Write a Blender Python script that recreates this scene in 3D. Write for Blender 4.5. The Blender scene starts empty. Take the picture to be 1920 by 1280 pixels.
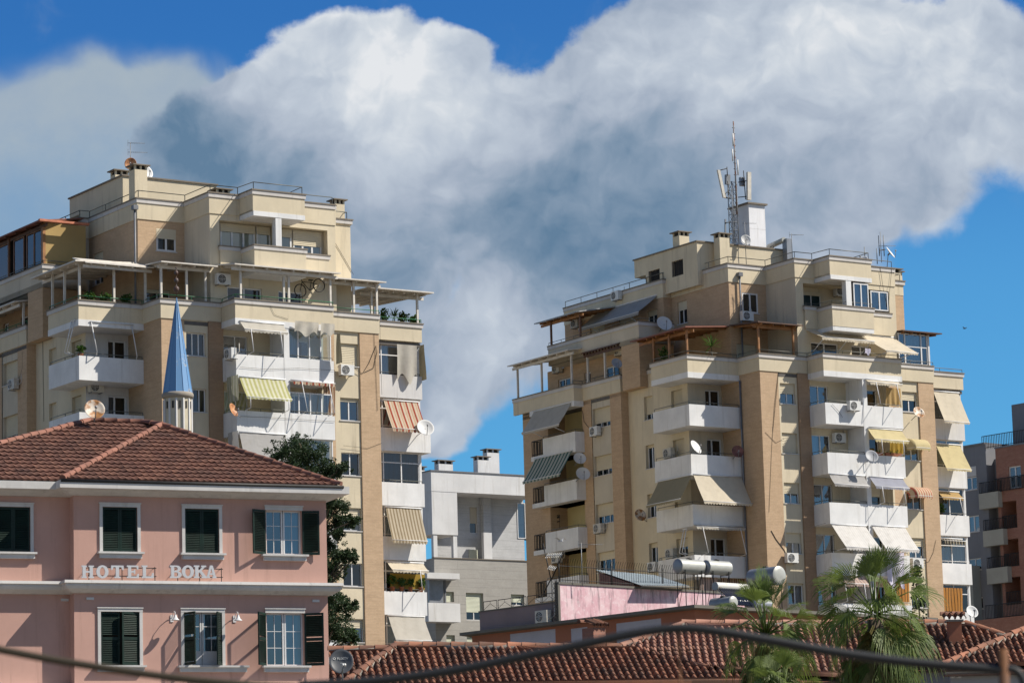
import bpy, bmesh, math, random
from mathutils import Vector, Matrix, noise as mnoise
random.seed(7)
SC = bpy.context.scene
COL = SC.collection
R_ = math.radians
# ------------------------------------------------------------------ camera (surveyed from the photograph's vanishing points)
F, PITCH, ROLL, CZ = 6275.0, R_(9.6), R_(1.6), 1.7
cp, sp, cr, sr = math.cos(PITCH), math.sin(PITCH), math.cos(ROLL), math.sin(ROLL)
def ray(x, y):
    cx = (x-960)/F; cy = (640-y)/F
    X = cx*cr+cy*sr; Y = -cx*sr+cy*cr
    return (X, cp-Y*sp, sp+Y*cp)
def at(x, y, D):
    r = ray(x, y); k = D/r[1]
    return Vector((r[0]*k, D, CZ+r[2]*k))
def up_to(x, y, z):
    r = ray(x, y); k = (z-CZ)/r[2]
    return Vector((r[0]*k, r[1]*k, z))
class Site:
    """a plan grid of a building: s to the right along its front, t outward from the front, z up"""
    def __init__(self, o, deg):
        self.o = (o[0], o[1]); b = R_(deg); self.rot = math.pi/2-b
        self.e1 = (math.sin(b), math.cos(b)); self.e2 = (math.cos(b), -math.sin(b))
    def w(self, s, t, z=0):
        return Vector((self.o[0]+s*self.e1[0]+t*self.e2[0], self.o[1]+s*self.e1[1]+t*self.e2[1], z))
    def _hit(self, q, d, x, y):
        r = ray(x, y); det = -d[0]*r[1]+d[1]*r[0]
        l = (q[0]*r[1]-q[1]*r[0])/det
        p = (q[0]+l*d[0], q[1]+l*d[1]); return l, CZ+r[2]*p[1]/r[1]
    def f(self, t, x, y):      # front-facing plane at t -> s, z
        return self._hit(self.w(0, t), self.e1, x, y)
    def l(self, s, x, y):      # side-facing plane at s -> t, z
        return self._hit(self.w(s, 0), self.e2, x, y)
    def st(self, p):
        dx, dy = p[0]-self.o[0], p[1]-self.o[1]
        return (dx*self.e1[0]+dy*self.e1[1], dx*self.e2[0]+dy*self.e2[1])
    def zf(self, t, x, y): return self.f(t, x, y)[1]

# ------------------------------------------------------------------ objects
def tag(o, label=None, cat=None, group=None, kind=None):
    if label: o['label'] = label
    if cat: o['category'] = cat
    if group: o['group'] = group
    if kind: o['kind'] = kind
    return o
def empty(name, loc=(0, 0, 0), rz=0.0, parent=None):
    o = bpy.data.objects.new(name, None); COL.objects.link(o)
    o.location = loc; o.rotation_euler = (0, 0, rz); o.empty_display_size = .2
    if parent: o.parent = parent
    return o
def tcopy(o, loc, rz=None, label=None, parent=None, scale=None):
    """a copy of a thing with its parts and their sub-parts"""
    c = o.copy(); COL.objects.link(c)
    if parent is not None: c.parent = parent
    else:
        c.location = loc
        if rz is not None: c.rotation_euler = (0, 0, rz)
        if scale: c.scale = scale
        if label: c['label'] = label
    for ch in list(o.children): tcopy(ch, None, parent=c)
    return c

class MB:
    """collects shapes into one mesh. Coordinates (s,t,z) with t outward; stored as (s,-t,z)."""
    def __init__(self, off=(0, 0, 0), flip=True):
        self.v = []; self.f = []; self.m = []; self.sm = []; self.off = off; self.fl = -1 if flip else 1; self.cm = 0; self.csm = False
    def P(self, p):
        self.v.append((p[0]-self.off[0], self.fl*(p[1]-self.off[1]), p[2]-self.off[2])); return len(self.v)-1
    def face(self, idx, rev=False):
        if self.fl < 0: rev = not rev
        self.f.append(tuple(reversed(idx)) if rev else tuple(idx)); self.m.append(self.cm); self.sm.append(self.csm)
    def quad(self, a, b, c, d): self.face([self.P(a), self.P(b), self.P(c), self.P(d)], rev=self.fl < 0)
    def poly(self, pts): self.face([self.P(p) for p in pts])
    def box(self, x0, x1, y0, y1, z0, z1):
        if x0 > x1: x0, x1 = x1, x0
        if y0 > y1: y0, y1 = y1, y0
        if z0 > z1: z0, z1 = z1, z0
        i = [self.P((x, y, z)) for z in (z0, z1) for y in (y0, y1) for x in (x0, x1)]
        for q in ((0, 2, 3, 1), (4, 5, 7, 6), (0, 1, 5, 4), (2, 6, 7, 3), (0, 4, 6, 2), (1, 3, 7, 5)): self.face([i[k] for k in q])
        return self
    def hexa(self, b, t):
        i = [self.P(p) for p in list(b)+list(t)]
        n = len(b)
        self.face(list(reversed(i[:n]))); self.face(i[n:])
        for k in range(n): self.face([i[k], i[(k+1) % n], i[n+(k+1) % n], i[n+k]])
        return self
    def tube(self, pts, r, n=6, cap=True, r2=None):
        pts = [Vector(p) for p in pts]; rings = []; old = self.csm; self.csm = n > 4
        up0 = None
        for k, p in enumerate(pts):
            d = (pts[min(k+1, len(pts)-1)]-pts[max(k-1, 0)])
            if d.length < 1e-9: d = Vector((0, 0, 1))
            d.normalize()
            if up0 is None:
                up0 = Vector((0, 0, 1)) if abs(d.z) < .9 else Vector((1, 0, 0))
            a = d.cross(up0)
            if a.length < 1e-5: a = d.cross(Vector((1, .3, 0)))
            a.normalize(); b = a.cross(d); up0 = b
            rr = r if r2 is None else r+(r2-r)*k/max(1, len(pts)-1)
            rings.append([self.P(p+a*(rr*math.cos(2*math.pi*j/n))+b*(rr*math.sin(2*math.pi*j/n))) for j in range(n)])
        for k in range(len(rings)-1):
            for j in range(n):
                self.face([rings[k][j], rings[k][(j+1) % n], rings[k+1][(j+1) % n], rings[k+1][j]], rev=True)
        self.csm = False
        if cap:
            self.face(rings[0], rev=False); self.face(rings[-1], rev=True)
        self.csm = old
        return self
    def lathe(self, prof, n=24, c=(0, 0), smooth=True, capb=True, capt=True):
        old = self.csm; self.csm = smooth; rings = []
        for r, z in prof:
            rings.append([self.P((c[0]+r*math.cos(2*math.pi*j/n), c[1]+r*math.sin(2*math.pi*j/n), z)) for j in range(n)])
        for k in range(len(rings)-1):
            for j in range(n):
                self.face([rings[k][j], rings[k][(j+1) % n], rings[k+1][(j+1) % n], rings[k+1][j]])
        self.csm = False
        if capb: self.face(list(reversed(rings[0])))
        if capt: self.face(rings[-1])
        self.csm = old; return self
    def grid(self, fn, nu, nv, smooth=True):
        old = self.csm; self.csm = smooth
        i = [[self.P(fn(u/nu, v/nv)) for u in range(nu+1)] for v in range(nv+1)]
        for v in range(nv):
            for u in range(nu):
                self.face([i[v][u], i[v][u+1], i[v+1][u+1], i[v+1][u]])
        self.csm = old; return self
    def strip(self, poly, prof, closed=False, caps=True):
        """sweep the profile [(d outward, z)] along the plan polyline; outward is 90 deg left of travel"""
        n = len(poly); rings = []
        dirs = []
        for k in range(n-(0 if closed else 1)):
            a, b = poly[k], poly[(k+1) % n]; l = math.hypot(b[0]-a[0], b[1]-a[1]); dirs.append(((b[0]-a[0])/l, (b[1]-a[1])/l))
        for k in range(n):
            if closed: d0, d1 = dirs[k-1], dirs[k]
            else: d0, d1 = dirs[max(k-1, 0)], dirs[min(k, n-2)]
            n0 = (-d0[1], d0[0]); n1 = (-d1[1], d1[0]); mx, my = n0[0]+n1[0], n0[1]+n1[1]
            q = mx*n0[0]+my*n0[1]; mx, my = mx/q, my/q
            rings.append([self.P((poly[k][0]+d*mx, poly[k][1]+d*my, z)) for d, z in prof])
        m = len(prof)
        for k in range(n if closed else n-1):
            A, B = rings[k], rings[(k+1) % n]
            for j in range(m): self.face([A[j], A[(j+1) % m], B[(j+1) % m], B[j]])
        if caps and not closed:
            self.face(rings[0], rev=True); self.face(rings[-1])
        return self
    def band(self, poly, d0, d1, z0, z1, closed=False):
        return self.strip(poly, [(d0, z0), (d0, z1), (d1, z1), (d1, z0)], closed)
    def build(self, name, mat, parent=None, loc=None, rz=0.0):
        me = bpy.data.meshes.new(name); me.from_pydata(self.v, [], self.f); me.validate()
        mats = mat if isinstance(mat, (list, tuple)) else [mat]
        for x in mats: me.materials.append(x)
        if len(me.polygons) == len(self.f):
            me.polygons.foreach_set('material_index', self.m); me.polygons.foreach_set('use_smooth', self.sm)
        me.update()
        o = bpy.data.objects.new(name, me); COL.objects.link(o)
        if parent: o.parent = parent
        if loc is not None: o.location = loc; o.rotation_euler = (0, 0, rz)
        return o

class Pl:
    """a wall plane: (u along the wall, v up, d outward) -> (s,t,z). kind 'f' faces front, 'l' faces the side"""
    def __init__(self, kind, c): self.k = kind; self.c = c
    def p(self, u, v, d=0): return (u, self.c+d, v) if self.k == 'f' else (self.c-d, u, v)
    def box(self, m, u0, u1, v0, v1, d0, d1):
        if self.k == 'f': m.box(u0, u1, self.c+d0, self.c+d1, v0, v1)
        else: m.box(self.c-d1, self.c-d0, u0, u1, v0, v1)
    def px(self, S, x, y, d=0):
        return S.f(self.c+d, x, y) if self.k == 'f' else S.l(self.c-d, x, y)

def wall(m, P, u0, u1, v0, v1, holes=(), depth=.16):
    """a wall sheet with rectangular openings and their reveals (real depth)"""
    us = sorted({u0, u1, *[h[0] for h in holes], *[h[1] for h in holes]}); vs = sorted({v0, v1, *[h[2] for h in holes], *[h[3] for h in holes]})
    us = [u for u in us if u0 <= u <= u1]; vs = [v for v in vs if v0 <= v <= v1]
    for a, b in zip(us, us[1:]):
        run = None
        for c, d in zip(vs, vs[1:]):
            mu, mv = (a+b)/2, (c+d)/2
            inside = any(h[0] < mu < h[1] and h[2] < mv < h[3] for h in holes)
            if inside:
                if run: m.quad(P.p(a, run[0]), P.p(b, run[0]), P.p(b, run[1]), P.p(a, run[1])); run = None
            else: run = (run[0], d) if run else (c, d)
        if run: m.quad(P.p(a, run[0]), P.p(b, run[0]), P.p(b, run[1]), P.p(a, run[1]))
    for h in holes:
        dp = h[4] if len(h) > 4 else depth
        a, b, c, d = h[:4]
        m.quad(P.p(a, c), P.p(a, c, -dp), P.p(a, d, -dp), P.p(a, d))
        m.quad(P.p(b, c, -dp), P.p(b, c), P.p(b, d), P.p(b, d, -dp))
        m.quad(P.p(a, c), P.p(b, c), P.p(b, c, -dp), P.p(a, c, -dp))
        m.quad(P.p(a, d, -dp), P.p(b, d, -dp), P.p(b, d), P.p(a, d))
# ------------------------------------------------------------------ materials (all procedural)
def lin(r, g, b): return tuple(((c/255)/12.92 if c/255 <= .04045 else ((c/255+.055)/1.055)**2.4) for c in (r, g, b))
class NT:
    def __init__(self, nt): self.nt = nt
    def n(self, typ, **kw):
        x = self.nt.nodes.new(typ)
        for k, v in kw.items():
            if k.startswith('i_'):
                key = k[2:]; key = int(key) if key.isdigit() else key.replace('_', ' ')
                if isinstance(v, bpy.types.NodeSocket): self.nt.links.new(v, x.inputs[key])
                else: x.inputs[key].default_value = v
            else: setattr(x, k, v)
        return x
    def math(self, op, a, b=None, c=None, clamp=False):
        x = self.nt.nodes.new('ShaderNodeMath'); x.operation = op; x.use_clamp = clamp
        for i, v in enumerate((a, b, c)):
            if v is None: continue
            if isinstance(v, bpy.types.NodeSocket): self.nt.links.new(v, x.inputs[i])
            else: x.inputs[i].default_value = v
        return x.outputs[0]
    def vmath(self, op, a, b=None):
        x = self.nt.nodes.new('ShaderNodeVectorMath'); x.operation = op
        for i, v in enumerate((a, b)):
            if v is None: continue
            if isinstance(v, bpy.types.NodeSocket): self.nt.links.new(v, x.inputs[i])
            else: x.inputs[i].default_value = v
        return x.outputs[1] if op in ('DISTANCE', 'LENGTH', 'DOT_PRODUCT') else x.outputs[0]
    def mix(self, f, a, b, blend='MIX'):
        x = self.nt.nodes.new('ShaderNodeMix'); x.data_type = 'RGBA'; x.blend_type = blend
        for i, v in ((0, f), (6, a), (7, b)):
            if isinstance(v, bpy.types.NodeSocket): self.nt.links.new(v, x.inputs[i])
            else: x.inputs[i].default_value = v if i == 0 else (tuple(v)+(1,) if len(v) == 3 else v)
        return x.outputs[2]
    def noise(self, vec, scale, detail=4, rough=.55, dist=0):
        x = self.n('ShaderNodeTexNoise', i_Scale=scale, i_Detail=detail, i_Roughness=rough, i_Distortion=dist)
        if vec is not None: self.nt.links.new(vec, x.inputs['Vector'])
        return x.outputs[0]
    def ramp(self, f, lo, hi, smooth=True):
        x = self.n('ShaderNodeMapRange', interpolation_type='SMOOTHSTEP' if smooth else 'LINEAR')
        self.nt.links.new(f, x.inputs[0]); x.inputs[1].default_value = lo; x.inputs[2].default_value = hi
        return x.outputs[0]
def newmat(name):
    m = bpy.data.materials.new(name); m.use_nodes = True; nt = m.node_tree
    return m, NT(nt), nt.nodes['Principled BSDF']
def objco(N, scale=(1, 1, 1)):
    tc = N.n('ShaderNodeTexCoord'); mp = N.n('ShaderNodeMapping'); mp.inputs['Scale'].default_value = scale
    N.nt.links.new(tc.outputs['Object'], mp.inputs[0]); return mp.outputs[0], tc.outputs['Object']
def bump(N, b, h, strength=.3, dist=.02):
    x = N.n('ShaderNodeBump', i_Strength=strength, i_Distance=dist, i_Height=h); N.nt.links.new(x.outputs[0], b.inputs['Normal'])
def plain(name, col, rough=.6, metal=0, var=.12, scale=3, spec=.5):
    m, N, b = newmat(name); v, _ = objco(N)
    n = N.noise(v, scale, 5)
    c = N.mix(N.ramp(n, .3, .7), [x*(1-var) for x in col], [min(1, x*(1+var)) for x in col])
    N.nt.links.new(c, b.inputs['Base Color']); b.inputs['Roughness'].default_value = rough; b.inputs['Metallic'].default_value = metal
    b.inputs['Specular IOR Level'].default_value = spec
    return m
def plaster(name, col, stain=(.25, .22, .17), amt=.35, rough=.9, big=.5):
    """rendered wall: blotches, run-off streaks and soot of their own shape"""
    m, N, b = newmat(name); v, o = objco(N)
    n1 = N.noise(v, big, 5, .6); n2 = N.noise(v, 6, 3)
    sv, _ = objco(N, (2.6, 2.6, .2)); st = N.noise(sv, 1.0, 7, .72)
    c = N.mix(N.ramp(n1, .25, .75), [x*.88 for x in col], [min(1, x*1.06) for x in col])
    c = N.mix(N.math('MULTIPLY', N.ramp(n2, .35, .8), .12), c, [x*.8 for x in col])
    f = N.math('MULTIPLY', N.ramp(st, .5, .74), N.ramp(n1, .3, .62))
    c = N.mix(N.math('MULTIPLY', f, amt), c, stain)
    N.nt.links.new(c, b.inputs['Base Color']); b.inputs['Roughness'].default_value = rough; b.inputs['Specular IOR Level'].default_value = .25
    bump(N, b, N.noise(v, 25, 4), .25, .01)
    return m
def brickmat(name, c1, c2, mortar, w=.26, h=.085, rough=.9):
    m, N, b = newmat(name); tc = N.n('ShaderNodeTexCoord'); sep = N.n('ShaderNodeSeparateXYZ'); N.nt.links.new(tc.outputs['Object'], sep.inputs[0])
    cb = N.n('ShaderNodeCombineXYZ'); N.nt.links.new(N.math('ADD', sep.outputs[0], sep.outputs[1]), cb.inputs[0]); N.nt.links.new(sep.outputs[2], cb.inputs[1])
    t = N.n('ShaderNodeTexBrick', i_Color1=tuple(c1)+(1,), i_Color2=tuple(c2)+(1,), i_Mortar=tuple(mortar)+(1,), i_Scale=1.0)
    t.inputs['Mortar Size'].default_value = .008; t.inputs['Brick Width'].default_value = w; t.inputs['Row Height'].default_value = h; t.inputs['Bias'].default_value = 0
    N.nt.links.new(cb.outputs[0], t.inputs[0])
    n = N.noise(tc.outputs['Object'], 1.2, 5, .6); n2 = N.noise(tc.outputs['Object'], 9, 3)
    rowv = N.n('ShaderNodeMapping'); rowv.inputs['Scale'].default_value = (.6, .6, 9); N.nt.links.new(tc.outputs['Object'], rowv.inputs[0])
    rn = N.noise(rowv.outputs[0], 1.0, 2)
    c = N.mix(N.ramp(n, .3, .75), t.outputs[0], [x*.8 for x in c1], 'MIX')
    c = N.mix(.55, t.outputs[0], c)
    c = N.mix(N.math('MULTIPLY', N.ramp(n2, .4, .8), .25), c, [min(1, x*1.3) for x in c2])
    c = N.mix(N.math('MULTIPLY', N.ramp(rn, .45, .75), .3), c, [x*.66 for x in c1])
    N.nt.links.new(c, b.inputs['Base Color']); b.inputs['Roughness'].default_value = rough; b.inputs['Specular IOR Level'].default_value = .2
    bump(N, b, t.outputs['Fac'], -.4, .01)
    return m
def cloth(name, cols, width=0, axis=0, rough=.95, period=None, dirt=.25, trans=.25):
    """fabric with optional woven stripes along one object axis"""
    m, N, b = newmat(name); v, o = objco(N)
    sep = N.n('ShaderNodeSeparateXYZ'); N.nt.links.new(o, sep.inputs[0])
    if len(cols) > 1:
        tot = sum(w for _, w in cols)
        u = N.math('FRACT', N.math('DIVIDE', N.math('ADD', sep.outputs[axis], 50.0), tot))
        r = N.n('ShaderNodeValToRGB'); r.color_ramp.interpolation = 'CONSTANT'; N.nt.links.new(u, r.inputs[0])
        a = 0; els = r.color_ramp.elements; els[0].color = tuple(cols[0][0])+(1,); els[0].position = 0
        els.remove(els[1])
        for c_, w in cols[:-1]:
            a += w/tot; els.new(a)
        for e, (c_, w) in zip(els, cols): e.color = tuple(c_)+(1,)
        c = r.outputs[0]
    else:
        rgb = N.n('ShaderNodeRGB'); rgb.outputs[0].default_value = tuple(cols[0][0])+(1,); c = rgb.outputs[0]
    n = N.noise(v, 2.2, 5, .65)
    c = N.mix(N.math('MULTIPLY', N.ramp(n, .4, .8), dirt), c, (.2, .17, .12))
    N.nt.links.new(c, b.inputs['Base Color']); b.inputs['Roughness'].default_value = rough; b.inputs['Specular IOR Level'].default_value = .1
    bump(N, b, N.noise(v, 5, 3), .35, .03)
    if trans:
        tr = N.n('ShaderNodeBsdfTranslucent'); N.nt.links.new(c, tr.inputs[0]); mx = N.n('ShaderNodeMixShader'); mx.inputs[0].default_value = trans
        out = N.nt.nodes['Material Output']
        N.nt.links.new(b.outputs[0], mx.inputs[1]); N.nt.links.new(tr.outputs[0], mx.inputs[2]); N.nt.links.new(mx.outputs[0], out.inputs[0])
    return m
def glass(name, tint=(.75, .85, .9), refl=.12):
    m, N, b = newmat(name); out = N.nt.nodes['Material Output']
    v, _ = objco(N)
    g = N.n('ShaderNodeBsdfGlossy', i_Roughness=.02); g.inputs[0].default_value = (.95, .97, 1, 1)
    t = N.n('ShaderNodeBsdfTransparent'); t.inputs[0].default_value = tuple(tint)+(1,)
    fr = N.n('ShaderNodeFresnel', i_IOR=1.5)
    fac = N.math('ADD', N.math('MULTIPLY', fr.outputs[0], 1.2), refl, clamp=True)
    bp = N.n('ShaderNodeBump', i_Strength=.04, i_Distance=.05, i_Height=N.noise(v, 1.3, 2)); N.nt.links.new(bp.outputs[0], g.inputs['Normal'])
    mx = N.n('ShaderNodeMixShader', i_0=fac); N.nt.links.new(t.outputs[0], mx.inputs[1]); N.nt.links.new(g.outputs[0], mx.inputs[2]); N.nt.links.new(mx.outputs[0], out.inputs[0])
    return m
def rusty(name, base, rust=(.34, .13, .03), lo=.45, hi=.6, scale=2.5, rough=.55):
    m, N, b = newmat(name); v, _ = objco(N)
    n = N.noise(v, scale, 6, .65, .3)
    c = N.mix(N.ramp(n, lo, hi), base, N.mix(N.ramp(N.noise(v, 9, 4), .3, .7), rust, [x*.5 for x in rust]))
    N.nt.links.new(c, b.inputs['Base Color']); b.inputs['Roughness'].default_value = rough
    return m
def tilemat(name, c1, c2, dark, rough=.85):
    """fired clay: every tile its own tone by a random per-face colour attribute, plus lichen and soot"""
    m, N, b = newmat(name); v, _ = objco(N)
    a = N.n('ShaderNodeAttribute', attribute_name='tone'); 
    n = N.noise(v, 1.1, 5, .6); n2 = N.noise(v, 7, 4, .6)
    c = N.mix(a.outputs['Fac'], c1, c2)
    c = N.mix(N.math('MULTIPLY', N.ramp(n, .4, .75), .6), c, dark)
    c = N.mix(N.math('MULTIPLY', N.ramp(n2, .55, .8), .45), c, [x*.7+.05 for x in dark])
    N.nt.links.new(c, b.inputs['Base Color']); b.inputs['Roughness'].default_value = rough; b.inputs['Specular IOR Level'].default_value = .25
    bump(N, b, N.noise(v, 20, 4), .3, .01)
    return m
def leafmat(name, c1, c2, trans=.35, rough=.5):
    m, N, b = newmat(name); v, _ = objco(N); out = N.nt.nodes['Material Output']
    g = N.n('ShaderNodeNewGeometry'); n = N.noise(v, 1.5, 3)
    f = N.math('ADD', N.math('MULTIPLY', g.outputs['Random Per Island'], .6), N.math('MULTIPLY', n, .4), clamp=True)
    c = N.mix(f, c1, c2); N.nt.links.new(c, b.inputs['Base Color']); b.inputs['Roughness'].default_value = rough; b.inputs['Specular IOR Level'].default_value = .35
    tr = N.n('ShaderNodeBsdfTranslucent'); N.nt.links.new(N.mix(.5, c, [min(1, x*1.6) for x in c2]), tr.inputs[0])
    mx = N.n('ShaderNodeMixShader'); mx.inputs[0].default_value = trans
    N.nt.links.new(b.outputs[0], mx.inputs[1]); N.nt.links.new(tr.outputs[0], mx.inputs[2]); N.nt.links.new(mx.outputs[0], out.inputs[0])
    return m
M = {}
M['cream'] = plaster('cream_plaster', (.63, .55, .405), stain=(.30, .25, .18), amt=.6)
M['cream_dk'] = plaster('beige_plaster', (.55, .49, .39), amt=.55)
M['yellow'] = plaster('yellow_plaster', (.62, .52, .27), amt=.35)
M['white'] = plaster('white_plaster', (.72, .72, .715), stain=(.33, .31, .28), amt=.65, big=.8)
M['offwhite'] = plaster('grey_white_plaster', (.62, .61, .60), stain=(.3, .28, .26), amt=.7)
M['trim'] = plaster('pale_trim', (.56, .535, .51), stain=(.25, .23, .2), amt=.5)
M['cap'] = plaster('weathered_coping', (.22, .19, .155), stain=(.08, .07, .06), amt=.7)
M['brick'] = brickmat('tan_brick', (.49, .345, .22), (.54, .385, .25), (.44, .33, .23))
M['brick_shade'] = brickmat('shaded_brick', (.33, .225, .145), (.37, .25, .165), (.3, .22, .15))  # darker copy of the tan brick, the balcony's shadow put into its colour
M['frame'] = plain('white_frame', (.68, .68, .68), .45, var=.05)
M['frame_br'] = plain('brown_wood_frame', (.16, .075, .035), .55, var=.2)
M['wood'] = plain('varnished_timber', (.30, .14, .05), .55, var=.25)
M['wood_dk'] = plain('dark_timber', (.09, .045, .028), .6, var=.25)
M['shutter'] = plaster('roller_slats', (.62, .55, .41), amt=.15)
M['glass'] = glass('window_glass', (.62, .76, .84), .13)
M['glass_dk'] = glass('tinted_glass', (.25, .36, .45), .05)
M['dark'] = plain('dark_interior', (.035, .032, .03), .9)  # near-black colour stands for the unlit depth of rooms and openings
M['room'] = plain('room_backing', (.28, .24, .19), .9)
M['rail'] = plain('painted_steel_rail', (.13, .13, .11), .5)
M['rail_gr'] = plain('green_steel_rail', (.03, .16, .07), .5)
M['rail_wt'] = plain('white_steel_rail', (.62, .60, .57), .5)
M['iron'] = plain('black_iron', (.02, .018, .016), .6, var=.3)
M['grey_metal'] = plain('grey_metal', (.2, .21, .22), .5, .3)
M['pipe'] = plain('grey_downpipe', (.16, .165, .18), .5)
M['ac'] = plain('air_conditioner_casing', (.66, .66, .64), .45, var=.06)
M['ac_old'] = plain('aged_casing', (.52, .49, .43), .55, var=.12)
M['fan'] = plain('fan_grille', (.06, .06, .06), .6)
M['roof_lip'] = plain('orange_red_roof_lip', (.50, .17, .09), .6, var=.2)
M['roofdeck'] = plain('roof_bitumen', (.12, .11, .10), .9)
M['pergola_wt'] = plain('white_pergola_timber', (.60, .56, .50), .6, var=.1)
M['sheet'] = plain('corrugated_sheet', (.33, .34, .35), .5, .2)
M['redroof'] = plain('red_roof_edge', (.20, .075, .05), .6, var=.2)
M['dish_wt'] = rusty('white_dish', (.60, .60, .59), lo=.64, hi=.78)
M['dish_gr'] = rusty('grey_dish', (.30, .31, .33), lo=.68, hi=.8)
M['dish_dk'] = plain('dark_grey_dish', (.075, .08, .088), .45, var=.08)
M['dish_rust'] = rusty('rusty_dish', (.62, .55, .46), (.45, .20, .06), lo=.44, hi=.56, scale=2.0)
M['dish_or'] = rusty('orange_dish', (.55, .27, .12), (.38, .13, .04), lo=.35, hi=.65)
M['dish_red'] = rusty('red_brown_dish', (.23, .09, .07), (.16, .06, .04), lo=.35, hi=.65)
M['lnb'] = plain('receiver_plastic', (.28, .28, .29), .5)
M['cl_beige'] = cloth('beige_canvas', [((.52, .49, .43), 1)])
M['cl_cream'] = cloth('cream_canvas', [((.64, .57, .45), 1)])
M['cl_yellow'] = cloth('yellow_canvas', [((.60, .51, .29), 1)])
M['cl_grey'] = cloth('grey_canvas', [((.42, .41, .40), 1)])
M['cl_blue'] = cloth('blue_grey_canvas', [((.33, .34, .40), 1)])
M['cl_white'] = cloth('white_canvas', [((.70, .68, .65), .12), ((.62, .60, .57), .05)], dirt=.3)
M['cl_mustard'] = cloth('mustard_canvas', [((.46, .31, .06), 1)], trans=.45)
M['cl_tan'] = cloth('tan_canvas', [((.45, .31, .14), 1)])
M['cl_dkbeige'] = cloth('olive_beige_canvas', [((.29, .26, .18), 1)], trans=.15)
M['cl_red'] = cloth('red_striped_canvas', [((.55, .43, .31), .10), ((.33, .07, .045), .11), ((.58, .49, .38), .12), ((.50, .33, .22), .05)])
M['cl_redf'] = cloth('red_cream_canvas', [((.62, .50, .35), .12), ((.45, .14, .10), .07)])
M['cl_green'] = cloth('green_striped_canvas', [((.44, .46, .41), .25), ((.05, .13, .115), .15)], axis=1, dirt=.15)
M['cl_greeny'] = cloth('green_yellow_canvas', [((.45, .44, .20), .13), ((.62, .61, .45), .13)])
M['cl_greeny_s'] = cloth('grey_green_canvas', [((.30, .31, .22), .13), ((.44, .43, .36), .13)], axis=1)
M['cl_brown'] = cloth('brown_striped_canvas', [((.52, .45, .34), .11), ((.28, .22, .14), .09)])
M['cl_brownc'] = cloth('brown_striped_curtain', [((.22, .12, .07), .1), ((.50, .40, .30), .06)])
M['cl_orange'] = cloth('orange_slat_curtain', [((.48, .22, .06), .18), ((.04, .03, .02), .05)])
M['cl_pink'] = cloth('faded_striped_curtain', [((.47, .34, .29), .12), ((.25, .20, .18), .07), ((.55, .44, .38), .06)])
M['cl_dark'] = cloth('dark_striped_valance', [((.05, .045, .04), .13), ((.36, .32, .24), .1)])
M['curtain_bl'] = cloth('pale_blue_curtain', [((.36, .58, .72), 1)], dirt=.05, trans=.3)
M['curtain_wt'] = cloth('white_net_curtain', [((.70, .72, .72), 1)], dirt=.05, trans=.4)
M['laundry'] = cloth('lilac_white_sheet', [((.66, .63, .76), 1)], dirt=.03, trans=.2)
M['leaf'] = leafmat('leaf_green', (.03, .07, .015), (.08, .15, .03))
M['leaf_dk'] = leafmat('leaf_dark', (.012, .028, .012), (.04, .07, .022), trans=.2, rough=.6)
M['leaf_red'] = leafmat('red_bloom', (.35, .06, .03), (.5, .15, .06))
M['palm'] = leafmat('palm_blade', (.05, .085, .016), (.16, .21, .045), trans=.3, rough=.55)
M['palm_dry'] = leafmat('palm_dry', (.12, .09, .03), (.22, .19, .075), trans=.3, rough=.6)
M['bark'] = plain('bark', (.10, .075, .05), .95, var=.35, scale=8)
M['terracotta'] = plain('terracotta_pot', (.32, .12, .06), .8)
M['tank'] = plain('tank_sheet_metal', (.43, .43, .39), .45, .25, var=.08)
M['tank_gr'] = plain('grey_tank', (.26, .27, .29), .4, .4, var=.1)
M['tank_rust'] = rusty('stained_white_tank', (.62, .61, .56), (.45, .22, .04), lo=.58, hi=.68, scale=2.2, rough=.4)
M['solar'] = plain('solar_tubes', (.02, .025, .05), .15)
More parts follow.
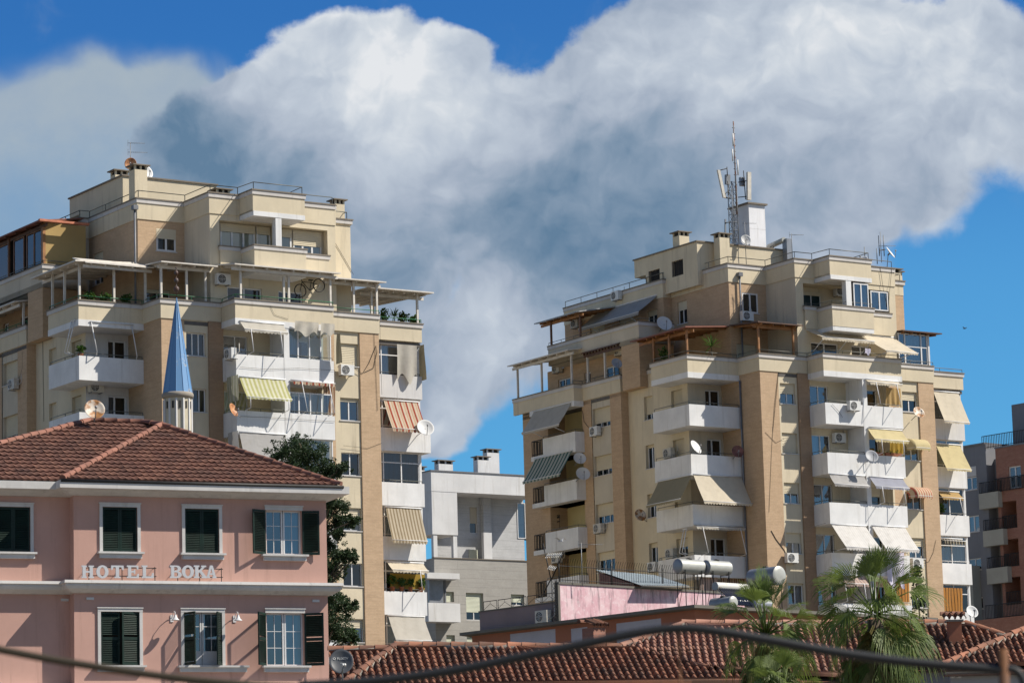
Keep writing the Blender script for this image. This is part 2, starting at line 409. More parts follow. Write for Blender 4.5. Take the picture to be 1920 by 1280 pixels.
# ------------------------------------------------------------------ generic builders for buildings
def window(parent, P, u0, u1, v0, v1, inset=.13, cols=2, shut=0.0, curtain=None, frame='frame', glassm='glass', name='window', bar=.055, mg=.02, sill=True, trans=None, room=True, cols_w=None, shutm='shutter', wrap=None):
    m = MB(); d0, d1 = -inset-.05, -inset
    P.box(m, u0, u0+bar, v0, v1, d0, d1); P.box(m, u1-bar, u1, v0, v1, d0, d1)
    P.box(m, u0+bar, u1-bar, v1-bar, v1, d0, d1-.002); P.box(m, u0+bar, u1-bar, v0, v0+bar, d0, d1-.002)
    edges = [u0+(u1-u0)*k/cols for k in range(1, cols)] if cols_w is None else [u0+(u1-u0)*k for k in cols_w]
    for e in edges: P.box(m, e-bar*.6, e+bar*.6, v0+bar, v1-bar, d0, d1+.004)
    if trans: P.box(m, u0+bar, u1-bar, v0+(v1-v0)*trans-.03, v0+(v1-v0)*trans+.03, d0, d1-.004)
    w = m.build(name, M[frame], parent)
    g = MB(); dg = -inset-.03
    g.quad(P.p(u0+.01, v0+.01, dg), P.p(u1-.01, v0+.01, dg), P.p(u1-.01, v1-.01, dg), P.p(u0+.01, v1-.01, dg)); g.build('pane', M[glassm], w)
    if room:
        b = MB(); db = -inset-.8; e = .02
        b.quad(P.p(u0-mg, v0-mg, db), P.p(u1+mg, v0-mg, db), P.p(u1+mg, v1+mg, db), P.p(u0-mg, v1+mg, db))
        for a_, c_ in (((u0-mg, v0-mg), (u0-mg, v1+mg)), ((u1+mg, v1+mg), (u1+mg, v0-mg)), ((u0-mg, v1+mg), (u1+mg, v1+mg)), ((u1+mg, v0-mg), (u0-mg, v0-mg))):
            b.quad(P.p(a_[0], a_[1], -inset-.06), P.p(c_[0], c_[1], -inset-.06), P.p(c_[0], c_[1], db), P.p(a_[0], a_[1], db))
        b.build('room_backing', M['dark'], w)  # backing box, the room's darkness is painted into its colour
    if shut > 0:
        s = MB(); vs = v1-(v1-v0)*shut
        n = max(2, int((v1-vs)/.09))
        for k in range(n):
            a_, c_ = vs+(v1-vs)*k/n, vs+(v1-vs)*(k+1)/n
            s.quad(P.p(u0, a_, -inset+.035), P.p(u1, a_, -inset+.035), P.p(u1, c_, -inset+.015), P.p(u0, c_, -inset+.015))
            s.quad(P.p(u0, a_, -inset+.015), P.p(u1, a_, -inset+.015), P.p(u1, a_, -inset+.035), P.p(u0, a_, -inset+.035))
        s.build('roller_shutter', M[shutm], w)
    if curtain:
        c, fr0, fr1 = curtain; s = MB(); a, b_ = u0+(u1-u0)*fr0, u0+(u1-u0)*fr1
        s.grid(lambda u, v: P.p(a+(b_-a)*u, v0+(v1-v0)*v, -inset-.16+.05*math.sin(u*(b_-a)*22)), max(6, int((b_-a)*24)), 2)
        s.build('curtain', M[c], w)
    if sill:
        s = MB(); P.box(s, u0-.06, u1+.06, v0-.05, v0, -inset, .05); s.build('sill', M['trim'], w)
    return w
def rail(m, poly, z, h=.2, r=.022, step=1.1, low=None):
    pts = [(a, b, z+h) for a, b in poly]; m.tube(pts, r, 5)
    if low: m.tube([(a, b, z+low) for a, b in poly], r*.8, 5)
    for (a, b), (c, d) in zip(poly, poly[1:]):
        l = math.hypot(c-a, d-b); n = max(1, int(l/step))
        for k in range(n+1):
            x, y = a+(c-a)*k/n, b+(d-b)*k/n; m.tube([(x, y, z-.02), (x, y, z+h)], r, 4)
def offset(poly, d):
    out = []; n = len(poly); D = []
    for a, b in zip(poly, poly[1:]):
        l = math.hypot(b[0]-a[0], b[1]-a[1]); D.append(((b[0]-a[0])/l, (b[1]-a[1])/l))
    for k in range(n):
        d0, d1 = D[max(k-1, 0)], D[min(k, n-2)]; n0 = (-d0[1], d0[0]); n1 = (-d1[1], d1[0]); mx, my = n0[0]+n1[0], n0[1]+n1[1]; q = mx*n0[0]+my*n0[1]
        out.append((poly[k][0]+d*mx/q, poly[k][1]+d*my/q))
    return out
# ------------------------------------------------------------------ the twin towers
Z0, DZ = 30.82, 2.985
def Zk(k): return Z0-DZ*k
ZT, ZP, ZR = Zk(-1), Zk(-2), 39.78
KMAX = 6
def tower(S, label, side):
    """side 'mast' or 'hotel': which of the two towers; the plan is the same, shutters, glazing and roofs of the terraces differ"""
    mast = side == 'mast'
    T = empty('apartment_tower', S.w(0, 0), S.rot); tag(T, label, 'apartment building', 'twin apartment towers')
    zb = -.3
    floors = range(0, KMAX+1)
    head = lambda k: Zk(k)+1.28; sill = lambda k: Zk(k)+.04; fl = lambda k: Zk(k)-1.0; ceil = lambda k: fl(k-1)-.28
    rnd = random.Random(3 if mast else 5)
    # ---- side wall of brick with loggias (s=-6.7)
    Pc = Pl('l', -6.7); zt = ZT-1.05
    lo = [(-19.9, -16.0, fl(k), ceil(k), 1.3) for k in floors]
    m = MB(); wall(m, Pc, -22.8, -14.98, zb, zt, lo); m.build('brick_side_wall', M['brick'], T)
    m = MB(); wall(m, Pc, -12.9, -11.71, zb, zt); wall(m, Pl('f', -11.71), -6.7, -6.15, zb, zt); m.build('side_brick_pier', M['brick'], T)
    cw = [(-14.9, -12.98, sill(k), head(k)) for k in floors]
    m = MB(); wall(m, Pl('l', -6.66), -14.98, -12.9, zb, zt, cw, .2); m.build('side_wall', M['cream_dk'], T)
    shC = [.76, .72, .62, .4, .5, .7, .8] if mast else [.85, .9, .8, .8, .6, .7, .8]
    for k in floors: window(T, Pl('l', -6.66), -14.9, -12.98, sill(k), head(k), .2, 3, shC[k], glassm='glass_dk')
    Pb = Pl('l', -5.4)
    for k in floors:
        m = MB(); Pb.box(m, -19.9, -16.0, fl(k), ceil(k), -.1, 0); m.build('loggia_wall', M['yellow'], T)
        window(T, Pl('l', -5.4), -17.0, -16.15, fl(k)+.05, head(k)-.1, -.07, 1, 0, None, 'frame', 'glass_dk', 'balcony_door', sill=False, room=False)
        # loggia balcony: slab, solid parapet, open grille at its rear end
        m = MB(); m.box(-7.39, -5.4, -20.9, -15.83, fl(k)-.28, fl(k))
        m.box(-7.39, -7.25, -19.5, -15.83, fl(k), Zk(k)); m.box(-7.25, -6.7, -15.97, -15.83, fl(k), Zk(k)-.001)
        b = m.build('balcony', M['white'], T)
        m = MB(); rail(m, [(-6.75, -20.85), (-7.32, -20.85), (-7.32, -19.5)], fl(k), 1.0, .03, .16, .12); m.build('grille', M['iron'], b)
        m = MB(); rail(m, [(-7.32, -19.5), (-7.32, -15.9), (-6.75, -15.9)], Zk(k), .14, .02, 1.2); m.build('railing', M['rail'], b)
    # ---- cream side wall D (s=-6.15) and corner balcony
    Pd = Pl('l', -6.15)
    hs = [(-10.05, -9.15, sill(k)-.1, head(k)+.1) for k in floors]+[(-7.2, -6.03, fl(k)+.02, head(k)+.05) for k in floors]
    m = MB(); wall(m, Pd, -11.71, -5.49, zb, zt, hs, .2); m.build('side_wall', M['cream'], T)
    shD = [.76, .12, .35, .2, .4, .7, .6] if mast else [.72, .95, .6, .5, .5, .6, .6]
    shE = [1, 1, 1, .22, 1, .5, 1]
    for k in floors:
        window(T, Pd, -10.05, -9.15, sill(k)-.1, head(k)+.1, .2, 2, shD[k], glassm='glass_dk')
        window(T, Pd, -7.2, -6.03, fl(k)+.02, head(k)+.05, .2, 2, shE[k], name='balcony_door', sill=False)
    Pf = Pl('f', -5.49)
    m = MB(); wall(m, Pf, -6.15, -3.64, zb, zt, [(-4.86, -3.76, fl(k)+.02, head(k)) for k in floors], .14); m.build('recessed_wall', M['offwhite'] if not mast else M['cream_dk'], T)
    for k in floors: window(T, Pf, -4.86, -3.76, fl(k)+.02, head(k), .1, 2, 0, ('curtain_wt', .1, .4) if k == 1 else None, glassm='glass_dk', name='balcony_door', sill=False, cols_w=[.38], bar=.08)
    for k in floors:
        m = MB(); m.box(-7.4, -6.15, -7.4, -3.68, fl(k)-.28, fl(k)); m.box(-6.15, -3.645, -5.49, -3.68, fl(k)-.28, fl(k)-.001)
        m.box(-7.4, -7.26, -7.4, -3.68, fl(k), Zk(k)); m.box(-7.26, -3.645, -3.82, -3.68, fl(k), Zk(k)-.001)
        b = m.build('balcony', M['white'], T)
        m = MB(); rail(m, [(-7.33, -7.3), (-7.33, -3.75), (-3.7, -3.75)], Zk(k), .17, .022, 1.25); m.build('railing', M['rail'], b)
    # ---- brick pier P, window column W1 and narrow pier
    m = MB(); wall(m, Pl('l', -3.64), -5.49, -1.59, zb, zt); wall(m, Pl('f', -1.59), -3.64, -2.29, zb, zt); m.build('brick_pier', M['brick'], T)
    w1 = [(-2.17, -1.02, sill(k), head(k)) for k in floors]
    m = MB(); wall(m, Pl('f', -1.62), -2.29, -.88, zb, zt, w1, .15); m.build('window_bay', M['cream'], T)
    sh1 = [.5, 1, .52, .48, .12, .3, .5] if mast else [0, 0, 0, .2, .5, .4, .3]
    for k in floors: window(T, Pl('f', -1.62), -2.17, -1.02, sill(k), head(k), .14, 2, sh1[k], ('curtain_wt', .5, 1) if mast and k in (3, 4) else None, glassm='glass' if mast else 'glass_dk', cols_w=None if mast else [.36, .68])
    m = MB(); wall(m, Pl('l', -.88), -1.62, -1.5, zb, zt); wall(m, Pl('f', -1.5), -.88, -.02, zb, zt); m.build('narrow_brick_pier', M['brick_shade'], T)
    # ---- front balcony bays
    Pw = Pl('f', -1.72)
    doors = [(.1, 1.55), (3.5, 5.3)]
    m = MB(); wall(m, Pw, -.02, 5.84, zb, zt, [(a, b, fl(k)+.02, head(k)+.02) for k in floors for a, b in doors], .14); m.build('balcony_back_wall', M['cream'], T)
    for k in floors:
        window(T, Pw, doors[0][0], doors[0][1], fl(k)+.02, head(k)+.02, .1, 2, 0, ('curtain_bl', .05, .45) if k in (1,) else None, glassm='glass', name='balcony_door', sill=False)
        window(T, Pw, doors[1][0], doors[1][1], fl(k)+.02, head(k)+.02, .1, 2, .25 if k == 2 else 0, ('curtain_wt', 0, .5) if k == 2 else None, glassm='glass_dk', name='balcony_door', sill=False)
        m = MB(); m.box(-.08, 5.84, -1.72, 0, fl(k)-.28, fl(k)); m.box(-.08, 5.84, -.14, .0, fl(k), Zk(k)); m.box(-.08, .06, -1.5, -.14, fl(k), Zk(k)-.001)
        b = m.build('balcony', M['white'], T)
        m = MB(); rail(m, [(-.01, -1.5), (-.01, -.07), (2.78, -.07)], Zk(k), .16, .02, 1.2); rail(m, [(3.15, -.07), (5.78, -.07)], Zk(k), .16, .02, 1.2); m.build('railing', M['rail'], b)
    if not mast:
        for k, z1 in ((0, ceil(0)), (1, ceil(1)-.5), (2, ceil(2))):
            window(T, Pl('f', -.2), 3.14, 5.8, Zk(k), z1, 0, 4, 0, ('curtain_bl', .0, .3) if k == 0 else ('curtain_wt', .3, .95) if k == 2 else None, glassm='glass', name='balcony_glazing', sill=False, cols_w=[.24, .5, .76], bar=.06, room=False)
    m = MB(); m.box(2.8, 3.13, -.3, .012, zb, zt); m.box(2.9, 3.05, -1.72, -.3, zb, zt); m.build('white_column', M['white'], T)
    m = MB(); m.box(5.7, 5.83, -1.72, -1.1, zb, zt); m.build('bay_cheek', M['cream'], T)
    # ---- W2: cream window bay, brick strip and pier
    w2 = [(6.95, 8.15, sill(k), head(k)) for k in floors]
    m = MB(); wall(m, Pl('f', -1.33), 6.62, 8.2, zb, zt, w2, .15); m.build('window_bay', M['cream'], T)
    sh2 = [.42, 0, 0, .4, .5, .3, .2] if mast else [1, .16, 0, .4, 0, .38, .3]
    for k in floors: window(T, Pl('f', -1.33), 6.95, 8.15, sill(k), head(k), .14, 2, sh2[k], ('curtain_wt', 0, .4) if k in (3,) else None, glassm='glass' if k % 2 else 'glass_dk')
    m = MB(); wall(m, Pl('f', -1.3), 5.84, 6.62, zb, zt); m.build('narrow_brick_pier', M['brick'], T)
    m = MB(); wall(m, Pl('f', -1.25), 8.2, 9.41, zb, zt); wall(m, Pl('l', 8.2), -1.33, -1.25, zb, zt); m.build('brick_pier', M['brick'], T)
    m = MB(); m.quad((9.41, -1.25, zb), (9.41, -4.2, zb), (9.41, -4.2, zt), (9.41, -1.25, zt)); m.build('pier_return', M['brick'], T)
    # ---- W3: glazed balconies of the set-back end bay
    for k in floors:
        big = (not mast) and k == 1
        m = MB(); m.box(9.42, 13.0+(.35 if big else 0), -4.0, -2.72+(.2 if big else 0), fl(k)-.28, fl(k)); m.box(9.42, 13.0+(.35 if big else 0), -2.92+(.2 if big else 0), -2.72+(.2 if big else 0), fl(k), Zk(k))
        m.box(12.85+(.35 if big else 0), 13.0+(.35 if big else 0), -4.0, -2.92+(.2 if big else 0), fl(k), Zk(k)-.001)
        m.build('balcony', M['white'] if k else M['offwhite'], T)
        m = MB(); rail(m, [(9.5, -2.8), (12.9, -2.8)], Zk(k), .14, .02, 1.2); m.build('railing', M['rail_wt'] if k % 2 else M['rail'], T)
        window(T, Pl('f', -2.98), 9.42, 12.84, Zk(k)-.9, ceil(k), .0, 3, 0, ('curtain_bl', .0, .5) if k == 0 and not mast else ('curtain_wt', .3, 1) if k in (2, 3, 5) else None, glassm='glass' if k % 2 or (k == 0 and not mast) else 'glass_dk', name='balcony_glazing', sill=False, trans=.78)
    m = MB(); m.quad((13.0, -4.0, zb), (13.0, -22.8, zb), (13.0, -22.8, zt), (13.0, -4.0, zt)); m.quad((13.0, -3.05, zb), (13.0, -4.0, zb), (13.0, -4.0, zt), (13.0, -3.05, zt)); m.build('end_wall', M['cream'], T)
    m = MB(); m.box(12.84, 12.99, -3.08, -2.95, zb, zt); m.build('corner_post', M['white'], T)
    m = MB(); m.quad((13.0, -22.8, zb), (-6.7, -22.8, zb), (-6.7, -22.8, ZT), (13.0, -22.8, ZT)); m.build('rear_wall', M['cream'], T)
    # ---- terrace level: parapet round the whole plan
    per = [(-7.39, -22.8), (-7.39, -15.83), (-6.75, -15.83), (-6.75, -11.66), (-6.2, -11.66), (-6.2, -7.4), (-7.42, -7.4), (-7.42, -3.66), (-3.69, -3.66), (-3.69, -1.54), (-.06, -1.54)]
    per2 = [(-.1, -1.5), (-.1, .02), (5.86, .02)]; per3 = [(5.862, -1.2), (9.45, -1.2)]; per4 = [(9.452, -2.7), (13.05, -2.7), (13.05, -22.8)]
    zlo = ZT-1.06
    m = MB(); m.box(-6.7, 13.0, -22.8, -11.72, zlo-.25, zlo-.05); m.box(-6.1, 13.0, -11.72, -5.5, zlo-.25, zlo-.051); m.box(-3.6, 5.8, -5.5, -1.6, zlo-.25, zlo-.052); m.box(5.8, 9.4, -5.5, -1.34, zlo-.25, zlo-.054); m.box(9.4, 13, -5.5, -2.8, zlo-.25, zlo-.056); m.box(-7.3, -3.64, -7.3, -3.7, zlo-.25, zlo-.058); m.box(0, 5.8, -1.6, -.1, zlo-.25, zlo-.06)
    m.build('terrace_floor', M['roofdeck'], T)
    for p in (per, per2, per3, per4):
        m = MB(); m.band(p, -.16, 0, zlo, ZT-.27); b = m.build('terrace_parapet', M['cream'], T)
        m = MB(); m.band(p, -.18, .06, ZT-.27, ZT-.06); m.build('cornice', M['trim'], b)
        m = MB(); m.band(p, -.22, .10, ZT-.06, ZT); m.build('coping', M['cap'], b)
    for bx in ((-7.42, -3.645, -7.4, -3.66), (-.1, 5.86, -1.72, .02)):
        m = MB(); m.box(bx[0]-.02, bx[1]+.02, bx[2], bx[3]+.02, zlo-.34, zlo-.001); m.build('slab_edge', M['white'], T)
    m = MB(); m.box(-7.41, -6.7, -20.9, -15.81, zlo-.34, zlo-.001); m.build('slab_edge', M['white'], T)
    rc = 'rail' if mast else 'rail_gr'
    for p in (per[1:3]+per[3:4], per[5:9], per[8:11], per2, per3, per4[:2]):
        m = MB(); rail(m, offset(p, -.06), ZT, .22, .022, 1.3); m.build('railing', M[rc], T)
    # ---- two upper storeys, set back
    up = [(-4.1, -21.5), (-4.1, -10.5), (-3.5, -10.5), (-3.5, -4.52), (-.7, -4.52), (-.7, -1.59), (7.0, -1.59), (7.0, -2.8), (8.65, -2.8), (8.65, -21.5)]
    zu = 38.62
    Pu = Pl('l', -4.1)
    hb = [(-18.6, -17.0, ZP-.95, ZP+1.25), (-15.4, -13.7, ZP-.95, ZP+1.25), (-12.3, -11.2, ZP-.2, ZP+1.25)]
    m = MB(); wall(m, Pu, -21.5, -10.5, zlo, zu, hb, .15); wall(m, Pl('f', -10.5), -4.1, -3.5, zlo, zu); m.build('penthouse_side_wall', M['brick'] if mast else M['cream_dk'], T)
    for h in hb: window(T, Pu, h[0], h[1], h[2], h[3], .12, 2, .25, glassm='glass_dk', name='terrace_door' if h[2] < ZP-.5 else 'window', sill=False)
    Pv = Pl('l', -3.5)
    hv = [S.l(-3.5, *q) for q in (((1270, 567), (1289, 604)) if mast else ((175, 452), (191, 489)))]
    hv = (hv[0][0], hv[1][0], hv[1][1], hv[0][1]) if mast else (-9.95, -8.75, 35.9, 37.65)
    m = MB(); wall(m, Pv, -10.5, -4.52, zlo, zu, [hv], .12); m.build('penthouse_brick_wall', M['brick'], T)
    window(T, Pv, *hv, .1, 2, .4, glassm='glass_dk')
    Pq = Pl('f', -4.52)
    q = [S.f(-4.52, *c) for c in (((1391, 548), (1422, 588)) if mast else ((293, 428), (330, 473)))]
    hq = (q[0][0], q[1][0], q[1][1], q[0][1]); hd = (-3.1, -1.6, zlo, ZT+1.05)
    m = MB(); wall(m, Pq, -3.5, -.7, zlo, zu, [hq, hd], .12); m.build('penthouse_brick_wall', M['brick'], T)
    window(T, Pq, *hq, .02, 2, 0 if mast else .45, None if mast else ('curtain_bl', .05, .4), glassm='glass_dk', bar=.09)
    window(T, Pq, *hd, .1, 2, .8 if mast else .1, glassm='glass_dk', name='terrace_door', sill=False)
    m = MB(); wall(m, Pl('l', -.7), -4.52, -1.59, zlo, zu); m.build('penthouse_cheek', M['cream_dk'], T)
    Pn = Pl('f', -1.59)
    lgd = 1.0 if mast else .5; logg = (-.12, 6.5, 35.85, 38.3, lgd); td = [(.3, 2.4, ZT-1.0, ZT+.95), (3.4, 4.9, ZT-1.0, ZT+.95)]
    m = MB(); wall(m, Pn, -.7, 7.0, zlo, zu, [logg]+td, .12); wall(m, Pl('l', 7.0), -2.8, -1.59, zlo, zu); m.build('penthouse_front_wall', M['cream'], T)
    for h in td: window(T, Pn, *h, .1, 2, 0, glassm='glass_dk', name='terrace_door', sill=False, bar=.08)
    m = MB(); wall(m, Pl('f', -2.8), 7.0, 8.65, zlo, 39.3); m.quad((8.65, -2.8, zlo), (8.65, -21.5, zlo), (8.65, -21.5, zu), (8.65, -2.8, zu)); m.build('penthouse_end_wall', M['cream'] if not mast else M['brick'], T)
    m = MB(); m.quad((-4.1, -21.5, zlo), (8.65, -21.5, zlo), (8.65, -21.5, zu), (-4.1, -21.5, zu)); m.build('penthouse_rear_wall', M['cream'], T)
    if mast:
        m = MB(); m.box(7.02, 8.66, -2.83, -2.78, 38.4, 39.29); m.build('end_band', M['cream'], T)
    # roof parapet band, cornice, coping
    zp0 = zu
    for p, zt_, nm in ((up[:7], ZR, 0), ([(7.0, -1.6), (7.0, -3)], ZR, 0), ([(7.002, -2.8), (8.65, -2.8), (8.65, -21.5)], 39.33, 1)):
        b0 = zp0 if not nm else 39.0
        m = MB(); m.band(p, -.18, .05, b0, zt_-.28); b = m.build('roof_parapet', M['cream'], T)
        m = MB(); m.band(p, -.2, .10, zt_-.28, zt_-.07); m.build('cornice', M['trim'], b)
        m = MB(); m.band(p, -.24, .14, zt_-.07, zt_); m.build('coping', M['cap'], b)
    m = MB(); m.box(-4.0, 8.6, -21.4, -10.6, zu+.1, zu+.3); m.box(-3.4, 8.6, -10.6, -4.6, zu+.1, zu+.299); m.box(-.65, 6.95, -4.6, -1.62, zu+.1, zu+.301); m.box(6.95, 8.6, -4.6, -2.85, zu+.1, zu+.302); m.build('roof_deck', M['roofdeck'], T)
    # projecting box of the roof parapet over the loggia and its balcony
    b0, b1 = (.72, 3.9) if mast else (1.06, 4.22)
    pb = [(b0, -1.53), (b0, .0), (b1, .0), (b1, -1.53)]
    m = MB(); m.band(pb, -.15, 0, 38.62, ZR-.26); m.box(b0, b1, -1.5, -.02, 38.62, 38.7); b = m.build('projecting_parapet', M['cream'], T)
    m = MB(); m.band(pb, -.17, .05, ZR-.26, ZR-.05); m.build('cornice', M['trim'], b)
    m = MB(); m.band(pb, -.21, .09, ZR-.05, ZR+.02); m.build('coping', M['cap'], b)
    m = MB(); m.box(b0+.02, b1-.0, -1.55, .02, 38.36, 38.619); m.build('slab_edge', M['white'], T)
    c0, c1 = (1.9, 2.3) if mast else (2.42, 2.78)
    m = MB(); m.box(c0, c1, -.4, .0, 36.62, 38.36); m.build('white_column', M['white'], T)
    # loggia: inner wall and windows, parapets
    m = MB(); Pn.box(m, -.12, 6.5, 35.85, 38.3, -lgd-.1, -lgd); m.build('loggia_wall', M['cream'], T)
    Pg = Pl('f', -1.58-lgd)
    if mast:
        window(T, Pg, .45, 1.9, 36.2, 38.0, -.06, 2, .12, glassm='glass_dk', sill=False, name='balcony_door')
        q0, q1 = S.f(-.02, 1600, 530), S.f(-.02, 1630, 578); window(T, Pl('f', -.03), q0[0], q1[0], q1[1], q0[1], 0, 2, 0, ('curtain_wt', 0, 1), name='window', sill=False, bar=.07)
        q0, q1 = S.f(-1.5, 1631, 545), S.f(-1.5, 1665, 584); window(T, Pl('f', -1.45), q0[0], q1[0], q1[1], q0[1], 0, 2, 0, ('curtain_wt', 0, 1), name='window', sill=False, bar=.07)
    else:
        for a, b_, sh, cu in ((.15, 2.25, .3, ('curtain_bl', 0, .9)), (2.35, 3.2, .28, ('curtain_bl', 0, .7)), (3.6, 4.5, .3, ('curtain_bl', .3, 1)), (4.6, 6.35, .55, ('curtain_bl', 0, 1))):
            window(T, Pg, a, b_, 36.75, 38.25, -.06, 3 if b_-a > 1.5 else 1, sh, cu, sill=False, bar=.09)
        m = MB(); m.box(3.25, 3.55, -2.08, -1.6, 35.85, 38.3); m.build('partition', M['cream'], T)
    for p, zt_ in (([(-.15, -1.57), (-.15, -1.45), (6.5, -1.45), (6.5, -1.57)], ZP+.12), ([(b0+.05, -1.44), (b0+.05, .0), (b1+.04, .0), (b1+.04, -1.44)], ZP+.02)):
        zl = 35.5
        m = MB(); m.band(p, -.14, 0, zl, zt_-.26); b = m.build('balcony_parapet', M['cream'], T)
        m = MB(); m.band(p, -.15, .05, zt_-.26, zt_-.07); m.build('cornice', M['trim'], b)
        m = MB(); m.band(p, -.17, .08, zt_-.07, zt_); m.build('coping', M['cap'], b)
    m = MB(); m.box(b0+.06, b1+.03, -1.55, -.02, 35.24, 35.499); m.build('slab_edge', M['white'], T)
    if mast:
        m = MB(); rail(m, [(-.1, -1.5), (b0, -1.5), (b0+.1, -.07), (b1, -.07)], ZP+.05, .22, .02, 1.2); m.build('railing', M['rail'], T)
    # penthouse terrace on the garden side
    pp = [(-6.78, -19.5), (-6.78, -9.45), (-4.15, -9.45)]
    m = MB(); m.box(-6.78, -4.1, -19.5, -9.45, 35.5, 35.8); m.build('terrace_slab', M['cream_dk'], T)
    m = MB(); m.band(pp, -.15, 0, 35.5, ZP-.26); b = m.build('terrace_parapet', M['cream_dk'], T)
    m = MB(); m.band(pp, -.16, .06, ZP-.26, ZP-.06); m.build('cornice', M['trim'], b)
    m = MB(); m.band(pp, -.2, .09, ZP-.06, ZP); m.build('coping', M['cap'], b)
    m = MB(); rail(m, offset(pp, -.07), ZP, .2, .02, 1.3); m.build('railing', M['rail'], T)
    # rooms of the terrace level below it
    Pr = Pl('l', -5.55)
    hr = [(-20.3, -18.9, zlo, ZT+1.0), (-17.3, -16.6, zlo, ZT+1.0), (-15.0, -13.4, zlo+.1, ZT+1.0), (-8.0, -6.8, zlo, ZT+.9)]
    m = MB(); wall(m, Pr, -21.5, -9.6, zlo, 35.5, hr[:3], .12); wall(m, Pl('f', -9.6), -5.55, -4.1, zlo, 35.5); m.build('terrace_room_wall', M['brick'], T)
    for h in hr[:3]: window(T, Pr, *h, .1, 2, .0, glassm='glass_dk', name='terrace_door', sill=False, bar=.08)
    m = MB(); m.box(-6.76, -5.55, -11.4, -9.5, zlo, 35.499); m.build('brick_pier', M['brick'], T)
    Pw2 = Pl('l', -3.5)
    # roof railing
    rp = offset(up[:7], -.1)
    m = MB(); rail(m, rp[:2]+rp[2:6], ZR, .42, .025, 1.6); rail(m, [rp[5], (b0, -1.69), (b0+.1, -.1), (b1-.1, -.1), (b1, -1.69), (6.9, -1.69)], ZR, .42, .025, 1.7); m.build('roof_railing', M['rail'], T)
    m = MB(); rail(m, [(7.2, -2.9), (8.5, -2.9), (8.5, -6)], 39.33, .42, .025, 1.6); m.build('roof_railing', M['rail'], T)
    # machine room on the roof
    ms, mt = (-3.95, -7.0) if mast else (-3.14, -7.0); me = 2.99 if mast else 2.6; mb = -13.7
    mh = [(-12.2, -11.0, 39.75, 40.55), (-9.7, -8.5, 39.75, 40.72)] if mast else []
    m = MB(); wall(m, Pl('l', ms), -12.5, mt, zu+.2, 41.5, mh, .2); wall(m, Pl('f', mt), ms, me, zu+.2, 41.5)
    m.quad((me, mt, zu+.2), (me, -12.5, zu+.2), (me, -12.5, 41.5), (me, mt, 41.5)); m.quad((ms, -12.5, zu+.2), (me, -12.5, zu+.2), (me, -12.5, 41.5), (ms, -12.5, 41.5)); m.box(ms, me, mb, -12.5, 40.4, 41.5)
    b = m.build('machine_room', M['cream'], T)
    m = MB(); m.box(ms-.08, me+.08, mb-.08, mt+.08, 41.5, 41.58); m.build('roof_slab', M['cap'], b)
    for h in mh:
        m = MB(); Pl('l', ms).box(m, *h, -.7, -.2); m.build('dark_opening', M['dark'], b)
        m = MB()
        for k in range(7): u = h[0]+(h[1]-h[0])*(k+.5)/7; m.tube([Pl('l', ms).p(u, h[2], -.05), Pl('l', ms).p(u, h[3], -.05)], .025, 4)
        m.build('bars', M['iron'], b)
    return T
def chimney(S, T, s, t, z0, h, w=.55, d=.55, body='cream', cap='cap'):
    """flat-capped flue with open slots under the cap"""
    m = MB(); m.box(s-w/2, s+w/2, t-d/2, t+d/2, z0, z0+h-.28)
    for a in (-1, 0, 1):
        for b in (-1, 1): m.box(s+a*(w/2-.05)-.05, s+a*(w/2-.05)+.05, t+b*(d/2-.05)-.05, t+b*(d/2-.05)+.05, z0+h-.28, z0+h-.061)
    c = m.build('chimney', M[body], T)
    m = MB(); m.box(s-w/2-.14, s+w/2+.14, t-d/2-.14, t+d/2+.14, z0+h-.06, z0+h); m.build('chimney_cap', M[cap], c)
    m = MB(); m.box(s-w/2+.1, s+w/2-.1, t-d/2+.1, t+d/2-.1, z0+h-.3, z0+h-.08); m.build('flue', M['dark'], c)
    return c
SR = Site(at(1549, 754, 197), 57); SL = Site(at(445, 662, 173.7), 57)
TR = tower(SR, 'tall cream and brick tower carrying the lattice mast and white chimney', 'mast')
TL = tower(SL, 'tall cream and brick tower rising behind the pink hotel and blue spire', 'hotel')
